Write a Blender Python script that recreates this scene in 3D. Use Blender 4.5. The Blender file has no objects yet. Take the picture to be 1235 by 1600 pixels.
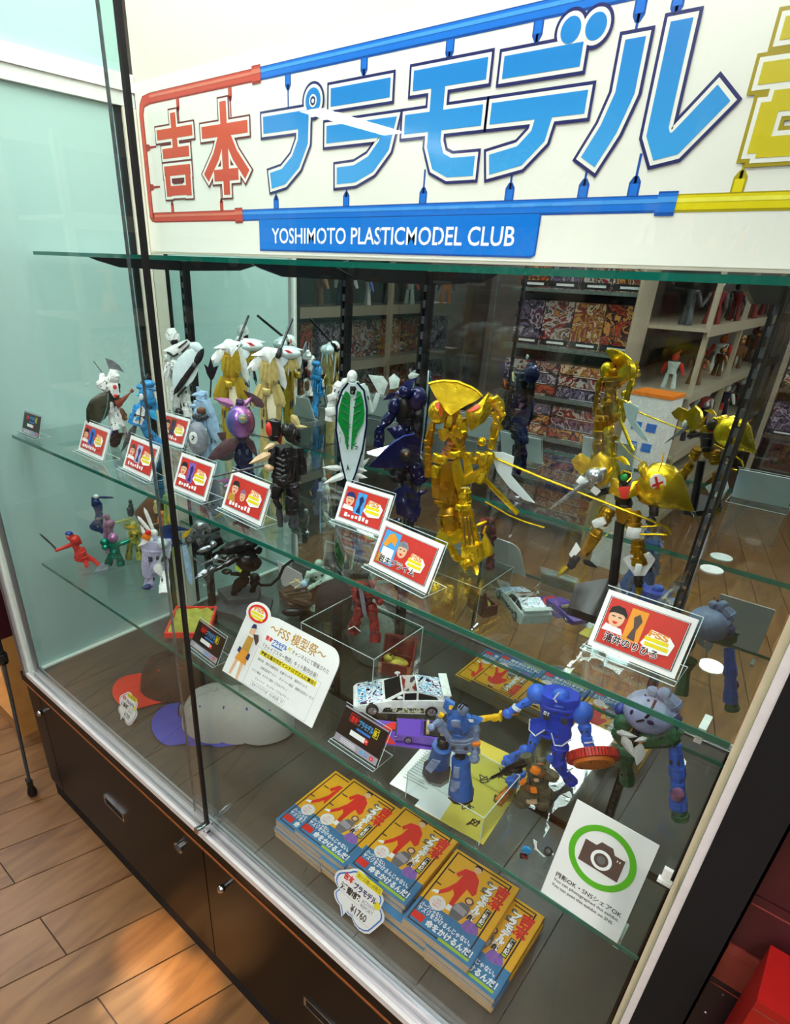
import bpy, math, random
from mathutils import Vector, Matrix, Euler
random.seed(7)
SC = bpy.context.scene
COL = SC.collection
PI = math.pi

# ------------------------------------------------------------------ camera
FPX = 944.27
def cam_matrix(yaw, pitch, roll, loc):
    f = Vector((-math.sin(yaw)*math.cos(pitch), math.cos(yaw)*math.cos(pitch), math.sin(pitch)))
    r = f.cross(Vector((0, 0, 1))).normalized(); u = r.cross(f)
    r2 = r*math.cos(roll)+u*math.sin(roll); u2 = -r*math.sin(roll)+u*math.cos(roll)
    m = Matrix((r2, u2, -f)).transposed().to_4x4(); m.translation = Vector(loc)
    return m
cd = bpy.data.cameras.new('camera'); cam = bpy.data.objects.new('camera', cd); COL.objects.link(cam)
cam.matrix_world = cam_matrix(.6957, -.4872, .0394, (1.7804, -.5507, 1.7659))
cd.sensor_fit = 'VERTICAL'; cd.sensor_height = 24; cd.lens = FPX/1600*24
cd.shift_x = 69.4/1600; cd.shift_y = 116.6/1600
cd.clip_start = .02
SC.camera = cam

# ------------------------------------------------------------------ world and exposure
w = bpy.data.worlds.new('world'); SC.world = w; w.use_nodes = True
w.node_tree.nodes['Background'].inputs[0].default_value = (.9, .95, 1, 1)
w.node_tree.nodes['Background'].inputs[1].default_value = .2
SC.view_settings.view_transform = 'Standard'; SC.view_settings.look = 'None'
SC.view_settings.gamma = 1; SC.view_settings.use_curve_mapping = False
SC.view_settings.exposure = .15
SC.cycles.transparent_max_bounces = 48; SC.cycles.max_bounces = 14; SC.cycles.glossy_bounces = 8
SC.cycles.sample_clamp_indirect = 25

def area(name, loc, rot, sx, sy, power, col=(1, 1, 1)):
    l = bpy.data.lights.new(name, 'AREA'); l.shape = 'RECTANGLE'; l.size = sx; l.size_y = sy; l.energy = power; l.color = col
    o = bpy.data.objects.new(name, l); COL.objects.link(o); o.location = loc; o.rotation_euler = rot
    return o
# two cool white tubes under the roof of the case
area('case_tube_light', (.9, .16, 2.865), (math.radians(-4), 0, 0), 1.66, .05, 17, (.93, 1, .97))
area('case_tube_light', (.9, .44, 2.865), (0, 0, 0), 1.66, .05, 9, (.93, 1, .97))

# ------------------------------------------------------------------ materials
MATS = {}
def lin(c): return tuple((v/12.92 if v <= .04045 else ((v+.055)/1.055)**2.4) for v in c)
def hexc(h): h = h.lstrip('#'); return lin(tuple(int(h[i:i+2], 16)/255 for i in (0, 2, 4)))
def mat(name, h, rough=.45, metal=0, var=.10, scale=60, coat=0, bump=0, emit=0, panel=0):
    m = bpy.data.materials.new(name); m.use_nodes = True; nt = m.node_tree; b = nt.nodes['Principled BSDF']
    c = hexc(h) if isinstance(h, str) else h
    b.inputs['Roughness'].default_value = rough; b.inputs['Metallic'].default_value = metal
    if coat: b.inputs['Coat Weight'].default_value = coat; b.inputs['Coat Roughness'].default_value = .08
    tc = nt.nodes.new('ShaderNodeTexCoord'); n = nt.nodes.new('ShaderNodeTexNoise'); n.inputs['Scale'].default_value = scale; n.inputs['Detail'].default_value = 3
    nt.links.new(tc.outputs['Object'], n.inputs['Vector'])
    mx = nt.nodes.new('ShaderNodeMix'); mx.data_type = 'RGBA'
    mx.inputs['A'].default_value = tuple(v*(1-var) for v in c)+(1,); mx.inputs['B'].default_value = tuple(min(1, v*(1+var)) for v in c)+(1,)
    nt.links.new(n.outputs['Fac'], mx.inputs['Factor']); nt.links.new(mx.outputs['Result'], b.inputs['Base Color'])
    if panel:   # block-wise tone of moulded and painted panels
        v1 = nt.nodes.new('ShaderNodeTexVoronoi'); v1.distance = 'CHEBYCHEV'; v1.inputs['Scale'].default_value = panel; v1.inputs['Randomness'].default_value = .6
        nt.links.new(tc.outputs['Object'], v1.inputs['Vector']); se = nt.nodes.new('ShaderNodeSeparateColor'); nt.links.new(v1.outputs['Color'], se.inputs[0])
        mr = nt.nodes.new('ShaderNodeMapRange'); mr.inputs[3].default_value = .84 if max(c) > .6 else .68; mr.inputs[4].default_value = 1.06; nt.links.new(se.outputs[0], mr.inputs[0])
        m2 = nt.nodes.new('ShaderNodeMix'); m2.data_type = 'RGBA'; m2.blend_type = 'MULTIPLY'; m2.inputs['Factor'].default_value = 1; nt.links.new(mx.outputs['Result'], m2.inputs['A']); nt.links.new(mr.outputs[0], m2.inputs['B']); nt.links.new(m2.outputs['Result'], b.inputs['Base Color'])
    if bump:
        bp = nt.nodes.new('ShaderNodeBump'); bp.inputs['Strength'].default_value = bump; bp.inputs['Distance'].default_value = .002
        nt.links.new(n.outputs['Fac'], bp.inputs['Height']); nt.links.new(bp.outputs['Normal'], b.inputs['Normal'])
    if emit: b.inputs['Emission Color'].default_value = c+(1,); b.inputs['Emission Strength'].default_value = emit
    MATS[name] = m
    return m
for nm, h, r, me in (
    ('gold', '#f0cb22', .26, .82), ('bronze', '#c4921c', .3, .82), ('gold_p', '#d9b93a', .34, .6), ('gold_c', '#e3cf86', .36, .45),
    ('copper', '#c88a5a', .35, .6), ('orange_red', '#d9552a', .4, 0), ('white_p', '#eef3ef', .4, 0), ('white_g', '#cfe0da', .42, 0), ('white_b', '#dff2f4', .35, .1),
    ('black', '#121216', .32, 0), ('black_g', '#1b1e20', .2, .2), ('grey_d', '#4c5256', .4, .2), ('grey_m', '#7d868c', .35, .5), ('grey_g', '#7f9088', .3, .4),
    ('grey_s', '#8d95a0', .45, .1), ('grey_b', '#7d92b4', .45, 0), ('silver', '#b9c0c6', .25, .85), ('brown', '#6a4426', .6, 0), ('brown_w', '#5d4a38', .7, 0), ('brown_m', '#6b4f55', .35, .4),
    ('red', '#cf2a22', .4, 0), ('red_p', '#e0332a', .38, 0), ('red_d', '#8c2a26', .42, 0), ('rust', '#8a3a22', .5, 0), ('green_gem', '#0f9a3f', .2, .15), ('green_m', '#15957a', .25, .6), ('green_d', '#2d6b48', .45, 0),
    ('navy', '#141a48', .12, .3), ('navy_d', '#2b3152', .3, .2), ('navy_b', '#20386f', .35, 0), ('blue_d', '#3049a8', .3, .1), ('blue', '#3d76ec', .38, 0), ('blue_r', '#2247cf', .38, 0), ('blue_m', '#2f67b6', .38, 0),
    ('cyan', '#1f8fd0', .35, 0), ('cyan_b', '#35b8f0', .3, 0), ('pale_blue', '#9fc4e0', .42, 0), ('lavender', '#b9b9d8', .45, 0), ('lav_grey', '#aab4e0', .4, 0), ('mauve', '#a9769c', .4, .1), ('pink_m', '#c184b4', .3, .4), ('purple_d', '#4a3160', .3, .3),
    ('olive_d', '#34392a', .2, .2), ('olive_y', '#a9b04a', .42, .1), ('olive_b', '#5a5742', .5, 0), ('lime', '#b9d84a', .4, 0), ('teal_p', '#4c8f90', .35, 0), ('yellow_p', '#f3c21c', .4, 0), ('orange_p', '#ee8222', .42, 0),
    ('bone', '#e6c79a', .45, 0), ('bone_y', '#d8c98a', .5, 0), ('cream', '#ece3c0', .45, 0), ('tan_p', '#b59a78', .5, 0), ('skin', '#e3b08c', .5, 0), ('pale_green', '#b9d3c2', .45, 0)):
    mat(nm, h, r, me, panel=0 if nm in ('black', 'skin', 'red', 'brown', 'orange_red', 'tan_p', 'cream', 'white_b', 'yellow_p', 'green_gem', 'orange_p', 'navy') else 105)
mat('rock', '#3d4245', .6, 0, .5, 40, bump=.6); mat('fur', '#3a2f2c', .95, 0, .5, 220, bump=1)
mat('white_paint', '#e9ece6', .5); mat('cream_wall', '#ebe6d2', .6, 0, .03, 3); mat('alu', '#b9bcc0', .35, .8); mat('alu_pink', '#d6cfd2', .3, .35); mat('rail_white', '#f2f0ee', .35, .1)
mat('black_panel', '#0e0907', .3, 0, .15, 8).node_tree.nodes['Principled BSDF'].inputs['Specular IOR Level'].default_value = .14; mat('black_matte', '#060506', .85); mat('edge_orange', '#a35a2a', .5); mat('chrome', '#d5d8da', .15, 1); mat('rubber', '#0d0d0f', .5)
mat('black_post', '#1c1f21', .35, .4); mat('white_seal', '#e8f2ea', .4); mat('glass_edge', '#127060', .08, 0, .2, 30, coat=.5); mat('case_board', '#4b4a44', .32, 0, .25, 6)
mat('paper', '#f4f4f2', .55, 0, .02); mat('ink', '#1a1a1c', .6); mat('ink_grey', '#6d6f74', .6); mat('print_red', '#d23a30', .35, 0, .05); mat('print_redb', '#e8231c', .4); mat('print_blue', '#1f78d8', .4); mat('print_sky', '#4aa6e8', .4)
mat('print_yellow', '#f5e11c', .4); mat('print_orange', '#f0a030', .4); mat('print_gold', '#c9973a', .45); mat('print_green', '#57b81f', .45); mat('print_brown', '#5a4640', .5); mat('print_navy', '#27306e', .4); mat('print_skin', '#f0bf98', .5)
mat('card_black', '#1d1412', .35); mat('card_grey', '#a5a0ac', .4); mat('print_white', '#ffffff', .5, 0, 0); mat('obi_blue', '#2f7fb4', .35, 0, .15, 30); mat('cover_yellow', '#f2b21a', .35, 0, .1, 20); mat('print_lime', '#a8c83a', .5); mat('print_purple', '#8b62b8', .4, 0, .4, 150)
mat('page_edge', '#c4bcb2', .8, 0, .2, 300); mat('plum_red', '#86382f', .4, 0, .3, 20); mat('dark_plum', '#43191d', .4, 0, .3, 20); mat('star_black', '#14101c', .35); mat('red_box', '#a0100c', .4)
mat('cap_red', '#e03426', .8, 0, .1, 200); mat('cap_brown', '#3b312b', .85, 0, .2, 200); mat('cap_grey', '#a9aba4', .85, 0, .1, 200); mat('cap_blue', '#3c4aa8', .85, 0, .15, 100)
mat('ceiling', '#c9c9c4', .8); mat('shop_wall', '#8a8078', .8); mat('shelf_cream', '#a89e88', .5); mat('grid_black', '#2a2a2e', .5); mat('wood_light', '#c08a4a', .5, 0, .3, 12); mat('glow_wall', '#f2ead8', .7)
mat('wood_red', '#7a2f28', .45, 0, .2, 50); mat('treasure', '#d9b84a', .35, .4, .6, 300); mat('car_purple', '#6a43b8', .3, 0, .05, 20, coat=.6); mat('terrain', '#9a9a3c', .7, 0, .5, 60, bump=.8)
mat('lamp_spot', (1, 1, 1), .5, 0, 0, emit=90); mat('board_yellow', '#e3cc4e', .5, 0, .06, 20); mat('frosted', '#aed3cc', .35, 0, .04, 4)
mat('banner_white', '#f3f1e6', .22, 0, .015, 2, coat=.3)
mat('lamp_white', (1, 1, 1), .5, 0, 0, emit=24); mat('lamp_warm', (1, .72, .35), .5, 0, 0, emit=40); mat('lamp_soft', (1, .8, .5), .5, 0, 0, emit=6)

def glass(name, tint=(.965, .995, .985), refl=.045, rough=0.0):
    m = bpy.data.materials.new(name); m.use_nodes = True; nt = m.node_tree; nt.nodes.clear()
    out = nt.nodes.new('ShaderNodeOutputMaterial'); tr = nt.nodes.new('ShaderNodeBsdfTransparent'); gl = nt.nodes.new('ShaderNodeBsdfGlossy'); mx = nt.nodes.new('ShaderNodeMixShader')
    lw = nt.nodes.new('ShaderNodeLayerWeight'); lw.inputs['Blend'].default_value = .5
    p = nt.nodes.new('ShaderNodeMath'); p.operation = 'POWER'; p.inputs[1].default_value = 4.5
    ma = nt.nodes.new('ShaderNodeMath'); ma.operation = 'MULTIPLY_ADD'; ma.inputs[1].default_value = .9; ma.inputs[2].default_value = refl
    tr.inputs['Color'].default_value = tint+(1,); gl.inputs['Roughness'].default_value = rough
    nt.links.new(lw.outputs['Facing'], p.inputs[0]); nt.links.new(p.outputs[0], ma.inputs[0]); nt.links.new(ma.outputs[0], mx.inputs['Fac'])
    nt.links.new(tr.outputs[0], mx.inputs[1]); nt.links.new(gl.outputs[0], mx.inputs[2]); nt.links.new(mx.outputs[0], out.inputs['Surface'])
    MATS[name] = m
glass('glass'); glass('door_glass', (.985, 1, .995), .03); glass('acrylic', (.93, .965, .965), .05); glass('clear_p', (.8, .88, .88), .12)
m = mat('mirror', (.72, .78, .77), .0, 1, 0)
# iridescent paint: teal to purple over the surface
m = mat('iridescent', '#8a5aa0', .22, .6); nt = m.node_tree; b = nt.nodes['Principled BSDF']
g = nt.nodes.new('ShaderNodeTexGradient'); g.gradient_type = 'LINEAR'; mp = nt.nodes.new('ShaderNodeMapping'); tc = nt.nodes.new('ShaderNodeTexCoord')
mp.inputs['Scale'].default_value = (1.2, 1, 1); mp.inputs['Rotation'].default_value = (0, 0, 0); cr = nt.nodes.new('ShaderNodeValToRGB')
cr.color_ramp.elements[0].color = hexc('#2f7fc0')+(1,); cr.color_ramp.elements[1].color = hexc('#a05a78')+(1,); e = cr.color_ramp.elements.new(.45); e.color = hexc('#9a6ac0')+(1,)
nt.links.new(tc.outputs['Generated'], mp.inputs[0]); nt.links.new(mp.outputs[0], g.inputs[0]); nt.links.new(g.outputs['Fac'], cr.inputs[0]); nt.links.new(cr.outputs[0], b.inputs['Base Color'])
# printed artwork patterns (flat print on boxes and on the decorated car)
def art(name, cols, scale=14, rough=.3, seed=0):
    m = bpy.data.materials.new(name); m.use_nodes = True; nt = m.node_tree; b = nt.nodes['Principled BSDF']; b.inputs['Roughness'].default_value = rough
    tc = nt.nodes.new('ShaderNodeTexCoord'); oi = nt.nodes.new('ShaderNodeObjectInfo'); ad = nt.nodes.new('ShaderNodeVectorMath'); ad.operation = 'ADD'
    sc_ = nt.nodes.new('ShaderNodeMath'); sc_.operation = 'MULTIPLY'; sc_.inputs[1].default_value = 37+seed
    nt.links.new(oi.outputs['Random'], sc_.inputs[0]); nt.links.new(tc.outputs['Object'], ad.inputs[0]); nt.links.new(sc_.outputs[0], ad.inputs[1])
    n = nt.nodes.new('ShaderNodeTexNoise'); n.inputs['Scale'].default_value = scale; n.inputs['Detail'].default_value = 4; n.inputs['Distortion'].default_value = 2.2
    cr = nt.nodes.new('ShaderNodeValToRGB'); cr.color_ramp.interpolation = 'CONSTANT'
    el = cr.color_ramp.elements
    while len(el) < len(cols): el.new(.5)
    for i, c in enumerate(cols): el[i].position = .30+.4*i/len(cols) if i else 0; el[i].color = hexc(c)+(1,)
    nt.links.new(ad.outputs[0], n.inputs['Vector']); nt.links.new(n.outputs['Fac'], cr.inputs[0]); nt.links.new(cr.outputs[0], b.inputs['Base Color'])
    MATS[name] = m
art('box_art_a', ['#3a2a48', '#7a6a88', '#2a2630', '#b0a4b8', '#5a3a4a'], 9); art('box_art_b', ['#22303a', '#8a2a2a', '#c0b8b0', '#3a3a44', '#c87a3a'], 9); art('box_art_c', ['#5a4038', '#c09040', '#8a4038', '#e0c8a0', '#4a3038'], 9); art('box_art_d', ['#8a2622', '#c0502a', '#3a2028', '#d89a50', '#5a2a2a'], 8)
art('car_art', ['#20242c', '#eef2f6', '#3fa0d0', '#ffffff', '#5a4a78', '#10141a'], 38, .2); art('car_art_g', ['#18201a', '#8a9a3a', '#e6eee0', '#2a3a2a', '#b0b860'], 40, .2)
# wooden floor tile
def wood(name, c1, c2, rough, rnd=True):
    m = bpy.data.materials.new(name); m.use_nodes = True; nt = m.node_tree; b = nt.nodes['Principled BSDF']; b.inputs['Roughness'].default_value = rough
    tc = nt.nodes.new('ShaderNodeTexCoord'); mp = nt.nodes.new('ShaderNodeMapping'); mp.inputs['Scale'].default_value = (9, 1.6, 3)
    oi = nt.nodes.new('ShaderNodeObjectInfo'); n = nt.nodes.new('ShaderNodeTexNoise'); n.noise_dimensions = '4D'; n.inputs['Scale'].default_value = 2.2; n.inputs['Detail'].default_value = 6; n.inputs['Distortion'].default_value = .8
    sc_ = nt.nodes.new('ShaderNodeMath'); sc_.operation = 'MULTIPLY'; sc_.inputs[1].default_value = 50; nt.links.new(oi.outputs['Random'], sc_.inputs[0]); nt.links.new(sc_.outputs[0], n.inputs['W'])
    nt.links.new(tc.outputs['Object'], mp.inputs[0]); nt.links.new(mp.outputs[0], n.inputs['Vector'])
    cr = nt.nodes.new('ShaderNodeValToRGB'); cr.color_ramp.elements[0].color = hexc(c1)+(1,); cr.color_ramp.elements[1].color = hexc(c2)+(1,); cr.color_ramp.elements[0].position = .3; cr.color_ramp.elements[1].position = .72
    nt.links.new(n.outputs['Fac'], cr.inputs[0]); nt.links.new(cr.outputs[0], b.inputs['Base Color'])
    n2 = nt.nodes.new('ShaderNodeTexNoise'); n2.inputs['Scale'].default_value = 26; nt.links.new(tc.outputs['Object'], n2.inputs['Vector'])
    bp = nt.nodes.new('ShaderNodeBump'); bp.inputs['Strength'].default_value = .12; bp.inputs['Distance'].default_value = .004; nt.links.new(n2.outputs['Fac'], bp.inputs['Height']); nt.links.new(bp.outputs[0], b.inputs['Normal'])
    MATS[name] = m
wood('floor_wood', '#704c2a', '#a07446', .38); wood('floor_grout', '#3a2616', '#4a3220', .6)
# banner letter inks, lighter to the top as printed
def grad(name, c0, c1, z0, z1):
    m = mat(name, c0, .3, 0, 0, coat=.3); nt = m.node_tree; b = nt.nodes['Principled BSDF']
    ge = nt.nodes.new('ShaderNodeNewGeometry'); sx = nt.nodes.new('ShaderNodeSeparateXYZ'); mr = nt.nodes.new('ShaderNodeMapRange'); mr.inputs[1].default_value = z0; mr.inputs[2].default_value = z1
    mx = nt.nodes.new('ShaderNodeMix'); mx.data_type = 'RGBA'; mx.inputs['A'].default_value = hexc(c0)+(1,); mx.inputs['B'].default_value = hexc(c1)+(1,)
    nt.links.new(ge.outputs['Position'], sx.inputs[0]); nt.links.new(sx.outputs['Z'], mr.inputs[0]); nt.links.new(mr.outputs[0], mx.inputs['Factor']); nt.links.new(mx.outputs['Result'], b.inputs['Base Color'])
grad('ink_blue', '#3aa4e6', '#1f86d2', 1.92, 2.07); grad('ink_red', '#d2452c', '#d8512f', 1.92, 2.1); grad('ink_yellow', '#d6c414', '#c9b713', 1.92, 2.1)
mat('ink_navy', '#262a66', .3, 0, 0, coat=.3); mat('ink_maroon', '#6d1c22', .3, 0, 0); mat('ink_dyellow', '#a8940c', .3, 0, 0); mat('pipe_red', '#cf4a38', .3, 0, .05); mat('pipe_red_d', '#a5302a', .3); mat('pipe_red_l', '#e07a62', .3)
mat('pipe_blue', '#1b74d6', .3, 0, .05); mat('pipe_blue_d', '#1251a8', .3); mat('pipe_blue_l', '#4a9cea', .3); mat('pipe_yel', '#e6d400', .3, 0, .05); mat('pipe_yel_d', '#b0a000', .3); mat('pipe_yel_l', '#f4ea50', .3); mat('tag_blue', '#0f78da', .25, 0, .05)

# ------------------------------------------------------------------ mesh helpers
PROF = [[(0, .85), (.08, 1), (.92, .95), (1, .8)], [(0, .8), (.1, 1), (.5, .7), (1, .04)], [(0, .62), (.1, .86), (.28, 1), (.5, .84), (.75, .42), (.92, .14), (1, .04)],
        [(0, .72), (.3, .72), (.65, .86), (.93, 1), (1, .94)], [(0, .7), (.15, .95), (.4, 1), (.8, .72), (1, .62)], [(0, 1), (1, 1)], [(0, .08), (.08, .46), (.25, .84), (.5, 1), (.75, .84), (.92, .46), (1, .08)]]
LEAF = [[(0, .35), (.25, 1), (.6, .75), (1, .02)], [(0, .8), (.5, 1), (.85, .8), (1, .05)], None, None, None, None, [(0, .05), (.12, .55), (.35, .95), (.5, 1), (.65, .95), (.88, .55), (1, .05)]]
def frame(a, b):
    ax = (b-a); L = ax.length or 1e-6; ax = ax/L
    s = ax.cross(Vector((0, 1, 0)))
    if s.length < .05: s = Vector((1, 0, 0))
    s.normalize(); d = s.cross(ax).normalized()
    return ax, s, d, L
class MB:
    def __init__(s): s.v = []; s.f = []
    def add(s, vs, fs):
        o = len(s.v); s.v += [tuple(v) for v in vs]; s.f += [tuple(i+o for i in f) for f in fs]; return s
    def rings(s, rs):
        n = len(rs[0]); vs = [p for r in rs for p in r]; fs = []
        for i in range(len(rs)-1):
            for j in range(n): k = (j+1) % n; fs.append((i*n+j, i*n+k, (i+1)*n+k, (i+1)*n+j))
        fs.append(tuple(range(n-1, -1, -1))); fs.append(tuple(range((len(rs)-1)*n, len(rs)*n)))
        return s.add(vs, fs)
    def seg(s, a, b, w, d, prof=0, n=8):
        a, b = Vector(a), Vector(b); ax, sd, dp, L = frame(a, b); rs = []
        if n == 8: sec = [(1, .45), (.45, 1), (-.45, 1), (-1, .45), (-1, -.45), (-.45, -1), (.45, -1), (1, -.45)]
        else: sec = [(math.cos(2*PI*i/n), math.sin(2*PI*i/n)) for i in range(n)]
        pr = PROF[prof] if isinstance(prof, int) else prof
        for t, k in pr: rs.append([a+ax*(L*t)+sd*(x*w/2*k)+dp*(y*d/2*k) for x, y in sec])
        return s.rings(rs)
    def leaf(s, a, b, w, t, shape=0):
        a, b = Vector(a), Vector(b); ax, sd, dp, L = frame(a, b); rs = []
        for u, k in (LEAF[shape] or LEAF[0]):
            rs.append([a+ax*(L*u)+sd*(x*w/2*k)+dp*(y*t/2*max(k, .15)) for x, y in ((1, 0), (0, 1), (-1, 0), (0, -1))])
        return s.rings(rs)
    def ball(s, c, rx, ry=None, rz=None, n=14, m=9):
        ry = ry or rx; rz = rz or rx; c = Vector(c); rs = []
        for i in range(1, m):
            th = PI*i/m; rs.append([c+Vector((rx*math.sin(th)*math.cos(2*PI*j/n), ry*math.sin(th)*math.sin(2*PI*j/n), -rz*math.cos(th))) for j in range(n)])
        return s.rings(rs)
    def box(s, c, w, d, h, rot=0, axis='Y'):
        M = Matrix.Rotation(math.radians(rot), 3, axis); c = Vector(c)
        vs = [c+M @ Vector((x*w/2, y*d/2, z*h/2)) for z in (-1, 1) for x, y in ((-1, -1), (1, -1), (1, 1), (-1, 1))]
        return s.add(vs, [(3, 2, 1, 0), (4, 5, 6, 7), (0, 1, 5, 4), (1, 2, 6, 5), (2, 3, 7, 6), (3, 0, 4, 7)])
    def bb(s, x0, y0, z0, x1, y1, z1): return s.box(((x0+x1)/2, (y0+y1)/2, (z0+z1)/2), abs(x1-x0), abs(y1-y0), abs(z1-z0))
    def tube(s, pts, r, n=8):
        pts = [Vector(p) for p in pts]; rs = []; up = None
        for i, p in enumerate(pts):
            t = (pts[min(i+1, len(pts)-1)]-pts[max(i-1, 0)]).normalized()
            if up is None: up = t.orthogonal().normalized()
            up = (up-t*up.dot(t)).normalized(); sd = t.cross(up)
            rs.append([p+(up*math.cos(2*PI*j/n)+sd*math.sin(2*PI*j/n))*r for j in range(n)])
        return s.rings(rs)
    def plate(s, pts, t, bulge=0, back=Vector((0, 1, 0))):
        pts = [Vector(p) for p in pts]; n = len(pts); c = sum(pts, Vector())/n-back*bulge
        vs = pts+[p+back*t for p in pts]+[c, sum(pts, Vector())/n+back*t]; fs = []
        for i in range(n):
            j = (i+1) % n; fs += [(i, j, 2*n), (n+j, n+i, 2*n+1), (i, n+i, n+j, j)]
        return s.add(vs, fs)
    def prism(s, poly, y0, y1):                      # polygon in x,z with thickness along y
        n = len(poly); vs = [(x, y0, z) for x, z in poly]+[(x, y1, z) for x, z in poly]
        return s.add(vs, [tuple(range(n)), tuple(range(2*n-1, n-1, -1))]+[(i, n+i, n+(i+1) % n, (i+1) % n) for i in range(n)])
    def mesh(s, name, mt, smooth=True, k=1.0):
        me = bpy.data.meshes.new(name); me.from_pydata([(x*k, y*k, z*k) for x, y, z in s.v], [], s.f)
        import bmesh
        bm = bmesh.new(); bm.from_mesh(me); bmesh.ops.recalc_face_normals(bm, faces=bm.faces); bm.to_mesh(me); bm.free()
        if smooth:
            me.shade_smooth(); me.set_sharp_from_angle(angle=math.radians(38))
        me.materials.append(MATS[mt] if isinstance(mt, str) else mt)
        return me
    def build(s, name, mt, parent=None, smooth=True, k=1.0):
        return link(name, s.mesh(name, mt, smooth, k), parent)
def link(name, data, parent=None, loc=None, rot=None):
    o = bpy.data.objects.new(name, data); COL.objects.link(o)
    if parent is not None: o.parent = parent
    if loc is not None: o.location = loc
    if rot is not None: o.rotation_euler = rot
    return o
def tag(o, label, cat, group=None, kind=None):
    if label: o['label'] = label
    if cat: o['category'] = cat
    if group: o['group'] = group
    if kind: o['kind'] = kind
    return o
def empty(name, loc, rot=(0, 0, 0), label=None, cat=None, group=None):
    o = link(name, None, None, loc, rot); o.empty_display_size = .02
    return tag(o, label, cat, group)
def struct(o): o['kind'] = 'structure'; return o
def bbox(name, mt, x0, y0, z0, x1, y1, z1, parent=None, off=None):
    if off: x0 -= off[0]; x1 -= off[0]; y0 -= off[1]; y1 -= off[1]; z0 -= off[2]; z1 -= off[2]
    return MB().bb(x0, y0, z0, x1, y1, z1).build(name, mt, parent, False)
def copy_tree(o, parent=None):
    c = o.copy(); COL.objects.link(c); c.parent = parent
    for ch in list(o.children): copy_tree(ch, c)
    return c
# flat print on a sheet: local x right, z up, facing -y; layers step towards the viewer
class Sheet:
    def __init__(s, parent, y=0): s.p = parent; s.y = y
    def yy(s, l): return s.y-.0003*l
    def poly(s, name, mt, pts, l=1, parent=None):
        y = s.yy(l); mb = MB(); mb.add([(x, y, z) for x, z in pts], [tuple(range(len(pts)))])
        return mb.build(name, mt, parent or s.p, False)
    def polys(s, name, mt, lst, l=1):
        y = s.yy(l); mb = MB()
        for pts in lst: mb.add([(x, y, z) for x, z in pts], [tuple(range(len(pts)))])
        return mb.build(name, mt, s.p, False)
    def rect(s, name, mt, x0, z0, x1, z1, l=1): return s.poly(name, mt, [(x0, z0), (x1, z0), (x1, z1), (x0, z1)], l)
    def rects(s, name, mt, rs, l=1): return s.polys(name, mt, [[(a, b), (c, b), (c, d), (a, d)] for a, b, c, d in rs], l)
    def frame(s, name, mt, x0, z0, x1, z1, t, l=1): return s.rects(name, mt, [(x0, z0, x1, z0+t), (x0, z1-t, x1, z1), (x0, z0, x0+t, z1), (x1-t, z0, x1, z1)], l)
    def disc(s, name, mt, x, z, rx, rz=None, l=1, n=24): rz = rz or rx; return s.poly(name, mt, [(x+rx*math.cos(2*PI*i/n), z+rz*math.sin(2*PI*i/n)) for i in range(n)], l)
    def ring(s, name, mt, x, z, r0, r1, l=1, n=36, kz=1):
        y = s.yy(l); mb = MB(); vs = []
        for i in range(n): a = 2*PI*i/n; vs += [(x+r0*math.cos(a), y, z+r0*kz*math.sin(a)), (x+r1*math.cos(a), y, z+r1*kz*math.sin(a))]
        mb.add(vs, [(2*i, 2*i+1, (2*i+3) % (2*n), (2*i+2) % (2*n)) for i in range(n)]); return mb.build(name, mt, s.p, False)
    def text(s, name, body, mt, x, z, h, l=2, w=None, bold=0, vert=False, spacing=1.0, rot=0, shear=0):
        me = text_mesh(body, h, bold, vert, w, spacing, shear)
        if me is None: return None
        me.materials.append(MATS[mt]); o = link(name, me, s.p, (x, s.yy(l), z), (PI/2, -math.radians(rot), 0)); return o
TXT = {}
def text_mesh(body, h, bold, vert, w, spacing, shear):
    c = bpy.data.curves.new('lettering', 'FONT'); c.body = '\n'.join(body) if vert else body
    c.size = 1; c.offset = bold; c.space_character = spacing; c.shear = shear; c.resolution_u = 3
    if vert: c.space_line = .92
    o = bpy.data.objects.new('lettering', c); me = bpy.data.meshes.new_from_object(o)
    bpy.data.objects.remove(o); bpy.data.curves.remove(c)
    if not me.vertices: return None
    xs = [v.co.x for v in me.vertices]; ys = [v.co.y for v in me.vertices]; x0, x1, y0, y1 = min(xs), max(xs), min(ys), max(ys)
    ky = h/(y1-y0); kx = ky if not w else w/(x1-x0)
    for v in me.vertices: v.co = ((v.co.x-x0)*kx, (v.co.y-y0)*ky, 0)
    me.materials.clear(); return me
# ================================================================== room
ZB, Z0, Z3, Z2, ZT, XR, D = .565, .575, .940, 1.328, 1.772, 1.777, .6
RX0, RX1, RY0, RY1, RH = -3.2, 4.4, -7.2, 1.5, 3.0
fl = struct(bbox('floor', 'floor_grout', RX0, RY0, -.08, RX1, RY1, -.006))
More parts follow.
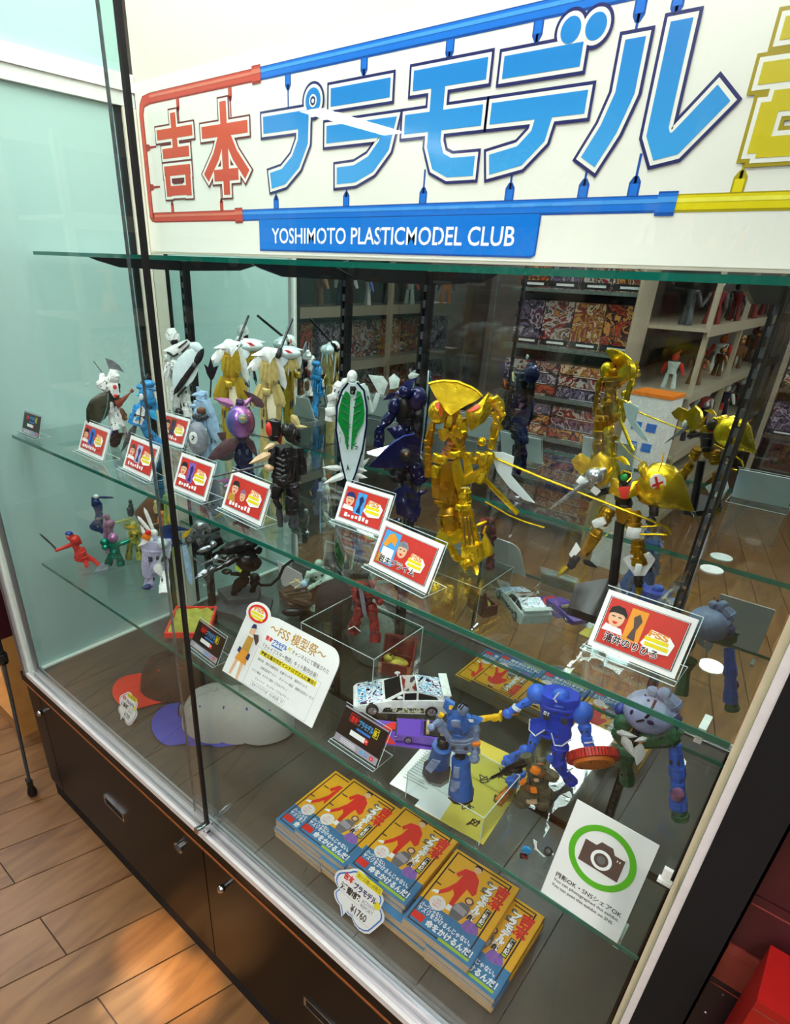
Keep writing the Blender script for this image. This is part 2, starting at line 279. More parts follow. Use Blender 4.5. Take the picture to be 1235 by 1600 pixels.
# wooden floor tiles: rows run out from the case front, each tile a piece of its own
pa = math.radians(74); pd = Vector((math.cos(pa), math.sin(pa))); PW, PL = .168, 1.05
n = 0
tile = MB(); e = .0022
tv = [(e, 0), (PW-e, 0), (PW-e+pd.x*(PL-.004), pd.y*(PL-.004)), (e+pd.x*(PL-.004), pd.y*(PL-.004))]
tile.add([(x, y, -.006) for x, y in tv]+[(x, y, 0) for x, y in tv], [(3, 2, 1, 0), (4, 5, 6, 7), (0, 1, 5, 4), (1, 2, 6, 5), (2, 3, 7, 6), (3, 0, 4, 7)])
tmesh = tile.mesh('tile', 'floor_wood', False)
for j in range(-6, 2):
    for i in range(-11, 24):
        y = j*PL*pd.y-.26-(i % 2)*.5*PL*pd.y; x = .37+i*PW+(y+.26)/pd.y*pd.x
        if -1.25 < x < 2.5 and -6.2 < y < .1: link('tile', tmesh, fl, (x, y, 0)); n += 1
struct(bbox('ceiling', 'ceiling', RX0, RY0, RH, RX1, RY1, RH+.1))
struct(bbox('wall_left', 'shop_wall', RX0-.1, RY0, 0, RX0, RY1, RH)); struct(bbox('wall_right', 'shop_wall', RX1, RY0, 0, RX1+.1, RY1, RH))
struct(bbox('wall_front', 'shop_wall', RX0, RY0-.1, 0, RX1, RY0, RH)); struct(bbox('wall_back', 'shop_wall', RX0, RY1, 0, RX1, RY1+.1, RH))
# ceiling luminaires of the shop
LUM = ('nearest left', 'nearest middle', 'nearest right', 'right front', 'right aisle', 'left aisle', 'far right', 'left of case')
def luminaire(x, y, along, i):
    o = empty('ceiling_light', (x, y, RH), (0, 0, 0 if along else PI/2), LUM[i]+' white rectangular ceiling luminaire of the shop', 'ceiling light', 'ceiling lights of the shop')
    MB().bb(-.62, -.16, -.05, .62, .16, 0).build('housing', 'white_paint', o, False)
    MB().bb(-.59, -.13, -.056, .59, .13, -.0505).build('diffuser', 'lamp_white', o, False)
for i, (x, y, a) in enumerate(((-2.75, -.8, 0), (1.0, -1.4, 0), (2.6, -1.5, 0), (3.6, -.6, 0), (2.4, -3.8, 0), (-2.8, -4.7, 0), (3.4, -3.0, 0), (-1.9, .1, 0))): luminaire(x, y, a, i)
def downlight(x, y, warm, nm_):
    o = empty('downlight', (x, y, RH), (0, 0, 0), nm_+' round ceiling downlight glinting off the glossy surfaces', 'downlight', 'downlights above the left aisle')
    MB().seg((0, 0, -.03), (0, 0, 0), .17, .17, 5, 20).build('ring', 'alu', o); MB().seg((0, 0, -.034), (0, 0, -.0302), .13, .13, 5, 20).build('bulb', 'lamp_warm' if warm else 'lamp_spot', o)
downlight(1.513, -2.05, 0, 'aisle white')
def added_spot(x, y, tx, ty, warm, power, nm_):  # added narrow spots: their floor pools stand in for reflected lamp glints
    o = empty('added_pin_spot', (x, y, RH), (0, 0, 0), nm_+' added pin spotlight making a light patch on the floor before the case', 'spotlight', 'added pin spotlights over the front aisle')
    d_ = (Vector((tx, ty, 0))-Vector((x, y, RH-.10))); q = d_.to_track_quat('-Z', 'Y')
    MB().seg((0, 0, -.02), (0, 0, 0), .08, .08, 5, 16).tube([(0, 0, -.02), (0, 0, -.07)], .008).build('mount', 'black_post', o)
    h_ = MB().seg((0, 0, .05), (0, 0, -.05), .06, .06, [(0, .8), (.2, 1), (1, 1)], 16).build('lamp_head', 'black_post', o); h_.location = (0, 0, -.10); h_.rotation_mode = 'QUATERNION'; h_.rotation_quaternion = q
    l = bpy.data.lights.new('added_pin_beam', 'SPOT'); l.energy = power; l.spot_size = math.radians(4.6); l.spot_blend = .9; l.shadow_soft_size = .01; l.color = (1, .62, .25) if warm else (1, .95, .9)
    lo = link('beam', l, o); d2 = d_.normalized()*.056; lo.location = (d2.x, d2.y, -.10+d2.z); lo.rotation_mode = 'QUATERNION'; lo.rotation_quaternion = q
added_spot(.1, -.9, .69, -.085, 1, 480, 'leftmost warm'); added_spot(.4, -1.0, .86, -.10, 1, 620, 'right warm'); added_spot(.6, -.8, .79, -.20, 0, 420, 'white'); added_spot(.9, -.9, .755, -.125, 0, 90, 'faint white')


# ================================================================== display case
case = empty('display_case', (0, 0, 0), (0, 0, 0), 'long glass showcase with dark base, mirror back and sliding glass doors', 'display case')
bbox('base_body', 'black_panel', -.06, .012, .02, XR+.03, D+.03, ZB-.02, case)
bbox('base_top', 'black_panel', -.06, -.012, ZB-.035, XR+.03, D+.03, ZB-.004, case)
eb = bbox('edge_strip', 'edge_orange', -.06, -.0145, ZB-.040, XR+.03, -.0115, ZB-.036, case)
bbox('toe_kick', 'black_matte', -.06, .004, 0, XR+.03, .02, .072, case)
for x0, x1 in ((-.058, .03), (.034, .888), (.892, 1.745)):
    d_ = bbox('base_panel' if x1 < .1 else 'base_door', 'black_panel', x0, -.004, .078, x1, .0118, ZB-.042, case)
    if x1 > .1:
        xc = x0+.40
        h_ = MB(); h_.bb(xc-.055, -.0075, .285, xc+.055, -.0042, .318); h_.build('pull_frame', 'chrome', d_, False)
        MB().bb(xc-.047, -.0085, .291, xc+.047, -.0076, .312).build('pull_recess', 'black_matte', d_, False)
        xl = x1-.10; lk = MB().seg((xl, -.0042, .431), (xl, -.013, .431), .032, .032, 5, 18).build('lock_ring', 'chrome', d_); MB().seg((xl, -.0131, .431), (xl, -.0145, .431), .020, .020, 5, 16).build('lock_core', 'grey_d', d_)
for x in (.063, .982): MB().seg((x, -.0042, .465), (x, -.02, .465), .012, .012, 5, 12).ball((x, -.024, .465), .010).build('door_knob', 'chrome', case)
# aluminium sliding track at the front edge
bbox('track', 'rail_white', -.01, -.012, ZB-.0035, XR+.01, -.004, ZB+.014, case)
bbox('track', 'alu_pink', -.01, -.0038, ZB-.0035, XR+.01, .028, ZB+.002, case)
for y in (.008, .0245): bbox('track_rib', 'alu', -.01, y, ZB+.0022, XR+.01, y+.003, ZB+.011, case)
bbox('track', 'alu', -.01, .0282, ZB-.0035, XR+.01, .034, ZB+.016, case)
# inner floor of dark boards
for i in range(12):
    x0 = .002+i*.1476; bbox('floor_board', 'case_board', x0, .0345, ZB-.003, x0+.1456, D-.012, Z0, case)
# posts and frame
bbox('corner_post', 'alu', -.034, -.012, ZB-.003, -.014, .03, 2.86, case); bbox('corner_post_seal', 'white_seal', -.0138, -.004, ZB-.003, -.002, .012, 2.86, case)
bbox('corner_post', 'rail_white', XR+.010, -.012, ZB-.003, XR+.018, .03, 2.86, case); bbox('corner_post_seal', 'cream', XR+.0025, .004, ZB+.017, XR+.0065, .016, 2.86, case)
bbox('end_panel', 'black_matte', XR+.0185, -.014, 0, XR+.062, .66, 2.86, case)
bbox('end_glass', 'door_glass', XR+.010, .032, ZB+.02, XR+.015, D-.02, 2.86, case)
bbox('end_seal', 'cream', XR+.005, .034, ZB+.02, XR+.0098, .046, 2.86, case)
bbox('roof', 'white_paint', -.034, -.012, 2.88, XR+.026, D+.03, 2.93, case)
# left end: frosted panes in a pale frame
bbox('frosted_pane', 'frosted', -.018, .032, Z0+.002, -.010, .545, 2.118, case)
bbox('frosted_pane', 'frosted', -.018, .032, 2.19, -.010, .58, 2.86, case)
bbox('frame_bar', 'white_paint', -.022, .03, 2.119, .004, .598, 2.150, case); bbox('frame_bar', 'white_paint', -.022, .03, 2.1505, .010, .598, 2.188, case)
bbox('pane_gasket', 'black_post', -.012, .540, Z0+.002, -.002, .558, 2.118, case)
bbox('frame_stile', 'cream_wall', -.022, .5585, Z0+.002, .004, .599, 2.118, case)
bbox('floor_bead', 'white_seal', -.010, .036, Z0, .004, .556, Z0+.005, case)
# mirror back and the board above it
bbox('mirror_back', 'mirror', .0045, D, Z0+.0005, XR+.009, D+.006, ZT+.006, case)
bbox('back_board', 'cream_wall', .0045, D, ZT+.0065, XR+.009, D+.02, 2.88, case)
# slotted uprights with shelf brackets
for x in (.162, .775, .997, 1.617):
    u = MB().bb(x-.008, D-.012, Z0+.0005, x-.0035, D-.0005, ZT-.010).bb(x+.0035, D-.012, Z0+.0005, x+.008, D-.0005, ZT-.010)
    u = u.build('upright', 'black_post', case, False)
    s = MB()
    for k in range(39): s.bb(x-.0034, D-.0118, Z0+.01+k*.03, x+.0034, D-.001, Z0+.024+k*.03)
    s.build('slot_web', 'grey_d', u, False)
    for z, yf in ((ZT, .31), (Z2, .15), (Z3, .15)):
        poly = [(yf, z-.006), (D-.013, z-.006), (D-.013, z-.034), (D-.2, z-.030), (yf+.03, z-.016)]
        b_ = MB(); nn = len(poly)
        b_.add([(x-.003, y, zz) for y, zz in poly]+[(x+.003, y, zz) for y, zz in poly], [tuple(range(nn)), tuple(range(2*nn-1, nn-1, -1))]+[(i, nn+i, nn+(i+1) % nn, (i+1) % nn) for i in range(nn)])
        b_.build('shelf_bracket', 'black_post' if z == ZT else 'acrylic', case, False)
# sliding glass doors
def door(name, x0, x1, y, label_seal):
    d_ = bbox(name, 'door_glass', x0, y, ZB+.0115, x1, y+.005, 2.85, case)
    return d_
dl = door('sliding_door', -.001, .905, .0005, 0); bbox('edge_seal', 'rubber', .9055, -.001, ZB+.0115, .9135, .0065, 2.85, dl)
lk = MB().seg((.912, -.03, ZB+.045), (.912, .012, ZB+.035), .016, .016, 5, 14).bb(.905, -.012, ZB+.028, .920, .008, ZB+.046).build('door_lock', 'chrome', dl)
dr = door('sliding_door', .838, XR+.001, .017, 0); bbox('edge_strip', 'grey_m', .8368, .0168, ZB+.0115, .8378, .0222, 2.85, dr)
MB().bb(XR-.010, .012, 1.190, XR-.001, .0165, 1.204).bb(XR-.012, .010, 1.183, XR+.002, .0165, 1.188).build('door_clip', 'white_p', dr, False)

for z in (Z2, Z3): MB().bb(XR-.034, .118, z-.030, XR-.026, .124, z-.0092).bb(XR-.034, .1241, z-.012, XR-.026, .15, z-.0092).build('shelf_clip', 'white_p', case, False)
# glass shelves
def shelf(label, x0, x1, y0, y1, z):
    t = .0085; o = empty('glass_shelf', (x0, y0, z-t), (0, 0, 0), label, 'glass shelf', 'glass shelves of the showcase')
    w_, d_ = x1-x0, y1-y0
    MB().bb(.001, .0015, 0, w_-.001, d_-.001, t).build('pane', 'glass', o, False)
    MB().bb(0, 0, .0002, w_, .0014, t-.0002).build('front_edge', 'glass_edge', o, False); MB().bb(0, d_-.0009, .0002, w_, d_, t-.0002).build('back_edge', 'glass_edge', o, False)
    return o
shelf('topmost glass shelf, just under the banner', .012, 1.495, .250, D-.0005, ZT); shelf('short topmost glass shelf piece at the right end', 1.498, XR, .250, D-.0005, ZT)
shelf('middle glass shelf carrying the large robots and red name cards', .012, XR, .100, D-.0005, Z2)
shelf('lowest glass shelf carrying cars, small figures and the white poster', .012, XR, .102, D-.0005, Z3)

# ================================================================== banner
ban = empty('banner', (0, D-.001, 0), (0, 0, 0), 'wide white banner lettered in red, blue and yellow model-kit runners above the shelf', 'banner')
MB().bb(.008, -.0012, ZT+.012, XR+.006, 0, 2.172).build('sheet', 'banner_white', ban, False)
bs = Sheet(ban, -.0013)
def strip(name, mts, x0, x1, zc, h, l=1):
    for mt, k0, k1, dl_ in ((mts[1], -.5, .5, 0), (mts[0], -.36, .42, 1), (mts[2], .05, .28, 2)): bs.rect(name, mt, x0, zc+h*k0, x1, zc+h*k1, l+dl_)
RED, BLU, YEL = ('pipe_red', 'pipe_red_d', 'pipe_red_l'), ('pipe_blue', 'pipe_blue_d', 'pipe_blue_l'), ('pipe_yel', 'pipe_yel_d', 'pipe_yel_l')
zt, zb, ph = 2.133, 1.868, .024
strip('runner_pipe', RED, .075, .485, zt, ph); strip('runner_pipe', BLU, .505, 1.43, zt, ph); strip('runner_pipe', YEL, 1.448, XR, zt, ph)
strip('runner_pipe', RED, .045, .405, zb, ph); strip('runner_pipe', BLU, .425, 1.418, zb, ph); strip('runner_pipe', YEL, 1.438, XR, zb, ph)
for x, z, c in ((.495, zt, RED), (.415, zb, RED), (1.428, zb, BLU), (1.439, zt, BLU)): strip('runner_joint', c, x-.017, x+.012, z, ph*1.35, 4)
bs.rects('runner_pipe', 'pipe_red_d', [(.02, zb, .040, zt-.03)], 1); bs.rects('runner_pipe', 'pipe_red', [(.0235, zb, .0365, zt-.03)], 2)
bs.polys('runner_bend', 'pipe_red_d', [[(.02, zt-.03), (.040, zt-.03), (.048, zt-.016), (.075, zt-.012), (.075, zt+.012), (.042, zt+.008), (.026, zt-.008)]], 1); bs.polys('runner_bend', 'pipe_red', [[(.0235, zt-.03), (.0365, zt-.03), (.046, zt-.012), (.075, zt-.008), (.075, zt+.010), (.044, zt+.005), (.029, zt-.010)]], 2)
bs.polys('runner_bend', 'pipe_red_d', [[(.02, zb), (.04, zb+.012), (.048, zb+.012), (.048, zb-.012), (.03, zb-.010)]], 1)
for xs, z, s_ in (((.134, .346, .548, .767, .967, 1.154, 1.289, 1.371, 1.519), zb+ph/2, 1), ((.195, .399, .592, .804, 1.0, 1.166, 1.325, 1.377, 1.56), zt-ph/2, -1)):
    for x in xs:
        c = RED if x < .46 else BLU if x < 1.44 else YEL
        w2 = .0065 if c is RED else .009
        o_ = bs.polys('gate', c[1], [[(x-w2, z), (x+w2, z), (x+w2, z+s_*.018), (x+w2*.4, z+s_*.026), (x-w2*.4, z+s_*.026), (x-w2, z+s_*.018)], [(x-.002, z), (x+.002, z), (x+.002, z+s_*.055), (x-.002, z+s_*.055)]], 1)
        bs.polys('gate', c[0], [[(x-w2*.7, z), (x+w2*.7, z), (x+w2*.7, z+s_*.016), (x-w2*.7, z+s_*.016)]], 2)
for z in (1.94, 2.03): bs.polys('gate', 'pipe_red_d', [[(.04, z-.008), (.052, z-.007), (.056, z-.003), (.085, z-.002), (.085, z+.002), (.056, z+.003), (.052, z+.007), (.04, z+.008)]], 1)
def stroke_polys(pts, w_):
    ps = [Vector(p) for p in pts]; out = []; L_ = []; R_ = []
    for i, p in enumerate(ps):
        a = (ps[i]-ps[i-1]).normalized() if i else None; b = (ps[i+1]-ps[i]).normalized() if i < len(ps)-1 else None
        t = ((a or b)+(b or a)).normalized(); nn = Vector((-t.y, t.x)); k = 1
        if a and b: k = 1/max(.5, nn.dot(Vector((-a.y, a.x))))
        e_ = Vector((0, 0))
        if not a: e_ = -t
        if not b: e_ = t
        L_.append((p, nn*k, e_)); 
    return L_
def glyph(name, strokes, box, w_, inks, circles=(), ext=(0, 1, 1)):
    x0, z0, x1, z1 = box
    for layer, (mt, gr) in enumerate(inks):
        mb = MB(); y = bs.yy(5+layer)
        for si, st in enumerate(strokes):
            y = bs.yy(5+layer+.05*si); ww = w_; st_ = st
            if isinstance(st, dict): ww = st['w']; st_ = st['p']
            pts = [(x0+u*(x1-x0), z0+v*(z1-z0)) for u, v in st_]
            S_ = stroke_polys(pts, ww); h = ww/2+gr
            q = [(p+e_*gr+nn*h, p+e_*gr-nn*h) for p, nn, e_ in S_]
            for i in range(len(q)-1): mb.add([(v.x, y-.000004*(i%2), v.y) for v in (q[i][1], q[i+1][1], q[i+1][0], q[i][0])], [(0, 1, 2, 3)])
        for ci, (cx, cz, r) in enumerate(circles):
            y = bs.yy(5+layer+.6+.05*ci); n_ = 28; X, Z = x0+cx*(x1-x0), z0+cz*(z1-z0)
            mb.add([(X+(r+gr)*math.cos(2*PI*i/n_), y, Z+(r+gr)*math.sin(2*PI*i/n_)) for i in range(n_)], [tuple(range(n_))])
        mb.build(name if not layer else name+'_fill', mt, ban, False)
BI = (('ink_navy', .0105), ('banner_white', .0058), ('ink_blue', 0)); RI = (('ink_maroon', .0095), ('banner_white', .0060), ('ink_red', 0)); YI = (('ink_dyellow', .0105), ('banner_white', .0058), ('ink_yellow', 0))
zl, zh = 1.925, 2.085
glyph('character', [[(.5, 1.06), (.5, .52)], [(.02, .80), (.98, .80)], [(.14, .54), (.86, .54)], [(.22, .36), (.22, -.06)], [(.78, .36), (.78, -.06)], [(.14, .30), (.86, .30)], [(.22, .02), (.78, .02)]], (.092, zl, .252, zh), .022, RI)
glyph('character', [[(.5, 1.08), (.5, -.08)], [(.02, .74), (.98, .74)], [(.46, .7), (.30, .42), (.06, .16)], [(.54, .7), (.70, .42), (.94, .16)], [(.24, .18), (.76, .18)]], (.283, zl, .462, zh), .024, RI)
glyph('character', [[(.0, .72), (.72, .72), (.71, .48), (.58, .26), (.36, .10), (.12, .06)]], (.512, zl, .690, zh), .031, BI, [(.88, .90, .022)])
glyph('character', [[(.06, .90), (.93, .90)], [(.0, .52), (.93, .52), (.88, .34), (.70, .16), (.46, .07), (.18, .06)]], (.708, zl, .885, zh), .030, BI)
glyph('character', [[(.08, .92), (.95, .92)], [(.0, .52), (.95, .52)], [(.40, .92), (.40, .30), (.47, .13), (.62, .06), (.92, .06)]], (.912, zl, 1.090, zh), .030, BI)
glyph('character', [[(.08, .90), (.86, .90)], [(.0, .52), (.98, .52)], [(.60, .52), (.55, .28), (.38, .12), (.05, .06)]], (1.098, zl, 1.272, zh), .030, BI, [(.72, 1.10, .0165), (.95, 1.09, .0165)])
glyph('character', [[(.23, .95), (.23, .55), (.15, .28), (.02, .02)], [(.56, 1.02), (.56, .22), (.62, .10), (.72, .12), (.99, .46)]], (1.285, zl, 1.470, zh), .030, BI)
glyph('character', [[(.05, .84), (.55, .84)], [(.0, .56), (.58, .56)], [(.10, .36), (.10, .0)], [(.50, .36), (.50, .0)], [(.10, .36), (.50, .36)], [(.10, .04), (.50, .04)], [(.30, 1.05), (.30, .84)], [(.72, .95), (.72, -.05)], [(.72, .92), (.98, .92), (.88, .66), (.98, .40), (.92, .24), (.80, .22)]], (1.508, zl, 1.735, zh), .024, YI)
bs.disc('ring_mark', 'banner_white', .512+.88*.178, zl+.9*(zh-zl), .011, None, 9); bs.ring('ring_mark', 'ink_navy', .512+.88*.178, zl+.9*(zh-zl), .004, .0075, 10, 24)
for x in (.148, ): bs.rect('counter', 'ink_maroon', .150, 1.943, .194, 1.955, 9)
bs.polys('tag_plate', 'pipe_blue_d', [[(.487, 1.792), (1.214, 1.790), (1.222, 1.795), (1.222, 1.858), (.487, 1.858)]], 4)
bs.polys('tag_plate', 'tag_blue', [[(.4895, 1.795), (1.213, 1.793), (1.2195, 1.797), (1.2195, 1.858), (.4895, 1.858)]], 5)
bs.text('lettering', 'YOSHIMOTO PLASTICMODEL CLUB', 'print_white', .532, 1.808, .032, 6, w=.645, bold=.012)
bs.rects('stencil_gap', 'tag_blue', [(.532+.645*k/54.0-.0009, 1.808, .532+.645*k/54.0+.0009, 1.84) for k in (5, 7.4, 13.5, 15.8, 27.8, 35.9, 40.2, 49.8)], 7)
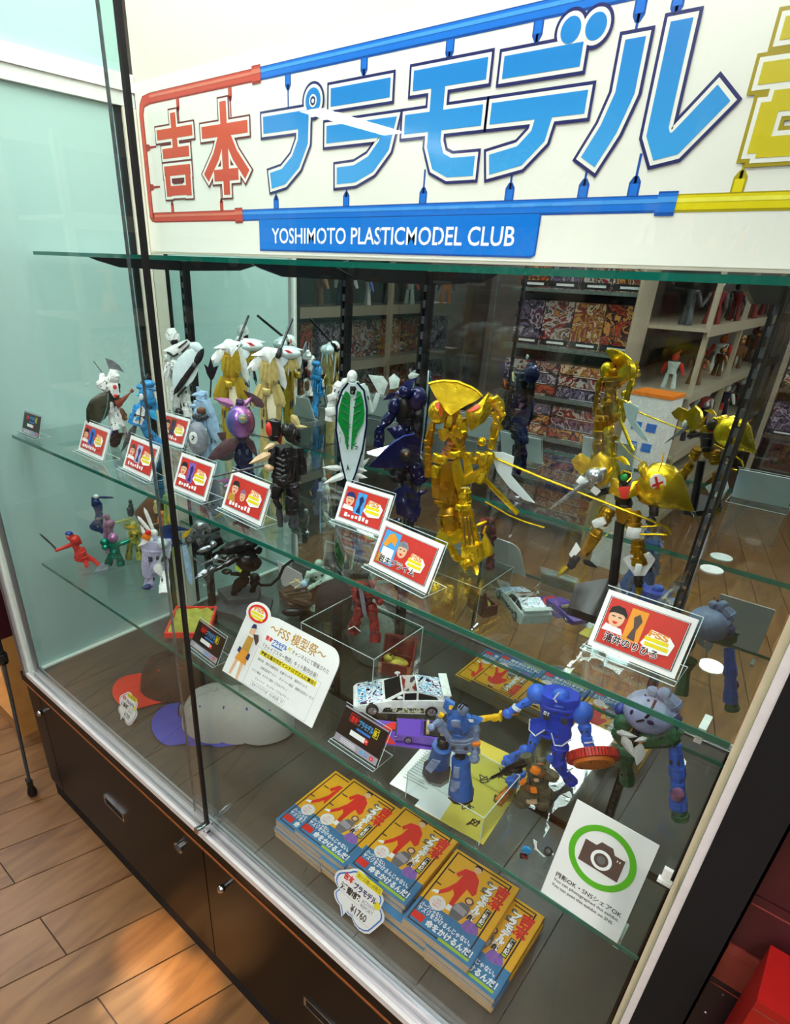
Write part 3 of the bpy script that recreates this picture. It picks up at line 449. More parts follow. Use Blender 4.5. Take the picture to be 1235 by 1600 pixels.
# ================================================================== model figures
FIGS=[
('robot_figure','tall golden knight robot with a broad fan-shaped crest and claw feet','figure','model figures on the upper glass shelf',(1.333,0.292,1.328),0.488,[
 ('crest','gold',[('Q',[(-92,-11,287),(-82,-9,290),(-70,-8,292),(-60,-6,292),(-50,-6,291),(-40,-6,289),(-29,-8,285),(-19,-10,281),(-11,-12,275),(-20,-18,268),(-31,-23,263),(-42,-28,256),(-53,-31,247),(-62,-29,254),(-69,-25,262),(-78,-21,269),(-86,-15,279)],3.1,1)]),
 ('crest/rim','gold',[('T',[(-92,-12,287),(-82,-9,290),(-70,-8,292),(-60,-7,292),(-50,-6,292),(-40,-7,289),(-29,-8,286),(-19,-10,281),(-11,-13,275)],2)]),
 ('head','bronze',[('B',(-48,-9,245),8.4,10,11.1),('S',(-48,-13,243),(-48,-13,229),8,8.9,1,8)]),
 ('shoulder_armor','gold',[('B',(-73,-9,247),16.4,15.5,18.6)]),
 ('shoulder_armor/marking','orange_red',[('Q',[(-79,-23,262),(-71,-22,265),(-71,-25,260),(-66,-24,252),(-66,-23,243),(-70,-25,244),(-72,-26,253),(-77,-25,256)],1.3,0)]),
 ('shoulder_armor','gold',[('Q',[(-32,-15,251),(-14,-13,265),(-3,-7,279),(9,-2,269),(5,-9,253),(-2,-13,239),(-21,-18,224),(-29,-18,235)],15.5,10),('Q',[(1,-4,266),(10,0,276),(22,2,265),(27,2,246),(21,-2,237),(11,-4,253)],13.3,4.4)]),
 ('shoulder_armor.r/marking','orange_red',[('Q',[(-31,-22,253),(-17,-20,265),(-12,-22,264),(-15,-24,259),(-24,-25,254)],1.3,0)]),
 ('shoulder_armor.r/rib','gold',[('S',(3,-9,270),(12,-7,275),6.2,8.9,0,8),('S',(8,-9,262),(17,-7,267),6.2,8.9,0,8),('S',(14,-9,255),(21,-7,260),6.2,8.9,0,8),('S',(19,-9,248),(26,-7,252),6.2,8.9,0,8)]),
 ('torso','bronze',[('S',(-40,-2,202),(-46,0,237),37.6,28.8,3,8),('S',(-37,0,176),(-40,0,202),22.1,19.9,0,8)]),
 ('chest_plate','gold',[('Q',[(-71,-15,221),(-55,-21,225),(-50,-21,216),(-60,-18,204),(-68,-15,209)],6.6,2.7),('Q',[(-50,-21,224),(-31,-21,238),(-25,-20,224),(-35,-19,211),(-48,-21,216)],6.6,2.7),('Q',[(-41,-22,228),(-27,-21,224),(-30,-20,214)],4.4,2.2)]),
 ('collar','gold',[('L',(-54,-18,244),(-56,-21,226),8.9,2.7,1),('L',(-40,-18,247),(-42,-21,229),8.9,2.7,1)]),
 ('cable','copper',[('S',(-49,-14,204),(-50,-14,200),10.2,8,5,8),('S',(-51,-14,199),(-52,-14,195),10.2,8,5,8),('S',(-53,-14,195),(-54,-14,191),10.2,8,5,8),('S',(-55,-14,190),(-56,-14,186),10.2,8,5,8),('S',(-56,-14,185),(-58,-14,181),10.2,8,5,8)]),
 ('strut','gold',[('S',(-51,-18,219),(-24,-15,181),5.8,5.8,5,8)]),
 ('belt','gold',[('X',(-63,-15,177),24.3,13.3,13.7,8),('X',(-42,-17,186),21,11.1,10.6,-12),('X',(1,-13,183),24.3,13.3,18.6,6),('B',(-3,-7,207),7.5,7.5,7.5),('X',(-20,-15,186),13.3,8.9,11.1,0)]),
 ('holster','gold',[('X',(-68,-15,156),13.7,11.1,19,10),('X',(-9,-19,180),8.9,6.6,8.9,0)]),
 ('arm','bronze',[('S',(-81,-4,229),(-84,-4,181),11.5,12.4,4,8),('S',(-84,-6,182),(-78,-9,144),13.3,13.3,3,8),('X',(-86,-10,200),11.1,6.6,5.3,8),('X',(-84,-10,189),11.1,6.6,5.3,8),('X',(-83,-10,179),11.1,6.6,5.3,8),('X',(-81,-10,168),11.1,6.6,5.3,8),('X',(-79,-10,157),11.1,6.6,5.3,8)]),
 ('arm','gold',[('S',(16,0,246),(11,-2,196),9.7,11.1,0,8),('S',(7,-2,252),(23,-2,227),8,8.9,0,8),('S',(17,0,228),(15,-1,196),7.5,7.5,5,8),('S',(12,-7,193),(2,-11,146),16.4,15.5,0,8),('B',(3,-13,149),7.5,7.5,7.5),('Q',[(-7,-18,149),(6,-15,174),(11,-13,197),(9,-18,164),(2,-19,147)],6.6,1.8)]),
 ('skirt_plate','bronze',[('Q',[(-62,-15,169),(-43,-19,175),(-35,-21,140),(-38,-19,104),(-57,-17,109)],5.3,4)]),
 ('skirt_plate','gold',[('Q',[(-44,-21,174),(-34,-21,182),(-20,-21,149),(-29,-22,127),(-38,-22,147)],4.9,3.1)]),
 ('skirt_plate','gold',[('Q',[(-21,-18,153),(5,-13,171),(-2,-15,146),(-27,-20,136)],4.9,2.7),('Q',[(-28,-13,180),(-16,-11,181),(-8,-11,154),(-21,-15,149)],4.4,1.8)]),
 ('skirt_plate','bronze',[('Q',[(-75,-9,146),(-60,-13,155),(-58,-13,110),(-69,-9,110)],5.3,2.7)]),
 ('leg','bronze',[('S',(-51,-2,149),(-43,-2,97),33.2,28.8,0,8),('S',(-43,-4,97),(-30,-6,45),33.2,28.8,4,8),('X',(-56,-15,106),17.7,8.9,5.3,0),('X',(-50,-13,100),19.9,8.9,6.6,0)]),
 ('leg/ankle_guard','gold',[('Q',[(-52,-13,58),(-37,-20,55),(-16,-13,64),(-11,-15,43),(-33,-22,33),(-59,-13,33)],13.3,4.4)]),
 ('foot','gold',[('L',(-35,-13,34),(-69,-13,27),13.3,6.6,1),('L',(-33,-9,33),(-15,-7,0),13.3,8.9,1)]),
 ('leg','gold',[('S',(-22,-4,130),(-15,-7,99),22.1,22.1,0,8),('S',(-15,-9,100),(3,-11,33),28.3,26.6,3,8),('X',(-18,-21,104),24.3,8.9,9.7,-5),('X',(-23,-25,104),10.2,6.6,7.5,0)]),
 ('leg/panel_line','brown',[('T',[(-17,-23,91),(-11,-24,64),(-6,-27,41)],1),('T',[(-11,-23,92),(-5,-24,64),(1,-27,42)],1),('T',[(-6,-23,92),(1,-24,65),(8,-27,43)],1)]),
 ('leg.r/ankle_guard','gold',[('Q',[(-13,-24,36),(13,-25,40),(20,-20,47),(27,-21,19),(19,-24,11),(3,-27,20),(-10,-24,16)],13.3,4.4),('Q',[(18,-15,42),(22,-11,59),(39,-13,34),(40,-14,25),(28,-18,19)],11.1,2.7)]),
 ('foot','gold',[('L',(6,-20,15),(-18,0,0),18.6,11.1,1),('S',(-7,-23,0),(6,-20,13),15.5,11.1,0,8),('L',(11,-13,8),(19,-47,0),11.1,6.6,1)]),
 ('spike','gold',[('L',(7,-2,68),(24,0,77),5.8,3.5,1),('L',(20,-4,55),(23,-2,70),5.3,3.1,1)]),
 ('lance','gold',[('S',(11,-4,147),(69,0,96),7.5,6.6,5,8),('S',(-3,-2,180),(13,-4,145),4.9,4.9,5,8)]),
 ('cord','gold',[('T',[(15,0,110),(33,0,102),(56,0,91),(83,0,83),(114,0,77)],1.3)]),
]),
('robot_figure','golden black robot with a bulb pod bearing a red cross, flying on a stand','figure','model figures on the upper glass shelf',(1.572,0.366,1.328),0.224,[
 ('pod','gold',[('S',(-18,0,190),(58,0,150),66.1,60.1,2,14),('S',(-24,-2,204),(0,-2,172),12,44,0,12)]),
 ('pod/seam','bronze',[('T',[(0,-12,227),(1,-22,216),(0,-28,204)],1),('T',[(29,-8,208),(20,-20,200)],1)]),
 ('pod/emblem_plate','white_p',[('Q',[(-8,-30,192),(-4,-30,200),(4,-29,201),(11,-28,196),(14,-26,187),(9,-27,179),(1,-28,178),(-5,-30,184)],2,1)]),
 ('pod/red_cross','red',[('Q',[(-3,-32,197),(0,-31,198),(8,-29,181),(5,-30,180)],1.2,0),('Q',[(-3,-32,186),(9,-29,193),(10,-29,190),(-2,-31,182)],1.2,0)]),
 ('pod/tip','clear_p',[('S',(55,0,152),(72,0,131),5.2,5.2,1,8)]),
 ('shoulder_petal','gold',[('Q',[(-119,0,193),(-109,-4,206),(-92,-10,201),(-91,-12,188),(-98,-12,177),(-110,-4,183)],8,5),('Q',[(-92,-10,198),(-81,-10,214),(-65,-8,204),(-57,-8,187),(-61,-12,171),(-74,-14,162),(-87,-12,179)],10,6),('Q',[(-66,-16,182),(-55,-12,199),(-58,-14,179),(-66,-16,169)],4,1)]),
 ('lance','silver',[('B',(-79,-22,183),14.4,12.8,11.6),('S',(-85,-24,175),(-134,-30,120),10.4,10.4,1,10),('S',(-78,-24,188),(-68,-18,192),10,10,5,12)]),
 ('head','black',[('B',(-40,-8,182),9.2,8.8,11.2),('Q',[(-47,-14,187),(-42,-18,194),(-33,-14,192),(-33,-18,180),(-40,-19,177)],2,1.2)]),
 ('head/visor_gem','green_gem',[('B',(-41,-17,186),5.2,3.6,5.6)]),
 ('head/crest','gold',[('Q',[(-60,-4,208),(-51,-6,213),(-44,-8,210),(-37,-10,202),(-46,-10,203)],2.8,1.6),('T',[(-46,-17,190),(-44,-18,195),(-34,-16,193),(-32,-14,187),(-36,-18,180)],1.6)]),
 ('torso','black',[('S',(-31,0,132),(-39,0,168),26,22,3,8)]),
 ('chest_plate','gold',[('Q',[(-57,-12,159),(-56,-10,179),(-47,-12,179),(-45,-16,169),(-37,-18,155)],8,2.8),('Q',[(-29,-12,180),(-21,-10,183),(-15,-12,164),(-30,-18,156),(-29,-16,173)],8,2.8)]),
 ('chest_gem','red_p',[('Q',[(-45,-20,170),(-29,-19,175),(-30,-21,157),(-37,-21,155)],6,2.4)]),
 ('waist_armor','bronze',[('Q',[(-42,-12,137),(-21,-12,142),(-20,-14,131),(-26,-14,116),(-36,-14,119)],8,3.6)]),
 ('arm','black',[('S',(-53,-2,162),(-81,-14,150),9.2,9.2,0,8),('B',(-80,-22,150),6.8,6.8,6.8),('X',(-75,-18,160),12,8,8.8,30)]),
 ('arm/wrist_plate','white_p',[('X',(-97,-20,172),10,6,10,25),('X',(-74,-22,161),12,4,8.8,30)]),
 ('arm','black',[('S',(-17,0,164),(6,-4,154),10,10,0,8),('S',(5,-6,158),(10,-12,136),12.4,11.2,0,8),('B',(8,-18,131),7.2,7.2,7.2)]),
 ('arm.r/forearm_blade','gold',[('L',(8,-8,161),(14,-10,136),5.2,2.8,1),('Q',[(-16,-8,153),(-9,-6,165),(-7,-6,160),(-13,-8,152)],2,1)]),
 ('leg','bronze',[('S',(-50,-4,133),(-57,-10,108),20,19.2,0,8),('S',(-57,-10,100),(-71,-12,56),18.4,17.2,4,8)]),
 ('leg/knee_plate','white_p',[('X',(-59,-19,114),18,12,11.2,-35),('Q',[(-91,-18,53),(-85,-16,73),(-76,-19,64),(-84,-20,47)],4.8,1.6)]),
 ('leg/foot','black',[('S',(-78,-18,53),(-86,-20,32),12,10,0,8),('L',(-69,-12,46),(-46,-6,36),10,4,0)]),
 ('leg/claw','gold',[('L',(-86,-22,36),(-101,-24,12),11.2,8,0)]),
 ('leg','bronze',[('S',(-19,-4,136),(-11,-10,110),20,19.2,0,8),('S',(-3,-10,95),(10,-12,59),22,20,3,8)]),
 ('leg.r/knee_plate','white_p',[('X',(-10,-19,109),18.4,12,14,0),('X',(9,-24,57),8.8,4,14,0)]),
 ('leg.r/ankle_ring','white_p',[('Q',[(-14,-12,62),(-4,-18,74),(18,-18,81),(28,-12,70),(21,-16,45),(7,-16,41)],8,1.2)]),
 ('leg.r/foot','black',[('S',(12,-14,42),(17,-14,24),11.6,10,0,8)]),
 ('leg.r/claw','gold',[('L',(16,-15,29),(22,-16,8),12,8.8,0)]),
 ('staff','gold',[('T',[(-236,-12,183),(-160,-22,168),(-77,-30,153),(8,-24,133),(32,-18,125),(39,-16,116)],1.8),('T',[(-2,-8,116),(18,-6,121)],1.8),('T',[(-1,-8,104),(23,-6,109),(34,-4,109)],1.8)]),
 ('scythe_blade','white_b',[('Q',[(-238,-12,190),(-219,-12,192),(-201,-12,188),(-214,-12,178),(-203,-12,158),(-180,-12,136),(-158,-12,122),(-175,-12,124),(-201,-13,140),(-224,-13,162)],2.4,1.6)]),
 ('stand_pole','black',[('S',(-32,6,113),(-18,6,0),14,12,5,8)]),
 ('stand_base','black',[('Q',[(-70,-28,0),(-31,17,0),(-10,10,0),(7,-68,0),(-16,-122,0),(-67,-113,0)],12,0)]),
]),
('robot_figure','glossy navy blue robot with a big disc shield between green shield robot and golden knight','figure','model figures on the upper glass shelf',(1.155,0.381,1.328),0.591,[
 ('head','navy',[('B',(-33,-12,245),14.3,12.3,12.3),('Q',[(-50,-18,242),(-34,-14,264),(-18,-8,266),(-22,-20,251),(-34,-25,238)],4.1,4.1)]),
 ('head/crest','navy',[('L',(-39,-16,253),(-14,-4,269),12.3,4.1,0),('L',(-50,-18,242),(-72,-12,228),10.2,4.1,0)]),
 ('torso','black',[('S',(-27,0,184),(-31,0,232),38.9,30.7,3,8),('B',(-33,-14,218),10.2,8.2,18.4)]),
 ('shoulder_armor','navy',[('B',(-11,-2,232),18.4,18.4,22.5),('B',(-49,-4,218),14.3,16.4,16.4)]),
 ('shoulder_fin','white_g',[('L',(-30,8,268),(-11,12,272),12.3,4.1,0)]),
 ('waist_armor','navy',[('Q',[(-62,-12,179),(-38,-14,187),(-23,-16,170),(-46,-18,162)],8.2,4.1),('S',(-30,0,166),(-30,0,192),22.5,20.5,0,8)]),
 ('arm','navy',[('S',(-50,-4,209),(-74,-8,175),16.4,16.4,4,8),('S',(-74,-10,181),(-75,-12,144),18.4,16.4,3,8)]),
 ('arm','black',[('S',(-6,-2,217),(-6,-6,171),18.4,18.4,4,8)]),
 ('shield','navy',[('Q',[(-93,-20,107),(-70,-22,133),(-48,-25,158),(-29,-22,171),(-10,-18,174),(3,-14,162),(3,-14,136),(-9,-18,114),(-32,-22,109),(-68,-22,107)],6.1,8.2)]),
 ('shield/hub','black',[('S',(-22,-21,136),(-24,-37,139),24.5,24.5,0,14)]),
 ('shield/hub_cap','copper',[('B',(-22,-37,140),3.3,2,3.3)]),
 ('shield/highlight_rim','blue_d',[('T',[(-64,-24,140),(-46,-26,158),(-29,-24,170),(-10,-20,174)],1.4)]),
 ('leg','black',[('S',(-33,-2,111),(-35,-4,78),30.7,24.5,0,8),('S',(-19,-4,84),(-5,-6,33),30.7,26.6,3,8)]),
 ('leg','navy',[('S',(-9,2,112),(10,0,76),24.5,22.5,0,8),('Q',[(-40,-12,61),(-18,-16,79),(11,-14,53),(11,-14,26),(-6,-14,5),(-32,-12,15)],12.3,6.1)]),
 ('foot','navy',[('Q',[(-9,-18,15),(14,-14,31),(13,-16,16),(-2,-18,7)],6.1,2),('L',(-21,-12,3),(-43,-12,0),10.2,4.1,0),('S',(-1,-4,10),(0,0,0),18.4,16.4,0,8)]),
 ('leg/toe','navy',[('L',(4,0,54),(26,4,63),10.2,4.1,0)]),
]),
('robot_figure','white robot holding a tall pointed green and white shield in front','figure','model figures on the upper glass shelf',(0.914,0.477,1.328),0.700,[
 ('shield','white_b',[('Q',[(-15,-19,221),(-6,-20,220),(4,-19,222),(17,-17,206),(25,-16,170),(25,-16,133),(19,-17,81),(7,-17,26),(-2,-17,0),(-14,-17,10),(-27,-16,59),(-37,-16,121),(-36,-16,172),(-27,-17,204)],5.3,3.4)]),
 ('shield/rim','navy',[('T',[(3,-19,222),(18,-16,206),(26,-15,170),(27,-15,133),(21,-16,81),(8,-16,26),(-1,-16,0),(-12,-16,0),(-28,-15,59),(-39,-15,121),(-38,-15,172),(-28,-16,204),(-16,-19,221)],2.2)]),
 ('shield/green_panel','green_gem',[('Q',[(-21,-23,205),(-14,-23,201),(-10,-24,193),(-11,-24,134),(-11,-23,81),(-14,-23,80),(-21,-23,112),(-36,-21,141),(-33,-22,169),(-28,-22,189)],1.2,1),('Q',[(4,-23,206),(11,-22,204),(18,-21,186),(22,-21,159),(20,-21,139),(7,-23,115),(-3,-23,79),(-5,-23,83),(-4,-24,134),(-1,-24,175)],1.2,1)]),
 ('shield/rib','green_d',[('L',(-13,-26,186),(-31,-24,199),2.9,1.4,1),('L',(-12,-26,170),(-31,-24,182),2.9,1.4,1),('L',(-12,-26,155),(-29,-24,165),2.9,1.4,1),('L',(-11,-26,139),(-26,-24,148),2.9,1.4,1),('L',(-11,-26,122),(-24,-24,131),2.9,1.4,1),('L',(-10,-26,106),(-22,-24,113),2.9,1.4,1),('L',(-9,-26,89),(-19,-24,96),2.9,1.4,1),('L',(-3,-26,187),(15,-24,200),2.9,1.4,1),('L',(-3,-26,171),(16,-24,184),2.9,1.4,1),('L',(-2,-26,155),(14,-24,167),2.9,1.4,1),('L',(-1,-26,139),(12,-24,149),2.9,1.4,1),('L',(-1,-26,123),(10,-24,132),2.9,1.4,1),('L',(0,-26,106),(8,-24,114),2.9,1.4,1),('L',(0,-26,90),(6,-24,97),2.9,1.4,1)]),
 ('shield/slot','black',[('S',(-5,-22,215),(-6,-24,199),11.1,3.4,0,8)]),
 ('shield/marking','grey_d',[('X',(-9,-24,135),1.9,1,3.4,0),('X',(-9,-24,129),1.9,1,3.4,0),('X',(-30,-22,116),1.2,1,4.8,0),('X',(-29,-22,99),1,1,14.4,0),('X',(8,-22,87),7.2,1,1.9,20),('X',(7,-22,82),5.8,1,1.9,20),('Q',[(-11,-23,47),(-6,-22,30),(-10,-22,37),(-14,-22,29)],1,0)]),
 ('head','white_p',[('B',(-8,-2,231),11.1,12,13.5),('L',(-17,-5,227),(-35,-5,206),16.8,7.2,0)]),
 ('torso','white_g',[('S',(-4,5,113),(-10,5,219),36.1,28.9,3,8)]),
 ('arm','white_p',[('S',(-33,0,219),(-48,-2,180),19.2,16.8,4,8),('S',(-50,-2,180),(-54,-5,137),21.7,19.2,3,8),('X',(-50,-10,189),19.2,12,12,-20),('X',(-52,-12,159),21.7,12,16.8,-10)]),
 ('arm','white_g',[('S',(14,2,216),(37,2,157),16.8,14.4,4,8)]),
 ('leg','white_g',[('S',(-16,5,117),(-17,2,19),26.5,21.7,4,8)]),
 ('leg','white_g',[('S',(13,5,118),(15,2,20),26.5,21.7,4,8)]),
 ('foot','white_p',[('L',(-23,-10,33),(-69,-14,35),14.4,5.8,0),('L',(-12,-14,22),(-65,-22,0),16.8,7.2,0),('L',(7,-7,33),(34,-10,29),12,4.8,0),('L',(7,-10,19),(35,-12,14),12,4.8,0),('S',(0,2,20),(1,4,0),28.9,24.1,3,8)]),
 ('blade','white_p',[('L',(12,-2,32),(38,0,57),12,4.8,0)]),
 ('wing','white_g',[('Q',[(27,14,233),(59,14,231),(70,14,218),(62,12,193),(50,12,197)],4.8,3.4),('L',(50,12,197),(38,12,153),12,3.8,1),('Q',[(71,17,227),(82,17,237),(95,17,227),(93,14,210),(75,14,205)],5.8,4.8)]),
]),
('robot_figure','spiny black robot with red visor and bone coloured claws','figure','model figures on the upper glass shelf',(1.014,0.187,1.328),0.804,[
 ('head','black',[('S',(-28,-7,166),(-27,-7,199),19.9,21.7,0,8),('B',(-29,-11,188),10.8,10.8,16.3),('X',(-27,-13,196),21.7,16.3,10.8,8)]),
 ('head/visor','red_p',[('B',(-36,-16,187),6.5,7.2,12.7)]),
 ('neck_shield','red_d',[('Q',[(-22,-13,190),(-14,-11,174),(-17,-11,158),(-26,-16,168)],3.6,2.2)]),
 ('shoulder_armor','black',[('S',(-15,-7,187),(7,0,172),19.9,21.7,0,8),('S',(-7,-4,172),(12,0,158),10.8,14.5,0,8),('S',(-1,0,192),(16,4,167),10.8,14.5,4,8),('L',(0,-2,186),(18,4,157),10.8,5.4,0)]),
 ('torso','black',[('S',(-15,0,82),(-12,0,154),38,30.7,0,8),('S',(7,2,150),(12,2,91),19.9,21.7,4,8)]),
 ('torso/spine','grey_d',[('L',(-16,-18,141),(-2,-13,145),5.4,3.6,0),('L',(-16,-18,132),(-2,-13,136),5.4,3.6,0),('L',(-16,-18,122),(-2,-13,126),5.4,3.6,0),('L',(-17,-18,113),(-2,-13,117),5.4,3.6,0),('L',(-17,-18,103),(-2,-13,107),5.4,3.6,0),('L',(-17,-18,94),(-3,-13,98),5.4,3.6,0),('L',(-16,-18,134),(-28,-14,138),4.7,2.9,0),('L',(-16,-18,124),(-29,-14,129),4.7,2.9,0),('L',(-16,-18,115),(-29,-14,119),4.7,2.9,0),('L',(-17,-18,106),(-29,-14,110),4.7,2.9,0),('L',(-17,-18,96),(-29,-14,100),4.7,2.9,0)]),
 ('claw','bone',[('L',(-28,-20,162),(-47,-24,153),10.8,7.2,0)]),
 ('claw','bone',[('L',(-35,-20,145),(-73,-27,129),16.3,9,0),('B',(-39,-16,119),9,7.2,7.2)]),
 ('arm','black',[('S',(-30,-11,156),(-36,-14,114),14.5,14.5,4,8),('S',(17,2,150),(21,0,103),14.5,14.5,3,8)]),
 ('leg','black',[('S',(-22,-4,89),(-30,-7,58),21.7,19.9,4,8),('S',(-30,-7,58),(-20,-9,39),10.8,10.8,0,8)]),
 ('leg','black',[('S',(1,-4,89),(6,-5,59),27.1,23.5,4,8),('S',(1,-7,64),(0,-9,29),23.5,19.9,0,8),('B',(0,-20,82),3.3,3.3,3.3)]),
 ('leg.r/foot','grey_d',[('Q',[(-13,-11,30),(2,-11,30),(-9,-14,14),(-15,-14,14)],3.6,1.1),('S',(2,-4,29),(4,0,0),18.1,16.3,0,8)]),
 ('leg/foot','grey_d',[('S',(-23,-7,41),(-21,5,0),10.8,10.8,0,8)]),
 ('staff','black',[('T',[(-136,-31,107),(-46,-25,126)],1.8),('T',[(-67,0,174),(-35,0,167)],1.1),('T',[(18,4,151),(54,11,139)],1.1),('T',[(-45,0,217),(-46,0,204)],1.1)]),
 ('wing_blade','bone_y',[('L',(2,7,206),(18,7,184),14.5,5.4,0),('L',(7,7,187),(30,7,186),7.2,3.6,0)]),
]),
('robot_figure','robot with an iridescent purple ball shield and brown fan blades','figure','model figures on the upper glass shelf',(0.759,0.295,1.328),0.879,[
 ('orb','iridescent',[('B',(-7,-13,138),30.8,28.2,35.8)]),
 ('orb/seam','purple_d',[('T',[(-11,-4,171),(-5,-28,165),(-4,-37,158)],1),('T',[(7,-36,127),(17,-26,120)],1)]),
 ('orb/hub','grey_g',[('S',(-3,-33,149),(-2,-47,153),20.8,20.8,0,14)]),
 ('orb/hub_mark','yellow_p',[('X',(-2,-47,154),8.7,1.3,2.2,0),('X',(-2,-47,150),7.8,1.3,2.2,0)]),
 ('torso','navy_d',[('S',(-5,0,39),(-4,0,114),39,30.4,4,8),('S',(0,0,7),(-3,0,44),32.5,26,3,8)]),
 ('head','purple_d',[('S',(-8,0,165),(-7,0,183),15.2,13,0,8)]),
 ('shoulder_wing','pink_m',[('L',(-20,0,171),(-60,4,184),19.5,8.7,0),('L',(1,0,169),(18,2,187),10.8,5.2,0)]),
 ('fan_blade','brown_m',[('L',(43,4,166),(1,4,201),19.5,4.3,0)]),
 ('fan_blade','brown_m',[('L',(-15,-26,104),(-87,-33,57),32.5,8.7,0)]),
 ('fan_blade','brown_m',[('L',(6,-13,104),(26,-13,60),17.3,4.3,0),('Q',[(-58,-9,114),(-38,-13,118),(-41,-13,94),(-51,-9,99)],3,1.3)]),
 ('shield','grey_d',[('B',(-44,-24,71),20.6,4.3,13),('T',[(-61,-28,66),(-50,-29,81),(-31,-28,85),(-25,-27,76)],1.3)]),
 ('leg','navy',[('S',(-5,-2,44),(0,-4,8),23.8,21.7,4,8),('S',(9,-2,26),(10,-8,0),19.5,19.5,3,8)]),
 ('leg','navy',[('S',(-14,-2,40),(-16,-13,0),19.5,19.5,3,8)]),
 ('hem','pink_m',[('L',(-26,-13,12),(-65,-20,12),13,4.3,0),('L',(-25,-13,2),(-50,-20,0),15.2,6.5,0)]),
 ('stand','clear_p',[('Q',[(18,4,8),(36,4,28),(38,4,5),(26,4,0)],4.3,0)]),
]),
('robot_figure','white and gold knight robot with a black spear, beside the white robot with pointed shield','figure','model figures on the upper glass shelf',(0.467,0.494,1.328),0.899,[
 ('hood','white_p',[('Q',[(-35,-9,242),(-8,-12,256),(14,-12,261),(37,-6,258),(28,-15,245),(19,-21,238),(9,-24,223),(2,-21,235),(-15,-15,242)],12.2,9.1)]),
 ('head','white_p',[('B',(5,-6,244),18.2,18.2,21.3)]),
 ('shoulder_armor','white_b',[('B',(60,12,246),31.9,19.4,13.4),('L',(28,0,251),(99,18,256),27.3,12.2,0),('L',(48,3,243),(35,-6,211),27.3,7.3,0),('L',(78,12,245),(88,12,209),27.3,7.3,0),('L',(61,21,244),(62,27,204),27.3,7.3,0)]),
 ('shoulder_armor/marking','red',[('Q',[(47,-17,258),(60,-17,258),(71,-17,250),(59,-18,250)],1.5,0)]),
 ('shoulder_armor','white_p',[('L',(-10,-6,235),(-48,-12,208),24.3,12.2,0),('L',(-12,-6,243),(-32,-9,244),12.2,6.1,0)]),
 ('torso','gold_p',[('S',(5,0,145),(8,0,238),51.7,39.5,3,8)]),
 ('chest_plate','gold_p',[('L',(-6,-21,225),(-13,-27,186),17,9.1,1)]),
 ('chest_plate','gold_p',[('L',(4,-21,225),(-5,-27,175),17,9.1,1)]),
 ('chest_plate','gold_p',[('L',(12,-21,225),(9,-27,172),17,9.1,1)]),
 ('chest_plate','gold_p',[('L',(22,-21,225),(24,-27,181),17,9.1,1)]),
 ('cape_plate','white_p',[('L',(28,-12,245),(47,-6,160),21.3,6.1,1),('L',(-12,-15,239),(-34,-18,207),18.2,6.1,1)]),
 ('belt_box','gold_p',[('X',(-3,-27,158),21.3,15.2,15.2,10)]),
 ('skirt_plate','gold_p',[('L',(-14,-15,173),(-41,-18,116),21.3,7.3,1)]),
 ('skirt_plate','gold_p',[('L',(-2,-15,173),(-23,-18,116),21.3,7.3,1)]),
 ('skirt_plate','gold_p',[('L',(12,-15,173),(21,-18,116),21.3,7.3,1)]),
 ('skirt_plate','gold_p',[('L',(24,-15,173),(42,-18,116),21.3,7.3,1)]),
 ('skirt_plate','cream',[('L',(8,-18,151),(10,-21,75),24.3,7.3,1)]),
 ('leg','gold_p',[('S',(-9,0,147),(-13,0,0),27.3,24.3,3,8)]),
 ('leg','gold_p',[('S',(23,0,148),(27,0,0),27.3,24.3,3,8)]),
 ('sleeve_gold','gold_p',[('L',(48,6,232),(46,0,202),18.2,7.3,1),('L',(63,6,232),(67,0,202),18.2,7.3,1),('L',(74,6,235),(82,3,207),15.2,7.3,1)]),
 ('spear','black',[('T',[(22,-12,245),(46,43,290),(59,72,314)],3.2),('S',(22,-12,245),(29,5,259),12,12,0,8)]),
]),
('robot_figure','white and gold knight robot with a black spear, behind the purple ball robot','figure','model figures on the upper glass shelf',(0.625,0.484,1.328),0.840,[
 ('hood','white_p',[('Q',[(-36,-9,242),(-11,-11,255),(10,-11,260),(32,-6,257),(23,-14,245),(15,-20,238),(7,-23,224),(-1,-20,235),(-17,-14,242)],11.4,8.6)]),
 ('head','white_p',[('B',(2,-6,243),17.1,17.1,20)]),
 ('shoulder_armor','white_b',[('B',(54,11,246),30,18.3,12.6),('L',(24,0,251),(90,17,255),25.7,11.4,0),('L',(43,3,243),(31,-6,213),25.7,6.9,0),('L',(70,11,245),(81,11,211),25.7,6.9,0),('L',(54,20,244),(57,26,206),25.7,6.9,0)]),
 ('shoulder_armor/marking','red',[('Q',[(41,-16,257),(53,-16,257),(64,-16,250),(53,-17,250)],1.4,0)]),
 ('shoulder_armor','white_p',[('L',(-12,-6,235),(-48,-11,210),22.9,11.4,0),('L',(-14,-6,243),(-33,-9,243),11.4,5.7,0)]),
 ('torso','gold_c',[('S',(5,0,150),(4,0,238),48.6,37.1,3,8)]),
 ('chest_plate','gold_c',[('L',(-8,-20,226),(-13,-26,189),16,8.6,1)]),
 ('chest_plate','gold_c',[('L',(1,-20,226),(-6,-26,179),16,8.6,1)]),
 ('chest_plate','gold_c',[('L',(9,-20,226),(8,-26,176),16,8.6,1)]),
 ('chest_plate','gold_c',[('L',(19,-20,226),(22,-26,184),16,8.6,1)]),
 ('cape_plate','white_p',[('L',(23,-11,245),(44,-6,165),20,5.7,1),('L',(-14,-14,239),(-34,-17,208),17.1,5.7,1)]),
 ('belt_box','gold_c',[('X',(-3,-26,163),20,14.3,14.3,10)]),
 ('skirt_plate','gold_c',[('L',(-14,-14,177),(-38,-17,123),20,6.9,1)]),
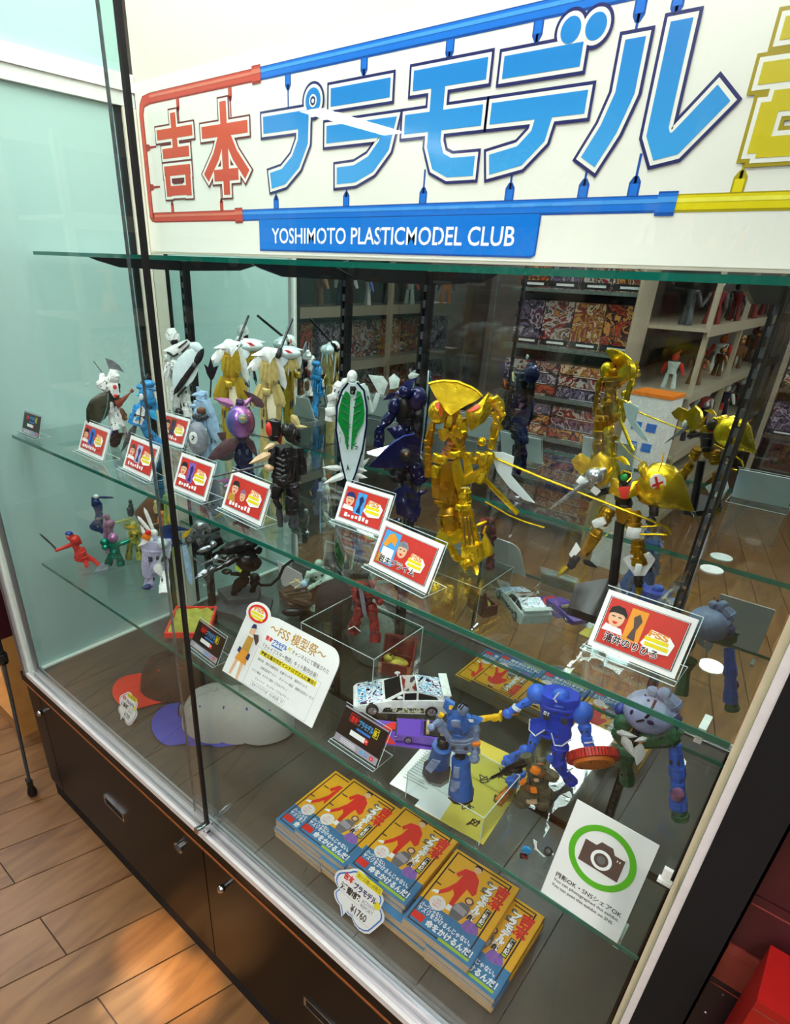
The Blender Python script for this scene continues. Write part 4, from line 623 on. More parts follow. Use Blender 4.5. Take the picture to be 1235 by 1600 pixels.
 ('skirt_plate','gold_c',[('L',(-3,-14,177),(-21,-17,123),20,6.9,1)]),
 ('skirt_plate','gold_c',[('L',(11,-14,177),(20,-17,123),20,6.9,1)]),
 ('skirt_plate','gold_c',[('L',(22,-14,177),(40,-17,124),20,6.9,1)]),
 ('skirt_plate','cream',[('L',(7,-17,156),(11,-20,85),22.9,6.9,1)]),
 ('leg','gold_c',[('S',(-9,0,153),(-10,0,0),25.7,22.9,3,8)]),
 ('leg','gold_c',[('S',(21,0,153),(28,0,0),25.7,22.9,3,8)]),
 ('sleeve_gold','gold_c',[('L',(43,6,232),(42,0,204),17.1,6.9,1),('L',(56,6,233),(61,0,205),17.1,6.9,1),('L',(67,6,235),(75,3,210),14.3,6.9,1)]),
 ('spear','black',[('T',[(26,-17,241),(51,30,292),(65,56,319)],3.2),('S',(26,-17,241),(34,-2,257),12,12,0,8)]),
]),
('robot_figure','white robot with black seams, hooded head and long pointed white shield','figure','model figures on the upper glass shelf',(0.252,0.483,1.328),0.976,[
 ('hood','white_p',[('S',(-1,-7,238),(-6,-7,272),32.5,29.3,4,8),('L',(-18,-13,261),(-14,-16,241),13,6.5,0)]),
 ('head','black',[('B',(0,-13,240),11.1,11.1,13)]),
 ('collar','white_p',[('Q',[(-31,-20,217),(0,-23,234),(35,-13,244),(49,-10,232),(32,-20,213),(-2,-26,205),(-14,-26,214)],13,7.8)]),
 ('collar/seam','black',[('T',[(9,-31,226),(34,-21,242)],2.3),('T',[(16,-29,214),(44,-18,236)],2.3),('T',[(-22,-29,214),(-6,-31,204),(7,-30,211)],2.6)]),
 ('torso','white_g',[('S',(-4,0,119),(5,0,216),48.8,39.1,3,8),('X',(-24,-16,199),19.5,16.3,16.3,0)]),
 ('arm','white_p',[('S',(-15,-10,194),(-30,-13,146),22.8,22.8,4,8),('S',(2,-16,189),(-9,-20,165),29.3,26,4,8),('L',(-29,-16,147),(-31,-16,131),13,6.5,0)]),
 ('arm','white_p',[('S',(34,-7,199),(24,-13,164),22.8,19.5,4,8)]),
 ('shield','white_b',[('L',(54,-36,227),(-8,-39,114),61.8,11.7,6),('L',(64,-33,239),(50,-36,215),39.1,9.8,6)]),
 ('shield/stripe','black',[('L',(76,-38,226),(46,-44,178),19.5,4.6,6),('L',(43,-44,178),(-16,-42,104),16.3,4.6,1),('L',(20,-42,126),(-7,-42,99),7.8,3.3,1)]),
 ('shield/hub','grey_d',[('S',(46,-41,182),(46,-49,184),14.3,14.3,0,12)]),
 ('leg','white_p',[('S',(-10,0,125),(-10,-3,63),29.3,29.3,4,8),('S',(16,-7,101),(16,-10,38),29.3,26,3,8),('L',(8,-20,85),(29,-16,71),9.8,4.6,0),('L',(11,-20,74),(30,-16,62),9.8,4.6,0),('L',(13,-20,63),(31,-16,52),9.8,4.6,0),('L',(16,-20,52),(32,-16,42),9.8,4.6,0)]),
 ('leg','white_g',[('S',(9,0,125),(17,-3,82),29.3,29.3,4,8),('S',(-12,0,69),(-6,15,0),29.3,26,3,8)]),
 ('foot','black',[('B',(-6,-20,50),12.4,13,13.7),('S',(13,-3,37),(13,-16,0),29.3,29.3,0,8)]),
 ('ribbon','white_p',[('T',[(-32,-13,122),(-30,-13,84),(-24,-16,44)],2.6)]),
]),
('robot_figure','pale blue slender robot with a grey egg-shaped riveted shield','figure','model figures on the upper glass shelf',(0.531,0.364,1.328),0.939,[
 ('head','pale_blue',[('S',(-9,-6,134),(-1,-6,160),25.2,22.4,4,8),('L',(-13,-11,154),(-30,-11,152),11.2,5.6,0)]),
 ('torso','pale_blue',[('S',(0,0,72),(-6,0,138),42.1,30.8,3,8)]),
 ('cloth','pale_blue',[('L',(-3,-17,141),(18,-17,95),30.8,11.2,0),('L',(9,-14,124),(23,-14,41),28,8.4,1),('L',(-14,-3,171),(-11,-6,134),8.4,4.5,1)]),
 ('tassel','brown',[('L',(-7,-22,126),(-13,-25,111),16.8,5.6,0),('B',(-10,-22,118),11.2,5.6,8.4)]),
 ('arm','pale_blue',[('S',(-15,-6,120),(-29,-11,89),16.8,16.8,0,8),('L',(-17,-8,126),(-39,-11,127),14,5.6,0)]),
 ('shield','grey_s',[('B',(-22,-31,53),25.8,14,42.1)]),
 ('shield/emblem','white_p',[('B',(-33,-44,58),10.1,2.2,15.4)]),
 ('shield/emblem_mark','black',[('T',[(-35,-48,65),(-31,-48,61),(-37,-48,54)],1.4)]),
 ('shield/rivet','white_p',[('B',(-2,-34,75),2,2,2),('B',(-2,-35,69),2,2,2),('B',(-3,-36,62),2,2,2),('B',(-3,-37,55),2,2,2),('B',(-4,-36,47),2,2,2),('B',(-4,-35,40),2,2,2),('B',(-5,-34,32),2,2,2)]),
 ('frill','grey_d',[('B',(-27,-20,103),5.6,5.6,7.3),('B',(-21,-20,101),5.6,5.6,7.3),('B',(-14,-20,99),5.6,5.6,7.3),('B',(-7,-20,101),5.6,5.6,7.3),('B',(-1,-20,103),5.6,5.6,7.3)]),
 ('trident','black',[('T',[(14,-6,146),(20,-6,192)],2),('Q',[(5,-7,223),(13,-7,213),(22,-7,237),(27,-7,215),(39,-7,219),(25,-7,189),(18,-7,184),(10,-7,200)],2.8,1.1)]),
 ('leg','pale_blue',[('S',(-5,0,78),(-8,1,0),22.4,19.6,3,8)]),
 ('leg','pale_blue',[('S',(14,0,77),(15,-1,0),22.4,19.6,3,8)]),
]),
('robot_figure','bright blue robot with white skirt panels and a dark lowered sword','figure','model figures on the upper glass shelf',(0.389,0.304,1.328),1.020,[
 ('hat','cyan',[('L',(-29,-9,159),(29,-9,149),21.2,11.8,0),('B',(0,-5,164),16.5,14.1,9.4)]),
 ('head','cyan',[('B',(-13,-9,143),11.8,11.8,14.1),('B',(-5,-5,135),16.5,14.1,21.2)]),
 ('head/face','white_p',[('B',(-20,-19,136),5.2,3.3,8)]),
 ('plume','grey_d',[('L',(-15,0,166),(3,0,188),9.4,2.8,0),('L',(-20,-5,158),(-16,-2,171),4.7,2.4,0)]),
 ('torso','cyan',[('S',(-19,-5,95),(-8,-2,130),28.3,23.6,3,8),('B',(-4,-2,123),18.8,16.5,14.1)]),
 ('skirt','cyan',[('S',(-24,-7,111),(-38,-9,66),47.1,35.3,3,8)]),
 ('skirt/panel','white_p',[('Q',[(-34,-25,106),(-21,-26,115),(-15,-24,105),(-21,-26,81),(-29,-26,67),(-48,-26,77)],3.3,1.9)]),
 ('skirt/seam','black',[('T',[(-23,-29,114),(-33,-30,71)],1.2),('T',[(-41,-29,96),(-18,-28,88)],1.2)]),
 ('fin','cyan_b',[('L',(-5,-9,102),(11,-12,74),18.8,5.7,0),('L',(7,0,120),(22,2,92),14.1,4.7,0),('L',(-27,-9,141),(-31,-12,137),9.4,3.8,0)]),
 ('tail','cyan',[('S',(-23,-2,62),(2,-1,0),30.6,21.2,3,8),('S',(-15,-5,52),(13,-2,12),21.2,14.1,3,8),('L',(-9,-7,29),(12,-7,9),14.1,4.7,1)]),
 ('arm','cyan',[('S',(-23,-9,118),(-44,-16,93),11.8,11.8,4,8)]),
 ('arm','cyan',[('S',(7,0,125),(6,-2,93),11.8,11.8,4,8)]),
 ('sword','grey_d',[('L',(-40,-21,71),(-87,-26,0),16.5,4.7,0)]),
]),
('robot_figure','white robot with dark oval shield and rust coloured pistol, nearest the frosted side','figure','model figures on the upper glass shelf',(0.295,0.239,1.328),1.082,[
 ('head','white_p',[('S',(21,-5,164),(27,-5,191),28.4,26.1,4,8),('L',(2,-7,183),(-11,-12,166),14.2,7.1,0),('B',(29,-9,176),9.5,9.5,7.1)]),
 ('crest','grey_m',[('Q',[(10,0,218),(26,-2,212),(40,0,201),(51,0,182),(32,-5,192),(16,-2,192)],3.3,1.4)]),
 ('antenna','grey_m',[('T',[(-17,0,211),(-1,-2,183)],1.4)]),
 ('shoulder_armor','white_p',[('S',(-9,-9,170),(7,-12,143),30.8,26.1,4,8),('Q',[(-13,-14,167),(1,-19,165),(0,-17,138),(-16,-14,147)],7.1,2.4)]),
 ('chest_plate','white_p',[('Q',[(12,-17,164),(31,-17,161),(32,-17,134),(18,-19,126),(11,-21,140)],9.5,3.3)]),
 ('chest_plate/mark','red',[('B',(23,-25,153),4.7,1.9,5.2),('B',(22,-25,132),5.7,1.9,4.3)]),
 ('torso','black',[('S',(14,0,95),(21,0,159),33.2,26.1,3,8)]),
 ('shield','olive_d',[('L',(2,-28,142),(-49,-33,63),49.8,14.2,6)]),
 ('shield/rim','teal_p',[('T',[(5,-31,140),(-1,-32,109),(-14,-33,80),(-30,-34,61)],1.4)]),
 ('leg','white_p',[('S',(5,-7,115),(4,-9,74),21.3,19,4,8),('S',(4,-9,74),(11,-12,46),21.3,19,3,8),('L',(18,-9,92),(24,-12,57),14.2,4.7,1)]),
 ('leg','white_p',[('S',(20,-2,109),(30,-5,53),19,16.6,4,8),('S',(31,-5,55),(34,71,0),14.2,14.2,3,8)]),
 ('foot','black',[('Q',[(-6,-21,23),(12,-19,38),(28,-17,37),(15,-21,9),(0,-23,3)],7.1,2.4),('S',(7,-12,46),(1,5,0),21.3,19,0,8)]),
 ('skirt_plate','blue',[('Q',[(-7,-19,49),(0,-19,51),(5,-19,38),(-4,-19,37)],2.4,1)]),
 ('pistol','rust',[('S',(22,-17,107),(62,-14,140),14.2,11.8,1,8),('Q',[(18,-21,118),(35,-19,126),(35,-19,107),(22,-21,99)],5.7,1.4),('X',(62,-14,141),8.5,7.1,8.5,45)]),
 ('arm','brown',[('S',(29,-7,96),(39,-9,68),14.2,14.2,4,8)]),
]),
('robot_figure','small red ninja figure lunging with a sword','figure','model figures on the lower glass shelf',(0.085,0.190,0.940),1.159,[
 ('body','red_p',[('S',(-7,0,44),(-7,0,84),26,20.4,3,8),('S',(7,0,5),(0,0,43),32.5,23.2,0,8),('B',(-6,-9,76),15.8,12.1,13.9)]),
 ('head','red_p',[('B',(-17,-5,87),12.1,11.1,13)]),
 ('head/hood','blue_d',[('B',(-19,-6,97),11.1,10.2,7.4)]),
 ('head/face','skin',[('B',(-22,-12,93),5.6,3.7,6.5)]),
 ('arm','red_p',[('S',(-13,-5,62),(-60,-14,53),12.1,10.2,4,8),('B',(-60,-14,53),5.6,5.6,5.6)]),
 ('arm','red_p',[('S',(2,5,71),(8,5,55),13,11.1,4,8)]),
 ('leg','red_p',[('S',(-2,-5,24),(-16,-5,14),20.4,16.7,4,8),('S',(-16,-5,14),(15,-5,0),15.8,13,4,8),('S',(12,-4,0),(12,-43,0),11.1,10.2,0,8)]),
 ('leg','red_p',[('S',(8,2,14),(32,2,0),20.4,16.7,4,8),('S',(32,2,0),(48,-52,0),12.1,11.1,0,8)]),
 ('sword','grey_d',[('L',(-62,-14,61),(-96,-19,115),6.5,2.8,1),('S',(-69,-14,71),(-60,-14,54),5.6,4.6,0,8)]),
]),
('robot_figure','small navy figure leaping with raised sword','figure','model figures on the lower glass shelf',(0.120,0.420,0.940),1.042,[
 ('body','navy_b',[('S',(-150,0,104),(-150,0,150),27.9,21.9,3,8),('S',(-155,0,84),(-152,0,109),24.9,21.9,0,8)]),
 ('head','navy_b',[('B',(-153,-5,157),11,10,11)]),
 ('head/cap','white_p',[('B',(-150,-5,175),8,7,7)]),
 ('arm','navy_b',[('S',(-162,-5,143),(-160,-5,173),11,10,4,8)]),
 ('arm','navy_b',[('S',(-144,0,145),(-147,-5,169),11,10,4,8)]),
 ('belt','silver',[('X',(-150,-10,105),24.9,10,5,0)]),
 ('leg','navy_b',[('S',(-158,-5,94),(-181,-7,76),18,16,4,8),('S',(-181,-7,79),(-150,-7,60),15,13,4,8)]),
 ('leg','navy_b',[('S',(-150,0,88),(-148,0,57),18,16,4,8),('S',(-149,0,59),(-149,0,51),13,12,0,8)]),
 ('sword','navy_b',[('L',(-151,-5,172),(-98,-5,167),8,3,1)]),
 ('stand','clear_p',[('S',(-152,4,76),(-165,88,0),4,4,5,8),('X',(-165,81,0),44.9,29.9,3,0)]),
]),
('robot_figure','small pink mauve figure beside the navy leaping one','figure','model figures on the lower glass shelf',(0.160,0.400,0.940),1.040,[
 ('body','mauve',[('S',(-133,0,81),(-125,0,103),34.3,24.5,3,8),('B',(-125,-5,102),16.6,13.7,12.7)]),
 ('head','mauve',[('B',(-129,-5,122),9.8,8.8,8.8),('X',(-130,-12,128),10.8,4.9,3.9,0)]),
 ('arm','mauve',[('S',(-115,-5,99),(-121,-10,83),10.8,9.8,4,8)]),
 ('arm','mauve',[('S',(-139,-5,99),(-139,-10,83),10.8,9.8,4,8)]),
 ('leg','mauve',[('S',(-139,0,84),(-146,0,0),14.7,13.7,4,8)]),
 ('leg','mauve',[('S',(-124,0,82),(-126,0,0),14.7,13.7,4,8)]),
]),
('robot_figure','metallic green figure with a pink bubble helmet','figure','model figures on the lower glass shelf',(0.182,0.244,0.940),1.109,[
 ('body','green_m',[('S',(6,0,46),(8,0,76),36.7,27.5,3,8),('S',(4,0,25),(8,0,56),27.5,22.9,0,8)]),
 ('helmet','pink_m',[('B',(9,-5,93),14.7,13.8,14.7)]),
 ('shoulder_armor','green_m',[('B',(-17,-5,82),12.9,11,11.9)]),
 ('arm','green_m',[('S',(22,-5,68),(55,-5,79),11.9,11,4,8),('B',(-17,-9,68),10.1,10.1,10.1)]),
 ('arm','green_m',[('S',(-17,-5,79),(-9,-9,62),11,10.1,4,8)]),
 ('leg','green_m',[('S',(-4,-5,39),(-17,17,0),22.9,20.2,3,8)]),
 ('leg','green_m',[('S',(16,-5,36),(18,-1,0),22.9,20.2,3,8)]),
 ('base','grey_s',[('Q',[(-58,-36,0),(-38,24,0),(-7,25,0),(-23,-26,0)],3.7,0)]),
]),
('robot_figure','olive green robot with outstretched arm and long rifle','figure','model figures on the lower glass shelf',(0.183,0.306,0.940),1.079,[
 ('body','olive_y',[('S',(8,0,57),(17,0,112),32.9,25.4,3,8)]),
 ('head','olive_y',[('B',(15,-5,119),11.3,10.3,10.3),('L',(10,-5,115),(-24,-9,125),9.4,4.7,0)]),
 ('arm','olive_y',[('S',(27,0,101),(27,-5,67),12.2,11.3,4,8),('X',(21,-9,95),18.8,14.1,14.1,20)]),
 ('arm','olive_y',[('S',(4,-5,105),(-12,-9,113),11.3,10.3,4,8)]),
 ('rifle','olive_y',[('T',[(-32,-14,132),(17,-9,138)],2.8),('X',(-5,-12,135),18.8,5.6,6.6,15)]),
 ('leg','olive_y',[('S',(-1,-5,65),(-13,10,0),20.7,18.8,3,8)]),
 ('leg','olive_y',[('S',(22,0,61),(18,-5,0),20.7,18.8,3,8)]),
 ('panel','yellow_p',[('X',(9,-14,113),18.8,4.7,6.6,10),('X',(16,-14,93),14.1,4.7,6.6,40)]),
]),
('robot_figure','white winged robot with orange chest and lavender cape, holding a long pale sword','figure','model figures on the lower glass shelf',(0.389,0.264,0.940),1.041,[
 ('head','white_p',[('B',(3,-9,167),10.4,9.5,11.2),('L',(2,-9,176),(-14,0,239),10.4,4.3,1),('L',(-6,-9,172),(-34,0,217),10.4,4.3,1),('L',(-20,-9,160),(-29,-4,193),11.2,4.3,0)]),
 ('chest_plate','red_p',[('X',(-12,-22,175),14.7,8.6,11.2,20)]),
 ('chest_plate','orange_p',[('X',(-18,-22,163),21.6,8.6,14.7,30)]),
 ('shoulder_armor','white_p',[('L',(-1,-13,151),(-43,-17,136),25.9,13,0),('L',(11,-9,148),(38,-9,131),21.6,11.2,0)]),
 ('wing','navy_b',[('Q',[(23,9,172),(52,13,162),(77,13,117),(46,9,113),(24,4,145)],6.9,3.5),('L',(28,9,176),(102,17,155),17.3,6.1,0)]),
 ('wing/edge','yellow_p',[('L',(79,16,135),(105,19,160),13,3.5,0)]),
 ('cape','lavender',[('S',(-3,0,50),(7,0,144),82.1,47.5,3,8),('L',(-21,-17,118),(-31,-17,33),30.3,8.6,1)]),
 ('torso','white_g',[('S',(10,-4,60),(19,-4,136),47.5,34.6,3,8),('B',(22,-22,138),14.7,13,14.7)]),
 ('sash','white_p',[('L',(-1,-26,82),(7,-26,42),25.9,6.9,0)]),
 ('leg','lavender',[('S',(-10,0,61),(-30,-1,0),30.3,25.9,3,8)]),
 ('leg','white_p',[('S',(18,-4,50),(10,-50,0),30.3,25.9,3,8),('X',(10,-9,0),25.9,21.6,10.4,0)]),
 ('foot','navy_b',[('L',(-17,-9,7),(-52,-17,9),21.6,13,0)]),
 ('sword','pale_blue',[('L',(79,-13,123),(87,-17,0),17.3,4.3,1)]),
]),
('robot_figure','orange and yellow small figure at the back beside the winged robot','figure','model figures on the lower glass shelf',(0.220,0.530,0.940),0.965,[
 ('body','orange_p',[('S',(-109,0,68),(-106,0,100),25.2,22.1,3,8)]),
 ('head','orange_p',[('B',(-107,-5,110),10.1,9.1,10.1)]),
 ('arm','yellow_p',[('S',(-91,-5,101),(-86,-10,82),13.1,11.1,4,8)]),
 ('arm','orange_p',[('S',(-117,-5,103),(-122,-10,81),11.1,10.1,4,8)]),
 ('leg','orange_p',[('S',(-116,0,72),(-119,0,0),13.1,13.1,4,8)]),
 ('leg','yellow_p',[('S',(-102,0,71),(-105,99,0),13.1,13.1,4,8)]),
]),
('diorama','brown craggy rock diorama with tiny figures at the back corner','diorama',None,(0.120,0.550,0.940),0.985,[
 ('rock','brown',[('Q',[(-160,-5,79),(-137,-5,104),(-108,0,129),(-82,0,115),(-72,-5,73),(-96,-10,32),(-145,-10,36)],31.3,10.4),('S',(-115,0,46),(-115,16,0),83.4,31.3,3,8)]),
 ('tiny_figure','grey_d',[('B',(-168,-5,123),6.3,5.2,7.3),('S',(-173,-5,74),(-167,-5,115),20.9,15.6,4,8),('B',(-176,-10,99),7.3,7.3,7.3)]),
 ('tiny_figure','bone_y',[('S',(-91,-16,83),(-89,-16,116),15.6,12.5,4,8),('B',(-89,-16,121),6.3,6.3,6.3)]),
]),
('robot_figure','small lime green figure standing at the back just below the upper shelf edge','figure','model figures on the lower glass shelf',(0.320,0.500,0.940),0.947,[
 ('body','lime',[('S',(-118,0,171),(-115,0,201),24.2,19.3,3,8),('B',(-114,-5,202),11.6,9.7,8.7)]),
 ('arm','lime',[('S',(-124,-5,198),(-130,-10,181),7.7,6.8,4,8)]),
 ('arm','lime',[('S',(-106,-5,197),(-101,-10,177),7.7,6.8,4,8)]),
 ('leg','lime',[('S',(-124,0,174),(-133,0,0),9.7,8.7,4,8)]),
 ('leg','lime',[('S',(-111,0,174),(-115,0,0),9.7,8.7,4,8)]),
]),
('robot_figure','silver metal quadruped machine with round lens','figure','model figures on the lower glass shelf',(0.240,0.497,0.940),0.974,[
 ('body','silver',[('S',(-10,0,29),(31,0,80),49.5,44.5,4,8),('B',(21,-5,77),24.7,21.8,17.8)]),
 ('lens','grey_d',[('S',(-14,-20,40),(-17,-35,44),29.7,29.7,0,14)]),
 ('lens/ring','silver',[('S',(-15,-30,43),(-17,-37,44),17.8,17.8,0,12)]),
 ('arm','silver',[('S',(36,0,85),(48,-5,48),19.8,19.8,4,8)]),
 ('leg','silver',[('S',(-23,0,19),(-35,-6,0),19.8,19.8,3,8)]),
 ('leg','silver',[('S',(17,0,26),(19,-16,0),19.8,19.8,3,8)]),
 ('barrel','black',[('T',[(38,5,45),(84,10,56)],6.9)]),
]),
('creature_figure','black skeletal alien creature with long curved tail crouching on a rocky base','figure',None,(0.625,0.361,0.940),0.903,[
 ('head','black_g',[('S',(-47,-19,165),(58,-3,180),35,28.6,6,8),('S',(58,-3,177),(-10,-13,171),28.6,28.6,6,8)]),
 ('jaw','silver',[('S',(-61,-22,137),(-45,-19,152),15.9,12.7,0,8),('B',(-59,-22,116),9.5,7.6,6.4),('T',[(-48,-25,148),(-30,-25,140),(-21,-22,149)],2.5)]),
 ('torso','black_g',[('S',(33,0,100),(23,0,163),63.6,47.7,4,8),('B',(24,-13,128),28.6,22.3,25.4)]),
 ('arm','black_g',[('S',(4,-19,146),(-50,-29,122),14,12.7,4,8),('S',(-50,-29,122),(-68,-32,115),9.5,8.9,0,8),('B',(-29,-25,109),14,9.5,7.6)]),
 ('arm','black_g',[('S',(51,0,148),(64,0,161),15.9,14.6,4,8),('S',(32,-13,92),(-20,-22,100),12.7,11.4,4,8)]),
 ('leg','black_g',[('S',(23,0,79),(-14,-6,41),28.6,25.4,4,8),('S',(-14,-6,41),(-13,-3,2),15.9,14.6,4,8),('S',(-13,-3,4),(-36,-35,0),14,9.5,0,8)]),
 ('leg','black_g',[('S',(45,3,83),(41,3,47),25.4,22.3,4,8),('S',(41,3,47),(26,10,0),14.6,13.4,4,8)]),
 ('tail','black_g',[('T',[(44,3,62),(60,3,48),(86,6,46),(110,10,65),(123,13,96),(150,16,114)],4.5)]),
 ('tag','lime',[('Q',[(-5,-25,125),(14,-25,114),(6,-27,104),(-7,-27,116)],1.9,0)]),
 ('rock_base','rock',[('Q',[(-76,-49,0),(-38,32,0),(21,45,0),(90,-12,0),(71,-99,0),(14,-128,0),(-15,-88,0)],12.7,0),('Q',[(-58,34,0),(-12,56,0),(60,33,0),(50,-33,0),(-30,-36,0)],28.6,0)]),
]),
('robot_figure','gunmetal mechanical skull assembly with pistons behind the winged robot','figure','model figures on the lower glass shelf',(0.418,0.405,0.940),0.959,[
 ('housing','black_g',[('S',(-29,0,84),(53,0,112),54.3,45.3,4,8),('B',(53,-9,56),36.2,27.2,18.1)]),
 ('piston','silver',[('S',(-21,-27,85),(33,-23,99),18.1,16.3,6,8),('B',(27,-27,106),10.9,10.9,10.9),('T',[(-35,-27,69),(-11,-27,45),(21,-27,57)],4.1)]),
 ('claw','silver',[('L',(10,-27,23),(-37,-36,1),22.6,10.9,0),('B',(19,-27,27),15.4,12.7,10.9),('B',(-9,-27,14),9.1,9.1,9.1)]),
 ('frame','grey_d',[('S',(14,-9,3),(-1,-21,0),40.7,31.7,3,8),('T',[(2,-14,37),(47,-9,21),(57,-5,44)],4.5)]),
]),
('robot_figure','pale green soldier robot kneeling with a long rifle beside a wrecked boat','figure','model figures on the lower glass shelf',(0.802,0.479,0.940),0.760,[
 ('body','pale_green',[('S',(11,0,95),(2,0,123),37.7,28.3,3,8)]),
 ('head','pale_green',[('B',(6,-6,143),11.3,10.7,10.7)]),
 ('arm','pale_green',[('S',(-11,-6,119),(-29,-13,90),13.8,12.6,4,8),('S',(-29,-13,90),(-39,-16,81),12.6,11.3,0,8)]),
 ('arm','pale_green',[('S',(24,-6,98),(-4,-16,85),13.8,12.6,4,8),('S',(-4,-16,85),(-23,-19,74),11.9,10.7,0,8)]),
 ('shoulder_armor','pale_green',[('B',(29,-3,96),15.7,14.4,13.8),('X',(-20,-13,115),14.4,12.6,12.6,20)]),
 ('hand','pale_blue',[('B',(-33,-22,90),10.7,8.2,10)]),
 ('rifle','grey_d',[('T',[(-85,-28,50),(-38,-22,76),(-11,-13,90)],2.5),('X',(-26,-3,124),22,3.8,4.4,20)]),
 ('leg','brown',[('S',(5,0,84),(-4,-6,48),18.8,17.6,4,8),('S',(-4,-6,51),(-4,-3,17),15.7,14.4,0,8)]),
 ('foot','pale_green',[('S',(-2,-3,24),(-5,0,0),28.3,22,3,8)]),
 ('foot','pale_green',[('S',(12,-13,0),(13,-56,0),14.4,12.6,1,8),('S',(12,3,79),(13,-6,0),6.3,6.3,0,8)]),
]),
('boat_wreck','brown weathered wooden boat wreck model','boat',None,(0.783,0.434,0.940),0.792,[
 ('hull','brown_w',[('Q',[(-57,100,0),(-14,142,0),(40,71,0),(32,12,0),(-26,13,0)],18.6,0),('S',(-43,-9,60),(38,-6,29),27.9,24.8,6,8)]),
 ('plank','brown_w',[('S',(-37,-19,76),(19,-9,81),6.8,3.1,5,8),('S',(-31,-19,68),(23,-9,70),6.8,3.1,5,8),('S',(-25,-19,60),(27,-9,59),6.8,3.1,5,8),('S',(-19,-19,52),(32,-9,49),6.8,3.1,5,8),('S',(-13,-19,44),(36,-9,38),6.8,3.1,5,8)]),
 ('hole','black',[('B',(-16,-19,15),31,12.4,12.4)]),
 ('rigging','bone_y',[('T',[(-12,-16,84),(6,-16,98),(-12,-12,110)],1.9),('T',[(-24,-12,97),(0,-12,107)],1.9)]),
]),
('fur_ball','round dark brown fluffy ball prop beside the red robot','prop',None,(0.897,0.451,0.940),0.723,[
 ('ball','fur',[('B',(-5,0,78),49.4,45,55.4)]),
 ('fringe','fur',[('B',(14,-6,40),33,30,33),('B',(-26,-6,53),27,27,36),('S',(-1,0,40),(0,0,0),59.9,53.9,3,8)]),
]),
('robot_figure','dark red robot standing on a clear riser with a grey blade','figure','model figures on the lower glass shelf',(1.082,0.343,1.040),0.663,[
 ('body','red_d',[('S',(-6,0,85),(-6,0,119),38,29.5,3,8),('X',(-12,-4,128),21.1,16.9,16.9,10)]),
 ('head','red_d',[('B',(8,-4,136),9.3,9.3,10.1),('L',(8,-4,141),(20,0,149),5.9,3.4,0)]),
 ('backpack','red_p',[('X',(-21,8,123),21.1,12.7,15.2,-10)]),
 ('arm','red_d',[('S',(-27,-4,125),(-27,-13,101),15.2,14.3,4,8),('S',(-27,-13,103),(-14,-17,94),12.7,11.8,0,8)]),
 ('arm','red_d',[('S',(13,-4,122),(25,-8,102),15.2,14.3,4,8),('B',(27,-8,97),8.4,8.4,8.4)]),
 ('blade','grey_s',[('L',(-16,-21,139),(-2,-30,69),10.1,4.2,1)]),
 ('leg','red_d',[('S',(-14,-4,82),(-21,-8,50),23.6,21.1,4,8),('S',(-21,-8,50),(-27,22,0),27,23.6,3,8)]),
 ('leg','red_d',[('S',(7,-4,88),(20,-8,42),23.6,21.1,4,8),('S',(19,-8,47),(22,-13,0),25.3,23.6,3,8)]),
 ('leg/trim','white_p',[('T',[(-37,-17,29),(-25,-22,40),(-11,-17,25)],1.3)]),
]),
('robot_figure','grey blue robot with bell-shaped feet standing on a clear riser','figure','model figures on the lower glass shelf',(1.453,0.133,1.005),0.447,[
 ('head','grey_b',[('B',(-7,-8,172),8.7,8.3,8.7),('S',(-7,-4,160),(-7,-4,169),13.8,11.8,0,8)]),
 ('head/stripe','black',[('T',[(-13,-17,180),(-9,-17,189),(-3,-14,186)],1.4),('T',[(-10,-17,177),(-6,-17,187),(0,-14,183)],1.2)]),
 ('chest','blue_m',[('S',(-9,-4,114),(-10,-4,154),39.5,29.6,3,8),('Q',[(-26,-16,152),(-17,-16,164),(-15,-20,133),(-25,-16,132)],5.9,2),('Q',[(-2,-18,165),(8,-16,156),(9,-16,136),(-2,-20,132)],5.9,2)]),
 ('chest/vent','grey_b',[('X',(-14,-22,153),13.8,3.9,11.8,-10)]),
 ('shoulder_plate','blue_m',[('Q',[(-36,0,177),(-20,-4,173),(-24,-8,161),(-29,-8,157),(-37,-4,164)],7.9,2.8)]),
 ('shoulder_plate','blue_m',[('Q',[(3,-8,148),(9,-8,159),(25,-4,154),(18,-10,149),(7,-12,143)],7.9,2)]),
 ('badge','yellow_p',[('Q',[(-28,-9,174),(-22,-9,174),(-24,-11,168),(-28,-10,168)],1,0),('Q',[(6,-20,46),(11,-19,49),(11,-20,42),(9,-20,38)],1,0)]),
 ('number_plate','white_p',[('X',(7,-16,159),8.7,1.2,5.1,-12)]),
 ('arm','grey_b',[('B',(-32,-2,122),9.9,9.1,9.9),('S',(-35,-6,142),(-49,-12,130),11.8,10.7,4,8),('B',(-50,-14,129),6.7,6.7,6.7),('X',(-40,-12,154),9.9,5.9,8.7,30)]),
 ('arm','grey_b',[('B',(15,0,132),9.1,8.7,7.9),('S',(17,0,125),(21,-2,108),9.9,9.9,0,8),('S',(20,-4,109),(22,-6,91),15.8,13.8,3,8),('B',(22,-8,80),8.7,7.1,9.9)]),
 ('arm/cuff','yellow_p',[('X',(-38,-14,157),7.9,6.7,7.1,30)]),
 ('arm.r/cuff','orange_p',[('X',(20,-6,111),15,13.8,4.7,-5)]),
 ('skirt','grey_b',[('S',(0,-2,89),(-6,-2,118),45.4,33.5,3,8),('Q',[(-38,-8,130),(-23,-16,128),(-16,-18,119),(-27,-14,113)],5.9,2)]),
 ('leg','black',[('S',(-30,-4,103),(-31,-6,84),15.8,14.6,0,8)]),
